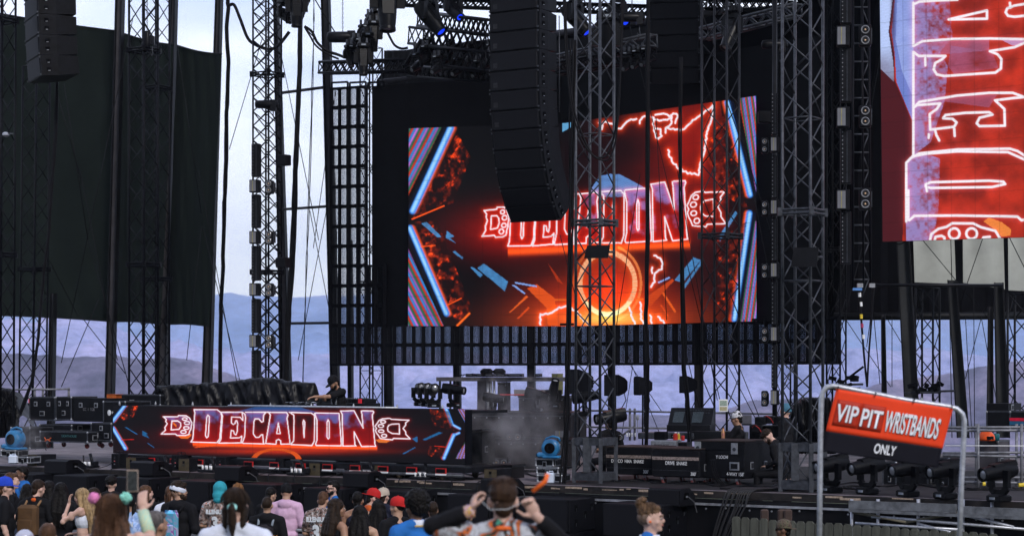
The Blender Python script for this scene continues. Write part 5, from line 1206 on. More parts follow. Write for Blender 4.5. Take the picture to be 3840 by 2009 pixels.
text('stencil', 'BROWN NOTE', .05, (0, -.014, h * .72), (R(90), 0, 0), ALUB, t); rackcase('lowest of the three small silver cases under the right blower', 2014, 2108, 1778, 1808, 36.0)
rackcase('small silver case carrying the left blower', 4, 58, 1686, 1711, 42.0); rackcase('small silver case behind the white jug at the left', 66, 104, 1711, 1737, 41.8)
JUG = mat('milky_plastic', (.55, .62, .75), .4, var=.06)
def jug(label, x, y, Y, w, h):
    t = thing('jug', label, 'jug', P(x, y, Y), R(-10)); s = S(Y); w, h = w * s, h * s
    MB().bbox((0, 0, h * .43), (w, w * .7, h * .86), .025).build('body', JUG, t, 'auto'); MB().tube([(-w * .1, 0, h * .85), (-w * .08, 0, h * .97), (w * .3, 0, h * .97), (w * .34, 0, h * .84)], .009, 6).build('handle', JUG, t, True); MB().lathe([(.02, 0), (.02, .025)], (-w * .3, 0, h * .84), None, 10).build('cap', JUG, t)
jug('white plastic jug at the left stage edge under the blower', 49, 1738, 41.5, 32, 38); jug('white plastic jug in front of the three small silver cases', 2063, 1812, 35.7, 34, 48)
# wedge monitors, amps and gadgets along the front edge
def wedge_body(t, w, h, d):
    MB().prism([(0, 0), (d, 0), (d, h * .55), (d * .62, h), (d * .12, h), (0, h * .9)], 'x', -w / 2, w / 2).build('cabinet', BOXP, t)
    MB().box((0, -.012, h * .47), (w * .95, .025, h * .84)).build('grille', GRILLE, t)
    r = MB().box((w / 2 + .002, d * .42, h * .55), (.006, .16, .11)).build('side_recess', mat('recess2', (.002, .002, .002), .8, spec=.02), t); MB().box((w / 2 + .008, d * .42, h * .52), (.012, .05, .03)).build('recess_plate', ALUB, r)
    MB().tube([(w / 2 + .012, d * .45, h * .55), (w / 2 + .05, d * .75, h * .2), (w / 2 + .06, d * .9, -.12)], .009, 5).build('ratchet_strap', mat('strap_grey', (.08, .085, .1), .7), t)
wd = [(168, 250, 1723, 1775), (489, 574, 1729, 1782), (806, 899, 1746, 1801), (1286, 1383, 1768, 1826), (1803, 1905, 1794, 1853), (2430, 2549, 1830, 1896)]
for i, (x0, x1, y0, y1) in enumerate(wd):
    Yw = onDeck((x0 + x1) / 2, -.95).y; p, w, h = px_box(x0, x1, y0, y1, Yw, .6)
    t = thing('wedge_monitor', '%s wedge monitor from the left on the row of subwoofers' % ordn(i), 'speaker', p, RZ, 'wedge monitors on the subwoofers'); wedge_body(t, w, h, .55)
# subwoofers in the pit: stacks of three
subs = [(-130, -20, 1772), (0, 112, 1765), (132, 272, 1774), (340, 470, 1780), (550, 703, 1789), (772, 925, 1801), (1005, 1165, 1813), (1270, 1420, 1828), (1490, 1668, 1838), (1800, 1960, 1852), (2053, 2256, 1867), (2372, 2600, 1888)]
for i, (x0, x1, y) in enumerate(subs):
    p0 = onDeck((x0 + x1) / 2, -1.05); Y = p0.y; z1 = P(0, y, Y).z; w = px_box(x0, x1, 0, 10, Y, .8)[1]; hh = (z1 - gz(Y)) / 3
    for k in range(3):
        t = thing('subwoofer', ('%s box in the %s subwoofer stack from the left before the stage' % (['bottom', 'middle', 'top'][k], ordn(i))), 'speaker', (p0.x, p0.y, gz(Y) + hh * k), RZ, 'subwoofers in front of the stage')
        MB().bbox((0, .42, hh / 2 - .004), (w, .84, hh - .01), .012).build('cabinet', BOXP, t); MB().box((-w * .01, -.012, hh / 2), (w * .93, .026, hh * .9)).build('grille', GRILLE, t)
        for yy, zz in ((.2, .72), (.2, .28), (.5, .5), (.72, .72)):
            if k == 2 or zz == .5:
                r = MB().bbox((w / 2 + .002, yy, hh * zz), (.008, .09, hh * .2), .003).build('side_recess', MATS['recess2'] if 'recess2' in MATS else BLK, t)
                MB().box((w / 2 + .008, yy, hh * zz - .03), (.01, .012, hh * .1)).build('recess_bar', ALU, r)
# low sub at the right with the big side face
BRN = mat('brown_fibre_case', (.062, .05, .03), .6, var=.3, scale=10)
for i, (x0, x1, y0, y1, xs) in enumerate(((104, 138, 1704, 1740, 197), (474, 510, 1714, 1748, 560), (671, 709, 1719, 1756, 764), (1160, 1200, 1735, 1774, 1258), (1405, 1447, 1743, 1783, 1482), (1816, 1863, 1758, 1796, 1918))):
    Y = F0((x0 + x1) / 2).y + .35; p, w, h = px_box(x0, x1, y0, y1, Y, .5); d = max(.5, (xs - x1) * S(Y) / .60)
    p.z = DECK; h = P(0, y0, Y).z - DECK
    t = thing('effect_box', '%s brown fronted effect box from the left along the stage edge' % ordn(i), 'box', p, RZ, 'effect boxes on the stage edge')
    MB().box((0, d / 2, h / 2), (w, d, h)).build('body', WOODK, t); MB().box((0, -.004, h / 2), (w * .98, .01, h * .97)).build('front_plate', BRN, t)
    MB().box((0, -.012, h * .72), (w * .17, .01, h * .2)).build('window', BLK, t); MB().box((0, -.012, h * .5), (w * .3, .008, h * .16)).build('catch', mat('dull_brass', (.05, .045, .035), .5), t)
for i, (x0, x1, y0, y1, xs) in enumerate(((417, 446, 1700, 1750, 476), (642, 676, 1705, 1738, 715), (808, 845, 1712, 1752, 886), (1032, 1060, 1719, 1768, 1088), (1290, 1321, 1726, 1772, 1352), (1483, 1520, 1735, 1787, 1551))):
    Y = F0((x0 + x1) / 2).y + .5; p, w, h = px_box(x0, x1, y0, y1, Y, .5); p.z = DECK; h = P(0, y0, Y).z - DECK; d = (xs - x1) * S(Y) / .6
    t = thing('power_unit', '%s upright black unit with a plug panel from the left along the stage edge' % ordn(i), 'stage unit', p, RZ, 'black units on the stage edge')
    MB().bbox((0, d / 2, h / 2), (w, d, h), .01).build('body', WOODK, t); pl = MB().box((0, -.004, h * .5), (w * .42, .008, h * .75)).build('plug_panel', BLK2, t)
    for z, c in ((.72, ALU), (.5, mat('pink_plug', (.5, .12, .14), .5)), (.3, ALUB)): MB().lathe([(.012, 0), (.01, .02)], (.0, -.01, h * z), Matrix.Rotation(R(90), 3, 'X'), 8).build('plug', c, pl)
    for s_ in (-1, 1): MB().tube([(s_ * w * .2 - .05, d * .5, h), (s_ * w * .2 - .04, d * .5, h + .05), (s_ * w * .2 + .04, d * .5, h + .05), (s_ * w * .2 + .05, d * .5, h)], .009, 5).build('top_handle', BLK2, t)
    MB().tube([(0, -.02, h * .5), (-.06, -.16, h * .2), (-.14, -.30, .02), (-.2, -.5, -.02), (-.22, -.62, -.45)], .008, 6).build('lead', CABLE, t, True)
for i, (x, y) in enumerate(((330, 1744), (610, 1752), (785, 1757), (1120, 1768), (1378, 1780), (1585, 1786))):
    Y = F0(x).y + .25; p = P(x, y, Y); p.z = DECK
    t = thing('confetti_launcher', '%s small launcher with white tubes from the left along the stage edge' % ordn(i), 'stage effect', p, RZ, 'launchers on the stage edge')
    MB().bbox((0, 0, .035), (.42, .26, .05), .01).build('base', BLK2, t)
    for q in range(5): MB().lathe([(.02, 0), (.02, .085)], (-.12 + q * .055, -.06 + .03 * (q % 2), .05), None, 10).build('tube', WHITE, t, True)
    MB().tube([(.12, .02, .06), (.04, .02, .30)], .034, 10).build('barrel', BLK2, t, True); MB().tube([(-.17, .05, .05), (-.18, .05, .26)], .016, 8).build('stalk', BLK2, t, True); MB().bbox((.2, 0, .1), (.10, .12, .09), .01).build('control_box', BLK2, t)
# ---------------------------------------------------------------- decks on the booth
p = P(1262, 1527, 39.2); t = thing('dj_decks', 'black mixer and decks with cables on the booth top before the performer', 'mixer', (p.x, p.y, bl.z + .0), bt.rotation_euler.z)
MB().bbox((0, .35, .05), (1.25, .5, .08), .01).build('table_board', BLK2, t)
for x, w in ((-.42, .34), (.0, .34), (.42, .34)):
    q = MB().bbox((x, .33, .13), (w, .38, .09), .012).build('deck', BLK2, t)
    for k in range(6): MB().lathe([(.011, 0), (.009, .02)], (x - w * .35 + k * w * .14, .22, .175), None, 8).build('knob', ALU, q)
    MB().lathe([(.1, 0), (.1, .012)], (x, .38, .175), None, 18).build('jog_wheel', ALU, q)
MB().box((.5, .12, .12), (.08, .02, .11)).build('red_tag', mat('red_label', (.7, .03, .05), .5), t)
for k in range(7):
    pts = [(-.5 - .12 * i - random.random() * .05, .18 + .1 * math.sin(i * 1.7 + k), .05 + .05 * abs(math.sin(i * 1.1 + k * 2))) for i in range(9)]; MB().tube(pts, .007, 5).build('patch_lead', ALUB if k % 3 == 0 else CABLE, t, True)
# ---------------------------------------------------------------- metal riser behind, with gear
t = thing('metal_riser', 'metal framed table riser behind the stage with gear on top', 'riser', P(1890, 1600, 44.5), R(-14)); s = S(44.5)
def rx(px): return (px - 1890) * s / math.cos(R(-14))
def rzz(py): return P(0, py, 44.5).z - P(0, 1600, 44.5).z
MB().box(((rx(1638) + rx(2140)) / 2, .5, rzz(1421)), (rx(2140) - rx(1638), 1.2, .09)).build('table_top', mat('riser_metal', (.09, .085, .095), .5, .3, var=.3), t)
for x in (1643, 1664, 1683): MB().box((rx(x), .1 if x != 1664 else .9, (rzz(1425) + rzz(1560)) / 2), (.04, .04, rzz(1425) - rzz(1560))).build('leg', ALU, t)
for x, wd_ in ((1795, .1), (1815, .2)): MB().box((rx(x), .1, (rzz(1425) + rzz(1550)) / 2), (wd_, .1, rzz(1425) - rzz(1550))).build('post', MATS['riser_metal'], t)
for x in (1829, 1841, 1853): MB().lathe([(.03, rzz(1550)), (.03, rzz(1425))], (rx(x), .0, 0), None, 10).build('tube', GALV, t, True)
for k, (x0, x1, y0, lb) in enumerate(((1802, 1848, 1383, 'left rounded black lamp on the riser table'), (1850, 1895, 1383, 'right rounded black lamp on the riser table'))):
    p = P((x0 + x1) / 2, 1412, 44.5); q = thing('bar_lamp', lb, 'stage light', p, R(-14)); w = (x1 - x0) * S(44.5)
    MB().bbox((0, 0, .11), (w, .2, .15), .05).build('housing', BLK, q, 'auto'); MB().box((0, 0, .02), (w * .6, .22, .04)).build('foot', BLK2, q)
for k, (x0, x1, y0) in enumerate(((1750, 1780, 1396), (1788, 1812, 1396), (1822, 1852, 1399), (1866, 1900, 1398), (1905, 1962, 1400), (2010, 2030, 1404))):
    p = P((x0 + x1) / 2, 1413, 44.2); q = thing('small_unit', '%s small flat electronic unit from the left on the riser table' % ordn(k), 'electronics', p, R(-14), 'units on the riser table'); w = (x1 - x0) * S(44.2)
    MB().bbox((0, 0, .04), (w, .22, .07), .006).build('body', BLK2, q); MB().box((0, -.112, .045), (w * .7, .006, .02)).build('front_lights', ALU, q)
for k in range(3): wire('%s thin lead trailing off the left end of the riser table' % ordn(k), [(1715 + k * 9, 1412), (1728 + k * 7, 1405), (1750, 1403 + k), (1775, 1400)], 44.1, .008)
single('timber_post', MB().tube([P(2090, 1400, 46), P(2090, 1478, 46)], .13, 4), mat('green_timber', (.14, .14, .07), .8), 'pale green timber post standing behind the riser table', 'post')
single('grey_board', MB().box(P(1995, 1472, 47), (.85, .05, .15)), GALV and mat('grey_board', (.16, .15, .16), .6), 'low grey board behind the dark cases', 'board')
# big black cloth covered steps behind the booth and blower
def big_box(label, x0, x1, y0, y1, Y, d, rz=R(-10), seams=3, name='covered_riser'):
    p, w, h = px_box(x0, x1, y0, y1, Y, d, rz); t = thing(name, label, 'riser', p, rz); MB().box((0, d / 2, h / 2), (w, d, h)).build('skirt', mat('dusty_black', (.012, .0105, .0125), .75, var=.35, scale=1.5, spec=.12), t); MB().box((0, d / 2, h + .03), (w + .03, d + .05, .05)).build('top_board', BLK2, t); MB().tube([(-w / 2, -.03, h * .96), (w / 2, -.03, h * .96)], .012, 6).build('edge_wire', ALU, t)
    for i in range(seams): MB().ell((-w * .4 + w * .8 * i / max(1, seams - 1), -.02, h * .9), (.018, .01, .018), None, 6, 4).build('eyelet', ALUB, t)
    return t, w, h
big_box('upper step of the dark covered riser behind the smoke', 1740, 2140, 1556, 1650, 42.3, 2.4, seams=8)
big_box('lower step of the dark covered riser behind the smoke', 1740, 2140, 1655, 1745, 41.0, 1.2, seams=8)
big_box('low black box bridging the riser behind the lying lamps', 1945, 2125, 1492, 1552, 44.6, .8, seams=2)
big_box('black pillar of cases between the white tubes and the red edged box', 1866, 1900, 1432, 1552, 44.8, .5, seams=2)
single('red_edge', MB().tube([P(1875, 1479, 43.6), P(2000, 1480, 43.6)], .014, 6), REDM, 'thin red edged strip along the dark box under the riser table', 'strip')
t, w, h, d = road_case('cloth covered case standing right of the glowing booth', 1745, 1808, 1622, 1735, 38.2, .7, R(-20), False, 0, 0, name='covered_case')
MB().box((0, .3, h + .04), (w * 1.12, .75, .03), Matrix.Rotation(R(-6), 3, 'Y')).build('lid_cloth', BLK2, t)
big_box('low black box with a crumpled lid on the stage edge left of the front man', 1850, 1920, 1752, 1800, 37.2, .55, R(-25), 2, 'open_case')
twin('upper twin floor blinder on the dark riser in the smoke', 1895, 1962, 1622, 1652, 40.3, 'twin blinders on the dark riser', True); twin('lower twin floor blinder on the dark riser in the smoke', 1848, 1908, 1716, 1748, 39.6, 'twin blinders on the dark riser', True)
twin('single pair of floor blinders behind the snake cases', 2300, 2335, 1625, 1652, 37.6, None, True)
panel('wide panel blinder on the dark riser left of the central tower', 2082, 2134, 1612, 1640, 40.2, None)
# ---------------------------------------------------------------- hooded lamps on stands behind the tower
def barn(label, x, y, Y, rz, w=.42, k=1.):
    base = P(x, y, Y); t = thing('hooded_lamp', label, 'stage speaker', Vector((base.x, base.y, DECK)), rz); z = base.z - DECK
    MB().prism([(a * k, b * k) for a, b in ((-.22, -.34), (.12, -.25), (.26, -.14), (.26, .14), (.12, .25), (-.22, .36))], 'x', -w / 2, w / 2).build('cabinet', BLK, t).location = (0, 0, z)
    MB().box((0, -.232 * k, z), (w * .9, .02, .6 * k)).build('grille', GRILLE, t)
    MB().tube([(0, 0, .02), (0, 0, z - .15)], .018, 8).build('stand_pole', BLK, t, True)
    for a in (30, 150, 270): MB().tube([(0, 0, .3), (.35 * math.cos(R(a)), .35 * math.sin(R(a)), .02)], .012, 6).build('stand_leg', BLK, t, True)
    MB().tube([(w * .4, .05, z - .05), (w * .55, .08, z - .3), (w * .3, .02, z - .5)], .01, 6).build('lead', CABLE, t, True)
barn('large angled black speaker on a stand behind the cable bundle by the central tower', 2172, 1432, 42, R(-60), .5, .75); barn('black speaker on a stand just right of the central tower', 2308, 1445, 41, R(-40), .38, .62)
barn('black speaker with a flared hood on a stand left of the second cable bundle', 2410, 1447, 41, R(-75), .4, .55); barn('small black speaker on a stand behind the third cable bundle', 2580, 1442, 41, R(-60), .3, .5)
def rail(label, pts, Y, r=.026, Y2=None): return wire(label, pts, Y, r, mat('scaffold_pipe', (.17, .175, .2), .5, .4, var=.3, scale=15), 'scaffold_rail', 'rail', Y2=Y2)
rail('upper pipe rail running behind the mixing desk', [(2195, 1538), (2920, 1552)], 46); rail('lower pipe rail running behind the mixing desk', [(2195, 1600), (2500, 1605)], 46)
rail('short pipe rail above the cases at the left', [(40, 1460), (262, 1458)], 50)
for k, x in enumerate((130, 161, 258)): rail('%s upright of the short pipe rail at the left' % ordn(k), [(x, 1452), (x, 1500)], 50.05, .03)
for k, x in enumerate((2362, 2380)): rail('%s upright pipe of the rail left of the mixing desk' % ordn(k), [(x, 1530), (x, 1650)], 46.05, .03)
rail('diagonal pipe of the rail behind the spotlight', [(2335, 1630), (2378, 1598)], 45.9)
# mixing position
def pb(name, label, cat, x0, x1, y0, y1, Y, d, mt, rz=R(-20), part='body'):
    p, w, h = px_box(x0, x1, y0, y1, Y, d, rz); t = thing(name, label, cat, p, rz); MB().bbox((0, d / 2, h / 2), (w, d, h), .01).build(part, mt, t); return t, w, h
t, w, h = pb('mixing_desk', 'large sloping mixing desk with two screens behind the snake cases', 'mixing desk', 2500, 2662, 1592, 1618, 38.6, .7, BLK2, R(-14), 'chassis')
m = MB(); m.prism([(0, h * .2), (.55, h + .32), (.62, h + .32), (.62, 0), (0, 0)], 'x', -w / 2, w / 2); m.build('sloped_panel', BLK2, t)
N_ = Vector((0, -.5, .86)); ang = math.atan2(h * .8 + .32, .55)
for x in (-.28, .16):
    MB().box((x * w, .30, h * .2 + .30 * math.tan(ang) + .015), (w * .24, .33, .012), Matrix.Rotation(ang, 3, 'X')).build('desk_screen', mat('desk_glass', (.015, .02, .026), .15, emit=(.1, .14, .17, .12), spec=.5), t)
for i in range(22):
    f = MB(); f.box((-w * .47 + w * .94 * i / 21, .07, h * .2 + .07 * math.tan(ang) + .02), (.012, .05, .02)); f.build('fader', ALU, t)
for i in range(16): MB().lathe([(.012, 0), (.012, .02)], (-w * .05 + w * .5 * (i % 8) / 8 + w * .02, .40 + .07 * (i // 8), h * .2 + (.40 + .07 * (i // 8)) * math.tan(ang) + .01), None, 6).build('dial', ALU, t)
pb('console_table', 'black table carrying the end of the mixing desk', 'table', 2590, 2755, 1617, 1655, 38.0, .8, BLK2)
t, w, h = pb('flight_case', 'pale edged low case marked 04 under the mixing desk', 'road case', 2392, 2600, 1622, 1645, 38.2, .6, ALU, R(-14)); MB().box((w * .16, -.005, h * .5), (w * .12, .01, h * .55)).build('number_plate', BLK, t); text('case_number', '-04', h * .6, (w * .16, -.014, h * .5), (R(90), 0, 0), STEN, t)
t, w, h = pb('silver_case', 'bright silver case with a stencilled plate on the snake cases', 'road case', 2440, 2536, 1651, 1681, 37.2, .5, ALUB, R(-16)); text('stencil', 'BROWN NOTE', h * .28, (-w * .08, -.012, h * .45), (R(90), 0, 0), BLK, t)
pb('monitor_box', 'black desktop speaker beside the sauce bottles', 'speaker', 2452, 2492, 1618, 1648, 37.6, .25, BLK); pb('rack_unit', 'black rack unit right of the bright silver case', 'electronics', 2538, 2575, 1658, 1681, 37.3, .4, BLK2)
def cyl(name, label, cat, x, y0, y1, Y, r, mt, capm=None, prof=None):
    p = P(x, y1, Y); h = (y1 - y0) * S(Y); t = thing(name, label, cat, p); MB().lathe(prof or [(r, 0), (r, h * .7), (r * .5, h * .85), (r * .5, h)] if not prof else [(a * r, b * h) for a, b in prof], (0, 0, 0), None, 14).build('body', mt, t, 'auto')
    if capm: MB().lathe([(r * .55, 0), (r * .5, h * .12)], (0, 0, h * .95), None, 10).build('cap', capm, t)
cyl('bottle', 'red sauce bottle with a white cap in front of the mixing desk', 'bottle', 2533, 1621, 1648, 37.3, .045, mat('ketchup', (.45, .03, .02), .3), WHITE); cyl('bottle', 'yellow sauce bottle beside the red one', 'bottle', 2544, 1622, 1647, 37.4, .035, mat('mustard', (.55, .38, .05), .3), WHITE)
cyl('drink_can', 'red drink can right of the sauce bottles', 'can', 2561, 1632, 1651, 37.2, .033, REDM, None, [(.8, 0), (1, .06), (1, .9), (.8, 1)])
cyl('drink_bottle', 'pink and gold metal bottle standing on the black road case', 'bottle', 2712, 1604, 1656, 36.6, .035, mat('pink_gold_metal', (.6, .14, .25), .3, .7, var=.5, scale=5, col2=(.7, .45, .1)), BLK2, [(1, 0), (1, .75), (.6, .88), (.6, 1)])
for k, x in enumerate((2351, 2360, 2370, 2382)): cyl('radio_microphone', '%s of four small white microphones behind the spotlight' % ordn(k), 'microphone', x, 1622, 1636, 38.5, .016, WHITE, None, [(.7, 0), (1, .5), (1, .8), (.6, 1)])
cyl('beacon', 'slim stand with a clear lamp head left of the mixing desk', 'lamp', 2391, 1555, 1620, 38.6, .03, LENS, None, [(.2, 0), (.2, .7), (.8, .72), (1, .85), (.5, 1)])
for k, x in enumerate((2722, 2733)): single('balls', MB().ell(P(x, 1649, 36.5), (.028,) * 3), GALV, '%s grey microphone head lying on the road case' % ['left', 'right'][k], 'microphone', smooth=True)
t, w, h = pb('notice_sheet', 'white laminated schedule sheet clipped to the dark lattice tower', 'notice', 2696, 2729, 1496, 1543, 40, .012, WHITE, 0, 'sheet')
for k, (z, c) in enumerate(((.68, (.25, .32, .28)), (.25, (.35, .32, .2)))): MB().box((0, -.003, h * z), (w * .8, .004, h * (.42 if k == 0 else .3))).build('printed_block', mat('print_%d' % k, c, .7, var=.3, scale=60), t)
# snake cases
HING = mat('worn_hinge', (.30, .24, .22), .45, .5, var=.5, scale=30)
def snake(label, x0, x1, y0, y1, Y, d, words, num, w_side=None, rz=RZ):
    p, w, h = px_box(x0, x1, y0, y1, Y, d, rz); t = thing('cable_case', label, 'road case', p, rz, 'black cable trunks on the stage')
    c = .16
    MB().bbox((0, d / 2, (h + c) / 2), (w, d, h - c), .02).build('case_body', WOODK, t); MB().box((0, d / 2, h + .012), (w * .99, d, .02)).build('lid', mat('brown_lid', (.035, .026, .026), .6, var=.4), t)
    if num != 'x':
        MB().box((0, -.006, h - .16), (w * .98, .012, .055)).build('hinge', HING, t); MB().box((0, -.004, c + .12), (w * .98, .008, .006)).build('scribed_line', ALU, t)
    for k, (s_, sx, z, sz) in enumerate(words): text('stencil', s_, sz, (w * sx, -.012, c + (h - c) * z), (R(90), 0, 0), STEN, t, width=.78, bold=.001)
    for sx in (-1, 1):
        for y in (.12, d - .12):
            k = MB().lathe([(.02, -.022), (.062, -.024), (.07, 0), (.062, .024), (.02, .022)], (sx * (w / 2 - .18), y, .07), Matrix.Rotation(R(70), 3, 'Y'), 14).build('caster', MATS['red_caster'], t, True); MB().box((sx * (w / 2 - .18) - .01, y - .04, .115), (.05, .014, .11), Matrix.Rotation(R(-14), 3, 'Y')).build('caster_plate', ALUB, k)
    for zz, yy in ((.35, .25), (.35, .75)):
        l = MB().bbox((w / 2 + .006, d * yy, c + (h - c) * zz), (.014, .13, .13), .008).build('side_handle', ALUB, t); MB().box((w / 2 + .014, d * yy, c + (h - c) * zz), (.01, .09, .09)).build('handle_grip', BLK2, l)
    return t, w, h, d
snake('black trunk stencilled DIGICO HMA SNAKE right of the central tower', 2272, 2443, 1678, 1812, 36.3, .95, [('DIGICO  HMA  SNAKE', -.02, .5, .088), ("300'", .38, .13, .085)], 1)
snake('black trunk stencilled DRIVE SNAKE between its two neighbours', 2444, 2622, 1684, 1822, 35.4, .95, [('DRIVE  SNAKE', .02, .5, .088), ("300'", .38, .13, .085)], 1)
t, w, h, d = snake('big black latched case stencilled 4-WAY 158 right of the drive snake trunk', 2602, 2792, 1655, 1826, 35.2, 1.1, [('Y LOOM', .06, .58, .08), ("4-WAY 158'", .32, .12, .085)], 'x')
for sx, sz in ((.30, .82), (-.42, .84)):
    l = MB().bbox((w * sx, -.008, .16 + (h - .16) * sz), (.13, .014, .20), .01).build('latch', ALUB, t); MB().lathe([(.035, 0), (.03, .012)], (w * sx, -.016, .16 + (h - .16) * (sz - .02)), Matrix.Rotation(R(90), 3, 'X'), 10).build('latch_dish', ALU, l)
l = MB().bbox((w * .30, -.008, .16 + (h - .16) * .34), (.19, .014, .15), .01).build('handle', ALUB, t); MB().box((w * .30, -.016, .16 + (h - .16) * .34), (.13, .012, .09)).build('handle_grip', BLK2, l)
MB().box((0, -.006, .16 + (h - .16) * .78), (w * .98, .008, .012)).build('lid_seam', BLK, t)
for k, (x, y) in enumerate(((2665, 1737), (2672, 1740), (2680, 1742))): wire('%s black cable curling down the end of the drive snake trunk' % ordn(k), [(x, 1722), (x + 5, 1760), (x + 22, 1800), (x + 60, 1832)], 34.9, .014)
for k, (x, y0) in enumerate(((2520, 1555), (2800, 1600))):
    pass
t, w, h = pb('folded_chair', 'back of a black folding chair behind the seated engineer', 'chair', 2795, 2808, 1618, 1655, 36.5, .06, ALU, R(10), 'backrest')
for sx in (-1, 1): MB().tube([(sx * w * .4, 0, 0), (sx * w * .4, 0, -.5)], .012).build('leg', ALU, t)
t, w, h = pb('small_screen', 'open laptop behind the seated engineer', 'laptop', 2780, 2818, 1555, 1590, 37.8, .02, mat('screen_grey', (.1, .1, .12), .3), R(-30), 'lid'); MB().bbox((0, .15, -.01), (w, .25, .02), .004).build('keyboard_base', BLK2, t)
pb('desk_case', 'black table case with gear behind the crouching crew man', 'table', 2810, 2985, 1595, 1680, 38.6, .6, BLK2)
for k, (x, y) in enumerate(((2853, 1560), (2885, 1556), (2925, 1560), (2840, 1590), (2970, 1588))):
    p = P(x, y + 32, 38.5); q = thing('stage_box', '%s small box of wiring from the left on the table case by the crew' % ordn(k), 'electronics', p, R(-20), 'gear on the crew table'); MB().bbox((0, 0, .08), (.2, .2, .15), .015).build('body', BLK2, q); MB().tube([(-.08, -.1, .1), (-.02, -.16, .16), (.06, -.13, .1), (.1, -.1, .02)], .008, 5).build('lead', mat('red_lead', (.35, .02, .02), .5) if k % 2 else CABLE, q)
# coiled cable lumps on deck and trailing cables
for k, (x, y, n_) in enumerate(((2820, 1835, 4), (2925, 1805, 3), (3070, 1830, 3), (2500, 1812, 3), (1950, 1768, 3), (2330, 1805, 2), (3400, 1818, 3), (3640, 1836, 3))):
    p = deckpt(x, y); m = MB(); pts = []
    for i in range(60): a = i * .45; r = .25 + .12 * math.sin(i * .7 + k); pts.append((p.x + r * math.cos(a) + i * .004 * n_, p.y + r * .8 * math.sin(a), DECK + .02 + .012 * math.sin(i * 1.3)))
    m.tube(pts, .013, 5); single('cable_coil', m, CABLE, '%s loose coil of black cable lying on the stage floor, counted from the right' % ordn(k), 'cable')
for k, (y0, xa, xb) in enumerate(((1818, 2650, 3200), (1828, 2700, 3300), (1812, 2900, 3600), (1768, 1750, 2120), (1776, 1700, 2100))):
    pts = []
    for i in range(24): x = xa + (xb - xa) * i / 23; q = deckpt(x, y0 + 7 * math.sin(i * .9 + k) + (x - xa) * .02); pts.append(q + Vector((0, 0, .02)))
    single('floor_cable', MB().tube(pts, .015, 6), CABLE, '%s black cable snaking over the stage floor' % ordn(k), 'cable', 'cables snaking over the stage floor', smooth=True)
# bunch spilling over the edge
for k in range(11):
    e_ = F0(2745 + k * 9); dx = random.uniform(-.03, .03); pts = [e_ + W_ * (.8 + k * .05) + U * (.6 - k * .02) + Vector((0, 0, .03)), e_ + W_ * .3 + U * .15 + Vector((0, 0, .05)), e_ - W_ * .14 + Vector((0, 0, .02)), e_ - W_ * .24 + U * (-.08 + dx) + Vector((0, 0, -.25)), e_ - W_ * .3 + U * (-.2 - .01 * k + dx) + Vector((0, 0, -.7)), e_ - W_ * .34 + U * (-.28 - .02 * k) + Vector((0, 0, -1.25))]
    sm = []
    for i in range(len(pts) - 1):
        p0, p1, p2, p3 = pts[max(i - 1, 0)], pts[i], pts[i + 1], pts[min(i + 2, len(pts) - 1)]
        for u in (0, .25, .5, .75): sm.append(.5 * ((2 * p1) + (p2 - p0) * u + (2 * p0 - 5 * p1 + 4 * p2 - p3) * u * u + (3 * p1 - p0 - 3 * p2 + p3) * u ** 3))
    sm.append(pts[-1]); single('spilling_cable', MB().tube(sm, .013, 6), mat('grey_cable', (.02, .02, .023), .45, spec=.2), '%s cable from the left in the bunch spilling over the stage edge' % ordn(k), 'cable', 'cables spilling over the stage edge', smooth=True)
for k in range(26):
    if k > 15: break
    x = 330 + k * 98; e_ = F0(x); pts = [e_ + W_ * .35 + Vector((0, 0, .03)), e_ - W_ * .14 + U * .05 + Vector((0, 0, .02)), e_ - W_ * .2 + U * (.02 + .05 * math.sin(k)) + Vector((0, 0, -.3)), e_ - W_ * .22 + U * .1 * math.sin(k * 2) + Vector((0, 0, -.7))]
    single('edge_lead', MB().tube(pts, .010, 6), CABLE, '%s thin lead from the left hanging over the stage edge' % ordn(k), 'cable', 'thin leads hanging over the stage edge', smooth=True)
# bits behind the banner and at right
road_case('tall silver edged case behind the row of spotlights, left one', 3310, 3362, 1730, 1850, 35.2, .6, RZ, True, 1, 1, casters=True); road_case('tall silver edged case behind the row of spotlights, middle one', 3372, 3480, 1720, 1860, 35.0, .6, RZ, True, 0, 0)
road_case('tall silver edged case behind the row of spotlights, right one', 3508, 3560, 1715, 1860, 34.8, .6, RZ, True, 1, 1)
t, w, h, d = road_case('big grey case with silver edges behind the scaffold rail', 3668, 3742, 1650, 1790, 35.4, .6, RZ, True, 0, 0, mt=mat('grey_case', (.06, .055, .065), .6))
text('stencil', 'M WORK', .1, (0, -.012, h * .1), (R(90), 0, 0), mat('faint_stencil', (.16, .16, .18), .7), t)
t, w, h, d = road_case('black case with a red and blue band at the right picture edge', 3788, 3900, 1540, 1612, 39, .8, RZ, True, 0, 0)
MB().box((0, -.008, h * .56), (w, .008, h * .16)).build('red_band', mat('red_band', (.55, .01, .04), .5), t); MB().box((0, -.008, h * .36), (w, .008, h * .2)).build('blue_band', mat('blue_band', (.02, .10, .2), .5), t)
road_case('open black case behind the third thick column', 3700, 3788, 1540, 1610, 40, .8, RZ, True, 0, 0); road_case('black case on top of the open case at the right', 3700, 3780, 1512, 1538, 40.2, .8, RZ, False, 0, 0)
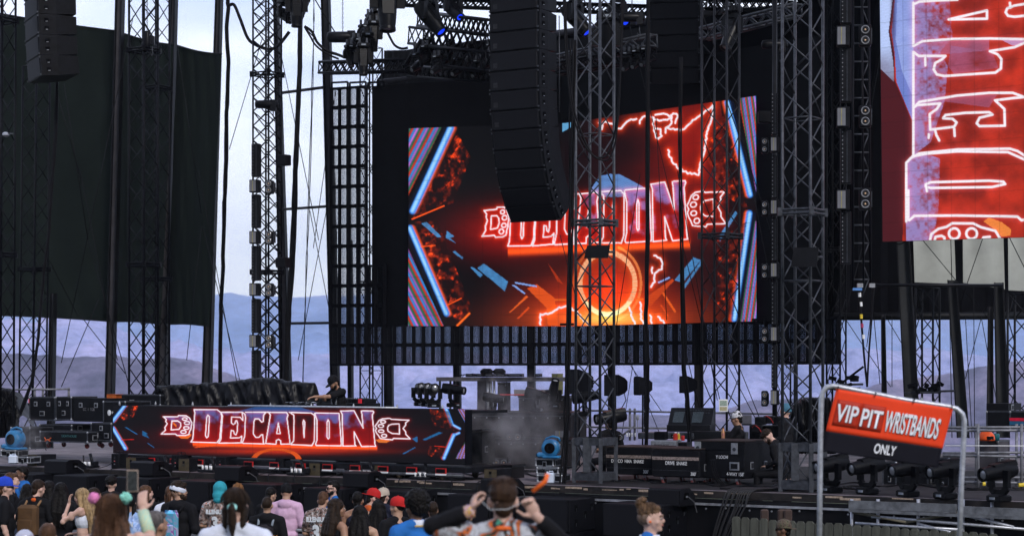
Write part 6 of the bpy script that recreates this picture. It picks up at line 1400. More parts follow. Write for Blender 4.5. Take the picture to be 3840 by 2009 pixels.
t = thing('helmet', 'orange safety helmet on the grey case at the right', 'helmet', P(3699, 1651, 35.2), R(20)); m = MB(); m.lathe([(.14, 0), (.145, .03), (.13, .10), (.09, .15), (.03, .17), (.002, .172)], (0, 0, 0), Matrix.Diagonal((1, 1.15, 1)), 20); m.build('shell', mat('orange_shell', (.62, .08, .015), .35), t, True); MB().box((-.02, -.15, .05), (.12, .03, .06)).build('vent', BLK, t)
single('teal_jar', MB().lathe([(.07, 0), (.075, .1), (.06, .12)], P(3733, 1650, 35.3), None, 14), mat('teal_glass', (.01, .1, .12), .3), 'teal jar right of the orange helmet', 'jar', smooth=True)
for k, (y0, y1, Y) in enumerate(((1602, 1600, 34.6), (1614, 1612, 34.2), (1698, 1694, 34.6), (1706, 1714, 34.2), (1790, 1788, 34.6), (1806, 1812, 34.2))):
    rail('%s horizontal scaffold pipe from the top at the right' % ordn(k), [(3535 if k < 4 else 3600, y0), (3990, y1)], Y)
for k, (x, Y) in enumerate(((3661, 34.7), (3668, 34.1), (3812, 34.7), (3831, 34.1))): rail('%s upright scaffold pipe from the left at the right side' % ordn(k), [(x, 1588), (x, 1875)], Y)
for k, (x0, y0, x1, y1) in enumerate(((3820, 1818, 3845, 1816), (3685, 1813, 3695, 1813))): single('yellow_tape', MB().tube([P(x0, y0, 34.0), P(x1, y1, 34.0)], .034, 8), YEL, '%s yellow tape wrap on the scaffold pipe' % ['right', 'left'][k], 'tape')
wire('white cord stretched across behind the right banner post', [(3545, 1670), (3990, 1671)], 33.8, .008, WHITE, 'cord', 'cord')
for k, (x, y, Y) in enumerate(((3160, 1440, 45), (3460, 1455, 44), (3510, 1450, 44), (3170, 1425, 45))):
    p = P(x, y + 18, Y); q = thing('hanging_gear', '%s tangle of clamps and small gear on the thin crossing behind the banner' % ordn(k), 'rigging', p, R(-20), 'tangled rigging behind the banner')
    for j in range(5): MB().bbox((random.uniform(-.3, .3), random.uniform(-.1, .1), random.uniform(0, .2)), (random.uniform(.08, .25), .1, random.uniform(.05, .12)), .01, Matrix.Rotation(random.uniform(-.6, .6), 3, 'Y')).build('clamp_block', BLK, q)
    MB().tube([(-.4, 0, 0), (.4, 0, .02)], .025).build('crossbar', ALU, q)
single('boom_arm', MB().tube([P(3150, 1440, 44.6), P(3238, 1374, 44.6)], .028, 6), BLK, 'slanting black boom arm behind the top of the banner', 'boom arm')
# ---------------------------------------------------------------- scaffold under the stage right, fence
def fpt(px, y, back): q = onDeck(px, back); return Vector((q.x, q.y, P(px, y, q.y).z))
for k, (x0, y0, x1, y1, w) in enumerate(((3222, 1890, 3620, 1905, .13), (3640, 1912, 3960, 1926, .13), (3222, 1912, 3960, 1945, .05))):
    m = MB(); m.beam(fpt(x0, y0, -.4), fpt(x1, y1, -.4), .06, w); single('ledger_beam', m, mat('dull_alu', (.17, .18, .2), .45, .5, var=.35, scale=6), '%s aluminium ledger beam under the stage edge at the right' % ordn(k), 'beam')
for k, (x0, y0, x1, y1) in enumerate(((3230, 1918, 3430, 1956), (3430, 1956, 3640, 1918), (3650, 1930, 3830, 1975), (3480, 1965, 3640, 2005), (3240, 1960, 3640, 1985), (3300, 1935, 3900, 1985))):
    single('scaffold_brace', MB().tube([fpt(x0, y0, -.35), fpt(x1, y1, -.35)], .024, 8), mat('tan_pipe', (.13, .12, .09), .5) if k < 2 else GALV, '%s slanting scaffold brace under the stage at the right' % ordn(k), 'brace', smooth=True)
for k, x in enumerate((3222, 3636, 3320, 3470, 3745)): single('scaffold_post', MB().tube([fpt(x, 1870, -.3), fpt(x, 2080, -.3)], .028, 8), GALV, '%s scaffold post under the stage at the right' % ordn(k), 'post', smooth=True)
FENM = mat('weathered_fence', (.075, .078, .066), .8, var=.3, scale=3, bump=.4, bscale=30, aniso=(4, 4, .4))
fence = thing('picket_fence', 'weathered grey green picket fence in front of the stage at the right', 'fence', onDeck(3400, -2.6) - Vector((0, 0, DECK - gz(30))), 0)
x = 3028.; k = 0
while x < 3960:
    p = onDeck(x, -2.6); ytop = 1937 + (x - 3028) * .068 + random.uniform(-2, 2); z1 = P(x, ytop, p.y).z; g_ = gz(p.y); w = .135
    m = MB(); m.prism([(-w / 2, g_), (w / 2, g_), (w / 2, z1 - .035), (w * .28, z1), (-w * .28, z1), (-w / 2, z1 - .035)], 'y', -.01, .012)
    mm = Matrix.Translation((p.x, p.y, 0)) @ Matrix.Rotation(RZ + random.uniform(-.02, .02), 4, 'Z'); m.v = [mm @ v for v in m.v]; m.build('picket', FENM, fence, False, True); x += w * 1.12 * .87 / S(p.y); k += 1
for zz in (.35, .95): MB().beam(onDeck(3028, -2.56) + Vector((0, 0, zz - DECK)), onDeck(3960, -2.56) + Vector((0, 0, zz - DECK)), .05, .09).build('rail', FENM, fence, False, True)
for k, x in enumerate((3088, 3150, 3172)): single('fence_stub', MB().bbox(onDeck(x, -2.2) + Vector((0, 0, P(x, 1945, onDeck(x, -2.2).y).z - DECK)), (.12, .1, .3), .02), mat('brown_post', (.06, .04, .035), .7), '%s rusty stub standing behind the picket fence' % ordn(k), 'post')
# ---------------------------------------------------------------- pit barrier in front of the crowd
BARM = mat('barrier_mesh', (.20, .21, .25), .5, .3, var=.15, scale=60)
for k in range(19):
    xa = -40 + k * 0; L0 = 1.22; a = onDeck(1920, -3.3) + U * ((k - 11) * L0); 
    if a.y > 55: continue
    g_ = gz(a.y); zt = 1.28 - 0 + .0; t = thing('barrier_panel', '%s aluminium barrier panel from the left between crowd and subwoofers' % (ordn(k) if k < 16 else ['seventeenth', 'eighteenth', 'nineteenth'][k - 16]), 'barrier', (a.x, a.y, g_), RZ, 'crowd barrier panels')
    h = 1.15
    MB().tube([(-.6, 0, h), (.6, 0, h)], .03, 8).build('top_rail', ALUB, t, True); MB().box((0, .01, h * .5), (1.18, .01, h * .9)).build('mesh_sheet', BARM, t)
    for x in (-.55, 0, .55): MB().box((x, .03, h * .5), (.05, .03, h * .92)).build('stile', ALU, t)
    MB().beam((-.5, .04, .15), (.0, .04, .8), .04, .04).build('brace', ALU, t); MB().box((0, -.25, .01), (1.15, .5, .02)).build('foot_plate', ALU, t)
# ---------------------------------------------------------------- wristband banner on a bent pipe frame
YS = 17.0; t = thing('banner_frame', 'bent galvanised pipe frame holding the wristbands banner', 'frame', Vector((P(3260, 0, YS).x, YS, gz(YS))))
sg = [P(3070, 2300, YS), P(3075, 1800, YS), P(3078, 1560, YS), P(3080, 1500, YS), P(3086, 1468, YS), P(3101, 1450, YS), P(3125, 1446, YS), P(3180, 1456, YS), P(3400, 1500, YS), P(3560, 1524, YS), P(3588, 1532, YS), P(3608, 1550, YS), P(3616, 1575, YS), P(3616, 1610, YS), P(3606, 1800, YS), P(3588, 2300, YS)]
MB().tube(sg, .0225, 14).build('bent_pipe', GALV, t, True, True)
for x, y in ((3249, 1466), (3457, 1498)): MB().tube([P(x, y + 6, YS), P(x, y - 8, YS)], [.012, .008], 8).build('bolt', ALUB, t, True, True)
RED = mat('banner_red', (.80, .06, .018), .6, var=.06, scale=2, bump=.35, bscale=6, spec=.12); RED2 = mat('banner_patch_red', (.40, .028, .012), .55, var=.15, scale=8); BNK = mat('banner_black', (.010, .010, .016), .6, var=.1, spec=.08); CREAM = mat('banner_white', (.80, .82, .90), .5, var=.04)
def bpt(u, v, off=0.):   # banner coordinates: corners in the photo
    tl, tr, brr, bll = Vector((3136, 1457)), Vector((3574, 1530)), Vector((3519, 1752)), Vector((3081, 1690))
    a = tl.lerp(tr, u); b = bll.lerp(brr, u); c = a.lerp(b, v); p = P(c.x, c.y, YS - .02); p.y += -off + .012 * math.sin(u * 7 + v * 2) * v + .02 * v; return p
bn = thing('wristband_banner', 'red and black banner reading VIP PIT WRISTBANDS ONLY', 'banner', bpt(.5, 1))
def bsheet(u0, u1, v0, v1, nm, mt, off, bi=24, bj=12, th=.004):
    n = bi + 1; vs = [bpt(u0 + (u1 - u0) * i / bi, v0 + (v1 - v0) * j / bj, off) for j in range(bj + 1) for i in range(n)]; c = len(vs); vs += [v + Vector((0, th, 0)) for v in vs]
    fs = [(j * n + i, j * n + i + 1, (j + 1) * n + i + 1, (j + 1) * n + i) for j in range(bj) for i in range(bi)]; fs += [tuple(k + c for k in f[::-1]) for f in fs]
    edge = [(0, i, i + 1) for i in range(bi)]
    for i in range(bi): fs += [(i, i + c, i + 1 + c, i + 1), (bj * n + i, bj * n + i + 1, bj * n + i + 1 + c, bj * n + i + c)]
    for j in range(bj): fs += [(j * n, (j + 1) * n, (j + 1) * n + c, j * n + c), (j * n + bi, j * n + bi + c, (j + 1) * n + bi + c, (j + 1) * n + bi)]
    return MB().add(vs, fs).build(nm, mt, bn, True, True)
bsheet(0, 1, 0, .68, 'red_field', RED, 0); bsheet(0, 1, .68, 1, 'black_field', BNK, 0)
bsheet(.035, .245, .155, .57, 'patch', RED2, .006, 8, 6, .003); bsheet(.25, .452, .155, .57, 'patch', RED2, .006, 8, 6, .003)
def btext(s, u0, u1, v0, v1, nm, mt, off, shear=0.):
    cu = bpy.data.curves.new(nm, 'FONT'); cu.body = s; cu.size = 1; cu.shear = shear; cu.offset = .018; tt = bpy.data.objects.new(nm, cu); C.objects.link(tt); bpy.context.view_layer.update()
    me = bpy.data.meshes.new_from_object(tt.evaluated_get(bpy.context.evaluated_depsgraph_get())); bpy.data.objects.remove(tt)
    xs_ = [v.co.x for v in me.vertices]; ys_ = [v.co.y for v in me.vertices]; x0, x1, y0, y1 = min(xs_), max(xs_), min(ys_), max(ys_)
    for v in me.vertices:
        q = bpt(u0 + (u1 - u0) * (v.co.x - x0) / (x1 - x0), v1 + (v0 - v1) * (v.co.y - y0) / (y1 - y0), off) - bn.location; v.co = q
    me.materials.clear(); me.materials.append(mt); o = bpy.data.objects.new(nm, me); C.objects.link(o); o.parent = bn; return o
for s_, a, b, c, d_ in (('VIP', .045, .232, .225, .50), ('PIT', .262, .437, .235, .52), ('WRISTBANDS', .465, .928, .205, .545), ('ONLY', .43, .615, .755, .915)):
    btext(s_, a + .006, b + .006, c + .012, d_ + .012, 'letter_shadow', BNK, .009); btext(s_, a, b, c, d_, 'lettering', CREAM, .012)
for u in (.01, .33, .66, .985): MB().tube([bpt(u, .03, .01), bpt(u, -.045, .035), bpt(u, -.05, -.03)], .004, 5).build('zip_tie', BLK, bn, True, True)
# ---------------------------------------------------------------- smoke
def smoke(label, c, r, dens, seed):
    m = bpy.data.materials.new('smoke_puff'); m.use_nodes = True; n = m.node_tree; n.nodes.clear(); o_ = n.nodes.new('ShaderNodeOutputMaterial'); v_ = n.nodes.new('ShaderNodeVolumePrincipled'); v_.inputs['Color'].default_value = (.8, .78, .85, 1)
    tc_ = n.nodes.new('ShaderNodeTexCoord'); z = n.nodes.new('ShaderNodeTexNoise'); z.inputs['Scale'].default_value = 2.6; z.inputs['Detail'].default_value = 5; z.inputs['Distortion'].default_value = .8; z.noise_dimensions = '4D'; z.inputs['W'].default_value = seed
    ln = n.nodes.new('ShaderNodeVectorMath'); ln.operation = 'LENGTH'; mr = n.nodes.new('ShaderNodeMapRange'); mr.inputs['From Min'].default_value = 1; mr.inputs['From Max'].default_value = .2; mr.inputs['To Min'].default_value = 0; mr.inputs['To Max'].default_value = 1
    r2 = n.nodes.new('ShaderNodeMapRange'); r2.inputs['From Min'].default_value = .42; r2.inputs['From Max'].default_value = .75; mu = n.nodes.new('ShaderNodeMath'); mu.operation = 'MULTIPLY'; m2 = n.nodes.new('ShaderNodeMath'); m2.operation = 'MULTIPLY'; m2.inputs[1].default_value = dens
    l = n.links.new; l(tc_.outputs['Object'], ln.inputs[0]); l(ln.outputs['Value'], mr.inputs['Value']); l(tc_.outputs['Object'], z.inputs['Vector']); l(z.outputs['Fac'], r2.inputs['Value']); l(mr.outputs[0], mu.inputs[0]); l(r2.outputs[0], mu.inputs[1]); l(mu.outputs[0], m2.inputs[0]); l(m2.outputs[0], v_.inputs['Density']); l(v_.outputs[0], o_.inputs['Volume'])
    o = MB().ell((0, 0, 0), (1, 1, 1), None, 20, 12).build('smoke', m); o.location = c; o.scale = r; tag(o, label, 'smoke', None, 'stuff')
smoke('grey smoke drifting up left of the right blower', P(1930, 1612, 38.3), (1.15, .6, 1.3), 2.8, 1.)
smoke('thin smoke over the left blower', P(110, 1640, 42), (.5, .4, .5), 1.6, 4.)
# ================================================================ people
SK = {}
def skin(k):
    c = {'pale': (.52, .33, .27), 'mid': (.40, .24, .17), 'tan': (.30, .165, .11), 'brown': (.14, .07, .045), 'dark': (.07, .036, .025)}[k]
    m = mat('skin_' + k, c, .5, var=.12, scale=14, spec=.35)
    b = m.node_tree.nodes['Principled BSDF']; b.inputs['Subsurface Weight'].default_value = .08; b.inputs['Subsurface Radius'].default_value = (.02, .008, .004); return m
def hairm(name, c): return mat('hair_' + name, c, .42, var=.55, scale=30, aniso=(1, 1, .12), bump=.5, bscale=90, spec=.1)
HB, HD, HBR, HBL, HRD = hairm('black', (.006, .005, .005)), hairm('dark_brown', (.02, .012, .008)), hairm('brown', (.07, .035, .02)), hairm('blonde', (.28, .19, .10)), hairm('auburn', (.16, .075, .03))
def clo(name, c, rough=.8, var=.14, bump=.35): return mat('cloth_' + name, c, rough, var=var, scale=7, bump=bump, bscale=16, spec=.12)
TEE = clo('black', (.007, .007, .009)); NAVY = clo('navy', (.016, .018, .035)); BLUEC = clo('blue', (.02, .13, .42)); PINK = clo('pink', (.55, .36, .52)); WHT = clo('white', (.62, .66, .78)); GREYC = clo('grey', (.16, .16, .19)); DEN = clo('denim', (.03, .04, .07)); TEAL = clo('teal', (.03, .28, .36)); SKYC = clo('sky', (.25, .5, .72)); ORC = clo('orange', (.55, .10, .02)); REDC = clo('red', (.45, .02, .02)); MAR = clo('crimson', (.25, .012, .03)); BEIGE = clo('beige', (.42, .36, .3)); CYN = clo('cyan', (.15, .5, .6))
def pattern(name, cols, sc=9, seed=0):
    m = bpy.data.materials.new(name); m.use_nodes = True; n = m.node_tree; b = n.nodes['Principled BSDF']; b.inputs['Roughness'].default_value = .75; b.inputs['Specular IOR Level'].default_value = .15
    t = n.nodes.new('ShaderNodeTexCoord'); mp_ = n.nodes.new('ShaderNodeMapping'); mp_.inputs['Location'].default_value = (seed, 0, 0); mp_.inputs['Scale'].default_value = (1, 1, .7)
    z = n.nodes.new('ShaderNodeTexNoise'); z.inputs['Scale'].default_value = sc; z.inputs['Detail'].default_value = 5; z.inputs['Distortion'].default_value = 1.5
    r = n.nodes.new('ShaderNodeValToRGB'); r.color_ramp.interpolation = 'CONSTANT'; e = r.color_ramp.elements
    while len(e) < len(cols): e.new(.5)
    for i, c in enumerate(cols): e[i].position = .3 + .42 * i / len(cols) if i else 0; e[i].color = (*c, 1)
    n.links.new(t.outputs['Object'], mp_.inputs[0]); n.links.new(mp_.outputs[0], z.inputs['Vector']); n.links.new(z.outputs['Fac'], r.inputs[0]); n.links.new(r.outputs[0], b.inputs['Base Color']); return m
CAMO = pattern('camo_jersey', [(.03, .02, .02), (.12, .08, .07), (.30, .22, .2), (.05, .035, .03), (.45, .42, .42), (.4, .10, .04), (.2, .4, .5)], 11)
CAMO2 = pattern('marble_jersey', [(.05, .22, .16), (.03, .03, .03), (.5, .12, .03), (.26, .25, .27), (.44, .46, .52), (.05, .05, .05), (.5, .12, .03), (.25, .5, .5)], 7, 3)
LBJ = pattern('ice_blue_jersey', [(.2, .32, .6), (.28, .42, .72), (.4, .52, .8), (.2, .3, .58)], 6, 5)
HOLO = pattern('holographic_film', [(.3, .5, .8), (.15, .6, .85), (.6, .65, .95), (.5, .15, .6), (.2, .7, .9)], 5, 2); HOLO.node_tree.nodes['Principled BSDF'].inputs['Metallic'].default_value = .6; HOLO.node_tree.nodes['Principled BSDF'].inputs['Roughness'].default_value = .25
PENDING = []
def fuse(mb, name, material, parent, vox=.011, sm=4, disp=0., dsc=.05):
    if disp:
        pass
    o = mb.build(name, material, parent, True)
    r = o.modifiers.new('r', 'REMESH'); r.mode = 'VOXEL'; r.voxel_size = vox; r.use_smooth_shade = True
    if sm: q = o.modifiers.new('s', 'SMOOTH'); q.iterations = sm; q.factor = .5
    if disp:
        tx = bpy.data.textures.get('hair_lumps%g' % dsc) or bpy.data.textures.new('hair_lumps%g' % dsc, 'CLOUDS'); tx.noise_scale = dsc
        d = o.modifiers.new('d', 'DISPLACE'); d.texture = tx; d.strength = disp; d.mid_level = .5; d.texture_coords = 'LOCAL'
    PENDING.append(o); return o
def flush():
    bpy.context.view_layer.update(); dg = bpy.context.evaluated_depsgraph_get(); new = []
    for o in PENDING: new.append(bpy.data.meshes.new_from_object(o.evaluated_get(dg)))
    for o, me in zip(PENDING, new):
        nm = o.data.name; o.modifiers.clear(); o.data = me; me.polygons.foreach_set('use_smooth', [True] * len(me.polygons))
    PENDING.clear()
def limb(m, pts, rs, n=10):
    m.tube(pts, rs, n)
    for p, r in zip(pts, rs): m.ell(p, r * .99, None, 10, 6)
def hand(m, wrist, d, palmn, curl=.5, sc=1.):
    """palm + four unequal fingers + thumb. d: direction, palmn: palm normal"""
    d = Vector(d).normalized(); nrm = Vector(palmn); nrm = (nrm - d * nrm.dot(d)).normalized(); sd = d.cross(nrm)
    Mx = Matrix((sd, d, nrm)).transposed(); w = Vector(wrist)
    m.ell(w + d * .05 * sc, (.04 * sc, .052 * sc, .017 * sc), Mx, 10, 8)
    for k, (o, l) in enumerate(((-.030, .068), (-.010, .078), (.011, .072), (.030, .056))):
        p = w + d * .085 * sc + sd * o * sc; a = curl * (.9 + .1 * k); q = p; pts = [p]
        for j, f in enumerate((.45, .32, .23)):
            a2 = a * (j + .6); q = q + (d * math.cos(a2) + nrm * math.sin(a2)) * l * f * sc; pts.append(q)
        limb(m, pts, [.0095 * sc, .0088 * sc, .008 * sc, .0068 * sc], 7)
    p = w + d * .02 * sc - sd * .032 * sc; limb(m, [p, p + (d * .55 - sd * .7 + nrm * .3) * .04 * sc, p + (d * .95 - sd * .7 + nrm * .5) * .065 * sc], [.013 * sc, .011 * sc, .009 * sc], 7)
def person(label, px, py, Y, yaw=0, sk='mid', top=None, sleeve='short', pants=None, hair='short', hc=None, hat=None, hatm=None, arms=None, pitch=0, hyaw=0, group='festival crowd at the barrier', ground=None,
           beard=False, shades=False, vox=.012, seated=False, h=None, lean=0, slim=1., curl=.45, hood=None, face=False, fat=1., shift=None, open_back=False):
    top = top or TEE; pants = pants or DEN; hc = hc or HD
    g0 = gz(Y) if ground is None else ground
    ztop = CZ + (HZ - py) * Y / F; k = 1.0
    H0 = 1.77 if hair not in ('afro',) else 1.80
    if seated: base = Vector(((px - 1920) * Y / F, Y, g0)); 
    sc_ = (ztop - g0) / H0 if not seated else 1.
    if h: sc_ = h / H0
    loc = Vector(((px - 1920) * Y / F, Y, ztop - H0 * sc_ if (seated or h) else g0))
    t = thing('person', label, 'person', loc, R(yaw), group)
    J = Vector
    hipz, shz = .95, 1.42
    def up(v):   # apply lean to upper body (about the hip, x axis)
        v = J(v); a = R(lean); y, z = v.y, v.z - hipz
        return J((v.x, y * math.cos(a) + z * math.sin(a), hipz - y * math.sin(a) + z * math.cos(a)))
    HM = Matrix.Rotation(R(-lean), 3, 'X') @ Matrix.Rotation(R(hyaw), 3, 'Z') @ Matrix.Rotation(R(-pitch), 3, 'X')
    nk = up((0, .0, 1.50))
    # keep head top over the given column when leaning
    def hd(v): return nk + HM @ (J(v) - J((0, 0, 1.50)))
    cor = J((hd((0, 0, 1.64)).x, hd((0, 0, 1.64)).y, 0)); dzc = 1.64 - hd((0, 0, 1.64)).z
    def off(v): return (J(v) - J((0, cor.y, -dzc))) * sc_ if (lean or pitch) else J(v) * sc_
    b = MB(); w = slim
    def E(m, c, r, f=lambda v: v, rot=None): m.ell(off(f(c)), tuple(q * sc_ for q in r), rot, 12, 8)
    def Lm(m, pts, rs): limb(m, [off(p) for p in pts], [r * sc_ for r in rs])
    # head
    E(b, (0, -.012, 1.665), (.076, .098, .100), hd, HM); E(b, (0, .025, 1.625), (.066, .072, .085), hd, HM); E(b, (0, .045, 1.575), (.045, .045, .04), hd, HM)
    E(b, (0, .098, 1.628), (.013, .018, .022), hd, HM); E(b, (0, .086, 1.668), (.05, .016, .012), hd, HM); E(b, (0, .082, 1.592), (.024, .014, .011), hd, HM); E(b, (0, .075, 1.556), (.022, .018, .016), hd, HM)
    for s in (-1, 1): E(b, (s * .079, -.008, 1.63), (.012, .022, .034), hd, HM); E(b, (s * .045, .055, 1.615), (.022, .025, .022), hd, HM)
    Lm(b, [hd((0, -.005, 1.60)), up((0, -.012, 1.50)), up((0, -.018, 1.42))], [.054 * fat, .054 * fat, .066 * fat])
    # torso
    E(b, (0, -.005, 1.32), (.165 * w, .105 * fat, .15), up); E(b, (0, 0, 1.14), (.145 * w * fat, .10 * fat, .18), up); E(b, (0, -.01, .97), (.165 * w * fat, .115 * fat, .13), up)
    for s in (-1, 1): E(b, (s * .13 * w, -.01, 1.42), (.095, .065, .06), up); Lm(b, [up((s * .02, -.02, 1.49)), up((s * .17 * w, -.015, 1.44))], [.05, .045])
    if not seated:
        for s in (-1, 1):
            Lm(b, [(s * .085, 0, .93), (s * .095, .01, .50), (s * .10, -.01, .09)], [.085, .056, .038]); E(b, (s * .10, -.035, .34), (.055, .055, .11)); E(b, (s * .10, .06, .035), (.045, .125, .035))
    else:
        for s in (-1, 1): Lm(b, [(s * .09, .0, .93), (s * .12, .42, .90), (s * .12, .42, .46)], [.085, .06, .042]); E(b, (s * .12, .48, .43), (.045, .12, .035))
    A = {}
    for s, key in ((-1, 'L'), (1, 'R')):
        sh = up((s * .195 * w, -.01, shz + (.04 if isinstance((arms or {}).get(key, 'rest'), tuple) else 0))); a = (arms or {}).get(key, 'rest')
        if a == 'down': el, wr, hdn, pn = up((s * .235, -.03, 1.13)), up((s * .25, .05, .88)), (0, .25, -1), (-s, 0, 0)
        elif a == 'rest': el, wr, hdn, pn = up((s * .26, -.02, 1.15)), up((s * .15, .20, 1.10)), (-s * .5, .8, .05), (0, 0, -1)
        elif a == 'pocket': el, wr, hdn, pn = up((s * .27, -.06, 1.15)), up((s * .18, .10, .95)), (0, .3, -1), (-s, 0, 0)
        else: el, wr, hdn, pn = J(a[0]), J(a[1]), J(a[2]), J(a[3])
        A[key] = (sh, el, wr)
        Lm(b, [sh, el, wr], [.052, .042, .028]); E(b, ((sh + el) / 2).to_tuple(), (.05, .05, .07)); E(b, ((el * .7 + wr * .3)).to_tuple(), (.043, .043, .05))
        hand(b, off(wr), hdn, pn, curl, sc_)
    fuse(b, 'body', skin(sk), t, vox, 3)
    # clothes
    if top != 'none':
        c = MB(); q = .014
        lo = .88 if sleeve != 'crop' else 1.26
        E(c, (0, -.005, 1.31), (.165 * w + q + .012, .105 * fat + q + .012, .155), up)
        if sleeve != 'crop':
            E(c, (0, 0, 1.14), (.15 * w * fat + q + .02, .105 * fat + q + .015, .2), up); E(c, (0, -.01, .985), (.172 * w * fat + q, .12 * fat + q, .10), up)
        if sleeve not in ('tank', 'crop', 'tube'):
            for s in (-1, 1): E(c, (s * .13 * w, -.01, 1.425), (.11, .078, .07), up); Lm(c, [up((s * .03, -.025, 1.49)), up((s * .17 * w, -.015, 1.445))], [.058, .055])
            E(c, (0, -.015, 1.44), (.085, .075, .06), up)
            for key, s in (('L', -1), ('R', 1)):
                sh, el, wr = A[key]
                if sleeve == 'short': e2 = sh.lerp(el, .75); Lm(c, [sh, e2], [.072, .072])
                else: Lm(c, [sh, el, el.lerp(wr, .92)], [.075, .064, .046]); E(c, el.to_tuple(), (.07, .07, .07)); E(c, el.lerp(wr, .55).to_tuple(), (.062, .062, .05))
        elif sleeve == 'tank':
            for s in (-1, 1): Lm(c, [up((s * .10, .04, 1.34)), up((s * .095, -.01, 1.475)), up((s * .10, -.08, 1.34))], [.04, .03, .04])
        if sleeve == 'tube':
            pass
        if hood:
            E(c, (0, -.075, 1.46), (.12, .07, .075), up); E(c, (0, .0, 1.50), (.085, .075, .04), up)
        fuse(c, 'hoodie' if hood else ('top' if sleeve in ('tank', 'crop', 'tube') else 'shirt'), top, t, vox * 1.15, 5, .012, .16)
    pn_ = MB()
    if pants != 'none':
        E(pn_, (0, -.01, .95), (.178 * w * fat, .128 * fat, .11))
        for s in (-1, 1):
            if seated: Lm(pn_, [(s * .09, .0, .93), (s * .12, .42, .90), (s * .12, .42, .50)], [.10, .078, .06])
            else: Lm(pn_, [(s * .09, 0, .92), (s * .095, .01, .50), (s * .10, -.01, .12)], [.105, .078, .062])
        fuse(pn_, 'trousers', pants, t, .018, 4)
        if not seated:
            for s in (-1, 1): MB().bbox(off((s * .10, .05, .04)), (.1, .3, .09), .03).build('shoe', TEE, t, True)
    # hair
    if hair != 'none':
        m = MB(); d, ds = .01, .03
        if hair == 'buzz': E(m, (0, -.024, 1.675), (.079, .094, .098), hd, HM); d = .003
        elif hair == 'short': E(m, (0, -.028, 1.685), (.084, .098, .098), hd, HM); E(m, (0, -.06, 1.60), (.058, .045, .06), hd, HM); E(m, (0, .03, 1.735), (.06, .06, .035), hd, HM); d = .012
        elif hair == 'messy': E(m, (0, -.02, 1.70), (.094, .108, .095), hd, HM); E(m, (0, .04, 1.735), (.07, .06, .04), hd, HM); d = .03
        elif hair == 'afro': E(m, (0, -.02, 1.705), (.118, .125, .115), hd, HM); E(m, (0, -.05, 1.66), (.10, .09, .10), hd, HM); d, ds = .03, .022
        elif hair in ('long', 'longer', 'curly'):
            E(m, (0, -.02, 1.68), (.094, .108, .10), hd, HM); E(m, (0, -.055, 1.60), (.10, .075, .12), hd, HM); L_ = 1.12 if hair == 'longer' else 1.25
            for s in (-1, 0, 1): Lm(m, [hd((s * .055, -.065, 1.60)), up((s * .075, -.10, 1.46)), up((s * .08, -.135, 1.34)), up((s * .06, -.13, L_))], [.055, .062, .055, .022])
            for s in (-1, 1): Lm(m, [hd((s * .075, .0, 1.68)), hd((s * .09, .0, 1.58)), up((s * .115, -.02, 1.44)), up((s * .11, -.05, 1.33))], [.03, .034, .036, .016])
            d = .05 if hair == 'curly' else .018; ds = .03
        elif hair == 'pony':
            E(m, (0, -.02, 1.68), (.086, .104, .10), hd, HM); Lm(m, [hd((0, -.10, 1.66)), hd((0, -.15, 1.63)), hd((0, -.14, 1.54)), hd((0, -.11, 1.44))], [.028, .032, .036, .012]); 
            for s in (-1, 1): Lm(m, [hd((s * .07, -.02, 1.62)), hd((s * .062, -.06, 1.52)), hd((s * .05, -.07, 1.47))], [.03, .024, .01])
        elif hair == 'bun':
            E(m, (0, -.02, 1.70), (.080, .10, .078), hd, HM); E(m, (0, .02, 1.73), (.062, .06, .035), hd, HM); E(m, (0, -.085, 1.775), (.045, .045, .045), hd, HM); E(m, (-.02, -.11, 1.76), (.03, .03, .035), hd, HM); E(m, (.02, -.06, 1.80), (.03, .03, .025), hd, HM); d, ds = .022, .02
        if hair != 'bun' or True: fuse(m, 'hair', hc, t, vox * .9, 2, d * sc_, ds)
    q = lambda v: off(hd(v))
    if hat == 'cap' or hat == 'capback':
        m = MB(); m.lathe([(.104, 0), (.106, .03), (.10, .065), (.082, .098), (.05, .118), (.012, .126), (.012, .132), (.002, .134)], q((0, -.012, 1.672)), HM @ Matrix.Diagonal((sc_ * .93, sc_ * 1.06, sc_)), 20)
        c = m.build('cap', hatm, t, 'auto'); bs = 1 if hat == 'cap' else -1
        P2 = [(-.075, .06), (-.07, .15), (-.035, .185), (.035, .185), (.07, .15), (.075, .06)]
        bm_ = MB(); vs = [q((x, bs * y - .005, 1.682 - .18 * max(0, y - .06) - abs(x) * .12)) for x, y in P2] + [q((x, bs * y - .005, 1.69 - .18 * max(0, y - .06) - abs(x) * .12)) for x, y in P2]
        bm_.add(vs, [tuple(range(6)), tuple(range(11, 5, -1))] + [(i, (i + 1) % 6, (i + 1) % 6 + 6, i + 6) for i in range(6)]).build('brim', hatm, c)
    elif hat == 'beanie':
        m = MB(); E(m, (0, -.02, 1.695), (.095, .108, .105), hd, HM); E(m, (0, -.02, 1.65), (.093, .106, .03), hd, HM); fuse(m, 'beanie', hatm, t, .012, 2)
    elif hat == 'headband':
        m = MB(); m.lathe([(.098, -.03), (.104, -.02), (.104, .02), (.097, .03)], q((0, -.018, 1.675)), HM @ Matrix.Rotation(R(-18), 3, 'X') @ Matrix.Diagonal((sc_ * .93, sc_ * 1.1, sc_)), 24); m.build('headband', hatm, t, True)
    elif hat == 'hood':
        m = MB(); E(m, (0, -.025, 1.68), (.105, .122, .115), hd, HM); E(m, (0, -.05, 1.58), (.10, .09, .10), hd, HM); E(m, (0, -.055, 1.50), (.085, .07, .05), hd, HM); fuse(m, 'head_scarf', hatm, t, .012, 2, .012, .05)
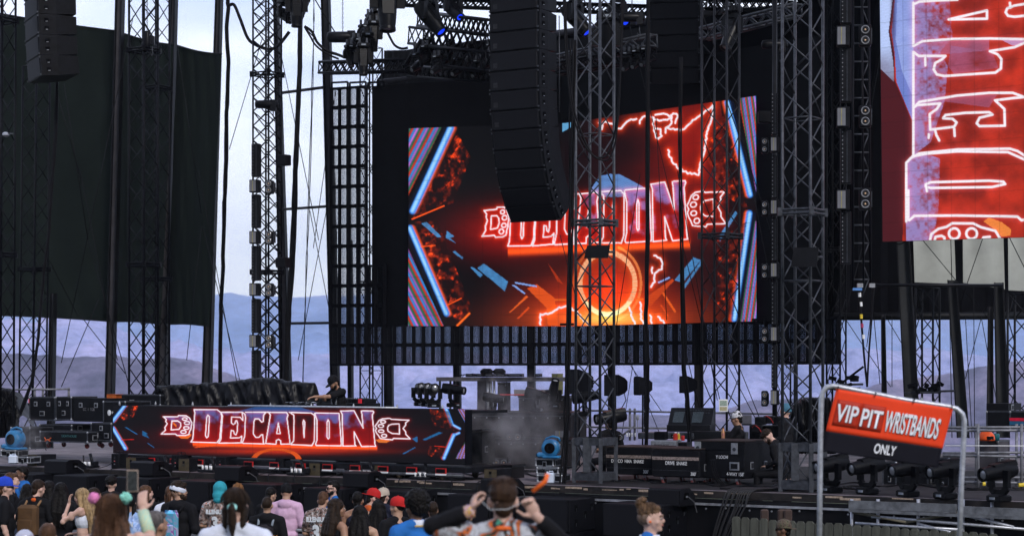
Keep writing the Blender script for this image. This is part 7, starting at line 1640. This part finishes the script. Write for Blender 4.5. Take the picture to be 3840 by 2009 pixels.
    if shades:
        m = MB(); 
        for s in (-1, 1): m.bbox(q((s * .034, .098, 1.648)), (.055 * sc_, .012 * sc_, .036 * sc_), .008, HM); m.beam(q((s * .062, .094, 1.655)), q((s * .082, -.01, 1.65)), .006, .012)
        m.beam(q((-.02, .1, 1.655)), q((.02, .1, 1.655)), .006, .008); m.build('sunglasses', mat('shade_glass', (.004, .004, .005), .12, spec=.5), t)
    if face or shades or beard:
        if not shades:
            for s in (-1, 1):
                e_ = MB(); e_.ell(q((s * .032, .088, 1.648)), (.015 * sc_, .008 * sc_, .008 * sc_), HM, 8, 6); e = e_.build('eye', mat('eye_white', (.45, .42, .4), .3), t, True)
                MB().ell(q((s * .034, .095, 1.648)), (.0075 * sc_,) * 3, HM, 8, 6).build('iris', mat('iris', (.02, .012, .01), .2), e, True)
        for s in (-1, 1): MB().beam(q((s * .016, .098, 1.672)), q((s * .052, .086, 1.674)), .01 * sc_, .009 * sc_).build('eyebrow', hc, t)
        MB().ell(q((0, .094, 1.592)), (.024 * sc_, .008 * sc_, .008 * sc_), HM, 10, 6).build('lips', mat('lip_skin', (.30, .11, .09), .4), t, True)
    if beard:
        m = MB(); E(m, (0, .062, 1.562), (.046, .042, .042), hd, HM); 
        for s in (-1, 1): E(m, (s * .052, .03, 1.585), (.02, .035, .04), hd, HM)
        E(m, (0, .092, 1.607), (.028, .012, .006), hd, HM); fuse(m, 'beard', hc, t, .008, 1, .008, .02)
    if vox <= .009 and hair != 'none':
        m = MB(); rr = random.Random(len(label))
        for i in range(150):
            a = rr.uniform(-2.6, 2.6); ex = .012 if hair in ('short', 'afro', 'bun') else .016
            hx, hy, hz2 = (.118, .125, .115) if hair == 'afro' else (.090, .104, .100); ln = rr.uniform(.5, 1.6) if hair in ('short', 'afro', 'bun') else rr.uniform(1.2, 2.0)
            st = rr.uniform(.05, .9) if hair in ('short', 'afro', 'bun') else .05; pts = []
            for k in range(6):
                th = st + (ln - st if hair not in ('short', 'afro', 'bun') else .28) * k / 5; th = min(th, 1.75)
                pts.append(hd((math.sin(th) * math.sin(a) * (hx + ex * k / 5), -.02 - math.sin(th) * math.cos(a) * (hy + ex * k / 5), 1.68 + math.cos(th) * hz2)))
            if hair in ('longer', 'long') and abs(a) < 1.9:
                x, y = math.sin(a), -math.cos(a)
                for k in range(1, 6): pts.append(up((x * (.10 + .02 * rr.random()), -.05 + min(-.03, y * .1) + rr.uniform(-.02, .02), 1.66 - k * .11 - rr.random() * .03)))
            m.tube([off(p) for p in pts], [.0022] * (len(pts) - 1) + [.0008], 4, False)
        m.build('hair_strands', hc, t, True)
    T = dict(t=t, off=off, hd=hd, up=up, q=q, A=A, sc=sc_, HM=HM)
    return T
def lettering(T, s, z, size, mt, x=0, y=-.14, width=.8, rx=90, rz=0, name='jersey_lettering'):
    text(name, s, size * T['sc'], T['off']((x, y, z)), (R(rx), 0, R(rz)), mt, T['t'], .004, width, bold=.006 * size / .1)
def backpack(T, mt, z=1.22, w=.28, h=.42, d=.14, straps=None):
    o = T['off']; s = T['sc']; m = MB().bbox(o((0, -.155 - d / 2, z)), (w * s, d * s, h * s), .05).build('backpack', mt, T['t'], 'auto')
    MB().bbox(o((0, -.155 - d - .02, z - .08)), (w * .75 * s, .05 * s, h * .5 * s), .02).build('pocket', mt, m, 'auto')
    for x in (-1, 1): MB().tube([o((x * .10, -.15, z + h * .45)), o((x * .11, -.03, 1.50)), o((x * .12, .09, 1.42)), o((x * .14, .12, 1.25))], .018 * s, 6).build('strap', straps or mt, m, True)
WL = mat('white_ink', (.62, .66, .72), .6)
# ---- back rows at the barrier (photo column, row of head top, depth)
person('tall guard in a bright blue hooded jacket looking left above the crowd', 80, 1747, 38, 115, 'brown', BLUEC, 'long', hood=True, hair='short', hc=HB, face=True, hyaw=0, group='guards in the pit', arms={'L': 'down', 'R': 'down'})
a = person('man in a royal blue cap and black shirt at the left picture edge', 22, 1792, 32.5, -75, 'pale', TEE, 'short', hair='short', hc=HBR, hat='cap', hatm=clo('royal', (.02, .06, .5)), shades=True, arms={'L': 'down', 'R': 'down'})
lettering(a, 'WE', 1.18, .12, WL, -.02, -.15, .9, 90, 0)
person('brown haired man beside the guard in blue, looking right', 45, 1772, 34.5, -80, 'pale', TEE, hair='short', hc=HBR)
person('dark haired girl behind the man with the brown backpack', 101, 1813, 35.5, 10, 'mid', TEE, hair='long', hc=HB)
a = person('man with a brown and black backpack and red neck scarf', 140, 1799, 33, -14, 'pale', TEE, 'short', hair='short', hc=HD, pitch=18, hyaw=-25); backpack(a, clo('pack_brown', (.09, .05, .025)), 1.2, .30, .46, .17, clo('strap_tan', (.22, .13, .07)))
m = MB(); m.lathe([(.085, -.03), (.095, 0), (.08, .03)], a['off'](a['up']((0, -.01, 1.49))), None, 14); m.build('neck_scarf', ORC, a['t'], True)
person('girl with black hair in a pale blue patterned top', 186, 1802, 34.5, -20, 'mid', LBJ, hair='long', hc=HB)
person('woman with very long black hair in an oversized black hoodie', 228, 1808, 33, 5, 'mid', TEE, 'long', 'none', hair='longer', hc=HB, arms={'L': 'rest', 'R': 'rest'})
a = person('blonde woman in a white crop top and teal skirt shading her eyes', 306, 1830, 32, 80, 'pale', WHT, 'crop', 'none', hair='longer', hc=HBL, face=True, pitch=14, slim=.9, arms={'L': ((-.24, .22, 1.30), (-.06, .20, 1.55), (.1, -.1, 1), (0, -1, 0)), 'R': 'rest'})
m = MB(); m.lathe([(.17, .0), (.19, -.12), (.205, -.3), (.21, -.45)], a['off']((0, -.01, 1.02)), Matrix.Diagonal((1, .8, 1)), 20); m.build('skirt', TEAL, a['t'], True)
person('woman with dark hair between the blonde and the black haired youth', 356, 1827, 34, -60, 'tan', TEE, hair='long', hc=HD)
person('youth with thick black hair in a plain black tee seen from behind', 418, 1785, 36, -8, 'pale', TEE, hair='messy', hc=HB, arms={'L': 'down', 'R': 'down'})
a = person('fan in an ice blue jersey with number 3, black hair', 487, 1852, 30.5, -4, 'mid', LBJ, 'short', hair='pony', hc=HB); lettering(a, 'LLEN', 1.36, .09, WL); lettering(a, '3', 1.2, .25, WL)
person('woman with long blowing brown hair pointing right', 549, 1818, 34, -70, 'pale', TEE, 'long', hair='longer', hc=HBR, arms={'L': ((-.2, .25, 1.42), (-.12, .48, 1.56), (.1, 1, -.05), (0, 0, -1)), 'R': 'down'})
person('girl with a high brown ponytail in a white top beside the headband man', 640, 1820, 33.5, 0, 'pale', WHT, hair='pony', hc=HBR, slim=.9)
a = person('man with a white headband and silver rainbow backpack', 672, 1806, 31.5, -22, 'mid', TEE, 'long', hair='messy', hc=HD, hat='headband', hatm=WHT, beard=True, hyaw=-48, hood=True, arms={'L': 'down', 'R': 'rest'}); backpack(a, HOLO, 1.2, .22, .42, .1, TEE)
a = person('fan in a teal printed head scarf and rust patterned jersey number 3', 826, 1809, 33, -8, 'mid', CAMO, 'short', hair='none', hat='hood', hatm=TEAL, pitch=16); lettering(a, 'ILLENIUM', 1.35, .085, WL, -.02); lettering(a, '3', 1.18, .24, WL, -.03)
person('person with curly ginger hair behind the white shirted woman', 891, 1811, 35, 170, 'pale', TEE, hair='curly', hc=HRD, face=True)
person('man with black hair in a black tee leaning right beside the pink hoodie', 1016, 1828, 34.5, -40, 'mid', TEE, 'short', hair='short', hc=HB, pitch=22, fat=1.15)
a = person('boy with a shaved head and grey backpack in front of the pink hoodie', 1002, 1860, 31, -5, 'mid', TEE, 'long', hair='buzz', hc=HD, hood=True); backpack(a, clo('pack_grey', (.02, .018, .022)), 1.18, .26, .4, .1, clo('strap_grey', (.25, .3, .36))); lettering(a, 'JM', 1.18, .1, mat('orange_ink', (.55, .25, .04), .6), .14, -.15)
person('man in a pale pink hoodie and black beanie', 1075, 1815, 34, -8, 'mid', PINK, 'long', TEE, hair='none', hat='beanie', hatm=TEE, hood=True, fat=1.12, arms={'L': 'rest', 'R': 'rest'}, pitch=12)
a = person('man with brown hair in a marbled jersey number 3 next to the pink hoodie', 1212, 1844, 32, -12, 'mid', CAMO, 'short', hair='short', hc=HBR, pitch=28, fat=1.1); lettering(a, 'ILLENIUM', 1.36, .095, WL, -.03, -.16); lettering(a, '3', 1.16, .28, WL, -.04, -.165)
person('bearded guard in sunglasses and a blue varsity jacket looking left', 1248, 1802, 35.2, 112, 'pale', BLUEC, 'long', hair='short', hc=HB, beard=True, shades=True, group='guards in the pit', fat=1.12, arms={'L': 'down', 'R': 'down'})
person('woman with braided brown hair in a black strapless top looking right', 1264, 1868, 28.5, -55, 'tan', TEE, 'tube', TEE, hair='longer', hc=HD, face=True, hyaw=-25, slim=.9)
a = person('man in a navy tank top with a patterned neck scarf', 1343, 1843, 32, -12, 'tan', NAVY, 'tank', TEE, hair='short', hc=HB, arms={'L': 'rest', 'R': 'rest'}); lettering(a, 'Luk', 1.25, .09, WL, 0, -.155)
person('woman with long straight black hair in a black top, back turned', 1350, 1892, 28.5, -4, 'mid', TEE, 'tank', TEE, hair='longer', hc=HB, slim=.95)
person('man in a red flat brimmed cap and orange jersey looking down right', 1399, 1835, 32.5, -68, 'pale', ORC, 'short', hair='short', hc=HB, hat='capback', hatm=REDC, shades=True, pitch=20)
person('person in a beige cap and dark navy tee behind the red cap', 1439, 1832, 34, -30, 'pale', NAVY, 'short', hair='short', hc=HD, hat='capback', hatm=BEIGE)
person('woman with a black bob in a crimson jacket holding a phone', 1420, 1873, 30, -20, 'mid', MAR, 'long', hair='long', hc=HB)
person('heavy man in a red cap worn backwards and black tee', 1490, 1866, 29.5, 30, 'mid', TEE, 'short', hair='buzz', hc=HB, hat='capback', hatm=REDC, fat=1.25, hyaw=35)
person('person in a pale cap half hidden behind the afro haired man', 1622, 1880, 31, 10, 'tan', GREYC, 'long', hair='short', hc=HD)
person('person in a light cyan shirt behind the raised arms of the front man', 1748, 1905, 29, 0, 'tan', CYN, 'short', hair='short', hc=HB)
# ---- nearer people
a = person('man with curly black hair in a sky blue varsity jacket near the front man', 1560, 1836, 20, 28, 'brown', BLUEC, 'long', hair='afro', hc=HB, vox=.009, hyaw=15, arms={'L': 'down', 'R': 'down'})
m = MB(); m.lathe([(.088, -.035), (.082, 0), (.074, .035)], a['off']((0, -.012, 1.50)), Matrix.Diagonal((1, 1.05, 1)), 20); m.build('collar', WHT, a['t'], True)
MB().lathe([(.092, -.022), (.0905, -.01)], a['off']((0, -.012, 1.495)), Matrix.Diagonal((1, 1.05, 1)), 20).build('collar_stripe', mat('gold_stripe', (.55, .38, .1), .7), a['t'], True)
a = person('guard with a blond topknot and undercut in a blue varsity jacket, looking right', 2442, 1886, 16.4, -102, 'pale', BLUEC, 'long', hair='bun', hc=hairm('sandy', (.105, .062, .036)), face=True, beard=False, group='guards in the pit', vox=.008, arms={'L': 'down', 'R': 'down'}, slim=1.02)
m = MB(); m.ell(a['q']((0, -.025, 1.655)), (.0795 * a['sc'], .094 * a['sc'], .075 * a['sc']), a['HM'], 18, 12); m.build('shaved_sides', hairm('stubble', (.16, .11, .085)), a['t'], True)
m = MB(); m.lathe([(.092, -.04), (.084, 0), (.075, .03)], a['off']((0, -.012, 1.48)), Matrix.Diagonal((1, 1.1, 1)), 20); m.build('collar', WHT, a['t'], True); MB().lathe([(.098, -.03), (.095, -.015)], a['off']((0, -.012, 1.48)), Matrix.Diagonal((1, 1.1, 1)), 20).build('collar_stripe', MATS['gold_stripe'], a['t'], True)
m = MB(); m.ell(a['q']((.082, .002, 1.625)), (.012,) * 3, None, 8, 6); m.build('earplug', mat('orange_foam', (.7, .12, .02), .6), a['t'], True)
person('guard in a camouflage cap and sunglasses at the foot of the picture by the fence', 2937, 1951, 28, 75, 'brown', TEE, 'short', hair='short', hc=HB, hat='capback', hatm=pattern('camo_cap', [(.02, .018, .015), (.09, .06, .05), (.1, .09, .06), (.03, .03, .02)], 25), shades=True, group='guards in the pit')
person('brown haired person low in the front left, only the crown showing', 181, 1962, 17, 0, 'mid', TEE, hair='short', hc=HBR)
person('person in a shiny silver hood low at the left', 95, 1992, 17, 0, 'mid', GREYC, hair='none', hat='hood', hatm=mat('silver_foil', (.5, .5, .58), .3, .5))
person('man with a greying undercut low beside the raised phone', 590, 1916, 17.5, -45, 'tan', TEE, hair='short', hc=hairm('grey', (.09, .08, .08)))
# woman with pom-poms holding a phone up
a = person('woman with long brown hair and two pompoms filming with a raised phone', 418, 1852, 14, 0, 'pale', 'none', 'none', DEN, hair='longer', hc=HBR, vox=.009,
           arms={'L': 'down', 'R': ((.27, .10, 1.40), (.17, .26, 1.64), (-.05, .15, 1), (0, 1, 0))})
for i, (x, c1) in enumerate(((-.115, (.62, .2, .42)), (.105, (.25, .62, .52)))):
    m = MB(); m.ell(a['q']((x, -.03, 1.745)), (.04,) * 3, None, 14, 10)
    fuse(m, 'pompom', mat('pompom_%s' % ('pink', 'mint')[i], c1, .95, var=.35, scale=22), a['t'], .006, 0, .03, .012)
m = MB(); A_ = a['A']['R']; m.tube([a['off'](A_[1].lerp(A_[2], .35)), a['off'](A_[1].lerp(A_[2], .95))], [.047, .042], 12); m.build('lace_glove', pattern('mint_lace', [(.35, .6, .5), (.55, .6, .4), (.3, .55, .5)], 60), a['t'], True)
m = MB()
for k_ in range(4): m.lathe([(.036, -.008), (.042, 0), (.036, .008)], a['off'](A_[1].lerp(A_[2], .78 + k_ * .07)), None, 12)
m.build('bracelets', pattern('bead_mix', [(.6, .2, .4), (.3, .5, .7), (.6, .55, .5), (.2, .6, .5)], 60, 2), a['t'], True)
c_ = P(497, 1818, 13.65); ph = thing('phone', 'smartphone held up filming the stage', 'phone', c_, R(6))
MB().bbox((0, 0, .03), (.076, .009, .152), .004).build('phone_case', mat('phone_gold', (.55, .42, .35), .35, .3), ph, 'auto'); MB().box((0, -.0055, .03), (.068, .002, .138)).build('screen', mat('phone_screen', (.02, .022, .025), .2, var=.9, scale=40, emit=(.05, .06, .06, .25)), ph)
# woman in white shirt
a = person('woman with a dark low ponytail and mint hair tie in a loose white shirt', 884, 1830, 14.6, -3, 'pale', WHT, 'long', DEN, hair='pony', hc=HD, vox=.009, fat=1.05, arms={'L': 'rest', 'R': 'rest'})
m = MB(); m.lathe([(.030, -.01), (.038, 0), (.03, .01)], a['q']((0, -.135, 1.645)), Matrix.Rotation(R(60), 3, 'X'), 12); m.build('hair_tie', mat('mint_elastic', (.3, .62, .6), .6), a['t'], True)
# the man in front with both hands at his head
a = person('man in front tying a string behind his head with both arms raised', 1886, 1791, 11.6, 3, 'pale', CAMO2, 'short', DEN, hair='short', hc=hairm('chestnut', (.035, .019, .012)), vox=.007, curl=1.0, slim=1.12, pitch=6,
           arms={'L': ((-.40, -.02, 1.50), (-.185, -.10, 1.59), (.30, .2, 1), (1, .2, 0)), 'R': ((.40, -.06, 1.34), (.185, -.13, 1.56), (-.45, .1, .8), (-.3, -1, .2))})
for key in 'LR':
    sh, el, wr = a['A'][key]; m = MB(); limb(m, [a['off'](sh.lerp(el, .5)), a['off'](el), a['off'](el.lerp(wr, .80))], [.066, .062, .048], 12); fuse(m, 'undersleeve', TEE, a['t'], .008, 3, .012, .05)
wr = a['A']['L'][2]; el = a['A']['L'][1]; m = MB()
for k_ in range(4): m.lathe([(.034, -.01), (.043, 0), (.034, .01)], a['off'](el.lerp(wr, .84 + .05 * k_)), Matrix.Rotation(R(60), 3, 'Y'), 14)
m.build('bead_bracelets', pattern('kandi_beads', [(.7, .15, .03), (.6, .45, .1), (.4, .3, .6), (.7, .2, .05)], 50), a['t'], True)
MB().lathe([(.068, -.012), (.078, 0), (.068, .012)], a['off']((0, -.018, 1.49)), Matrix.Diagonal((1, 1.05, 1)), 24).build('orange_necklace', mat('orange_beads', (.75, .14, .03), .6, var=.4, scale=80), a['t'], True)
MB().tube([a['off']((.16, -.13, 1.70)), a['off']((.235, -.13, 1.76)), a['off']((.245, -.13, 1.80))], .013, 8).build('orange_pen', mat('orange_plastic', (.8, .14, .02), .4), a['t'], True)
MB().tube([a['off']((-.14, -.12, 1.66)), a['off']((-.08, -.14, 1.60)), a['off']((.02, -.12, 1.60)), a['off']((.14, -.15, 1.66))], .0017, 6).build('string', WL, a['t'], True)
lettering(a, 'GAM', 1.29, .13, WL, 0, -.145)
# ---- people on the stage
a = person('performer in a black cap and black printed tee working the decks', 1252, 1411, 38.9, 122, 'tan', TEE, 'short', TEE, hair='short', hc=HB, hat='cap', hatm=TEE, beard=True, pitch=24, lean=8, h=1.8, group='people on the stage', ground=DECK,
           arms={'R': ((.26, .20, 1.30), (.12, .36, 1.35), (-.2, 1, -.2), (0, 0, -1)), 'L': ((-.2, .36, 1.36), (-.06, .60, 1.36), (.1, 1, -.2), (0, 0, -1))})
m_ = text('shirt_print', 'TH HUNDREDS', .062, a['off']((0, .150, 1.36)), (R(90), 0, R(180)), WL, a['t'], .003, .7, bold=.002)
m = MB(); m.ell(a['off']((0, .148, 1.27)), (.05, .012, .045), None, 10, 6)
for k_ in range(4):
    for s_ in (-1, 1): m.box(a['off']((s_ * .085, .15, 1.30 - k_ * .025)), (.06, .01, .008))
m.build('shirt_emblem', WL, a['t'])
person('seated engineer in a black jacket and white fronted trucker cap', 2762, 1545, 36.8, 75, 'tan', TEE, 'long', TEE, hair='short', hc=HB, hat='cap', hatm=pattern('trucker_cap', [(.02, .02, .02), (.02, .02, .02), (.5, .5, .55), (.02, .02, .02)], 5), seated=True, h=1.75, pitch=10, fat=1.2, group='people on the stage',
       arms={'L': ((-.16, .22, 1.16), (-.05, .44, 1.20), (0, 1, .3), (0, 0, -1)), 'R': ((.24, .20, 1.16), (.1, .42, 1.18), (0, 1, .3), (0, 0, -1))})
person('bearded crew man in black sitting bent forward behind the road cases', 2880, 1610, 35.2, 70, 'pale', TEE, 'long', TEE, hair='messy', hc=HD, beard=True, seated=True, h=1.75, pitch=38, lean=14, group='people on the stage')
person('crew member in a blue beanie half hidden behind the right grey tower', 2945, 1516, 36.5, 60, 'pale', TEE, 'long', TEE, hair='none', hat='beanie', hatm=clo('dusty_blue', (.06, .16, .24)), h=1.78, group='people on the stage')
person('crew member standing in shadow right of the central tower', 2285, 1560, 37.5, 30, 'tan', TEE, 'short', TEE, hair='short', hc=HB, hat='cap', hatm=TEE, seated=True, h=1.75, group='people on the stage')
flush()
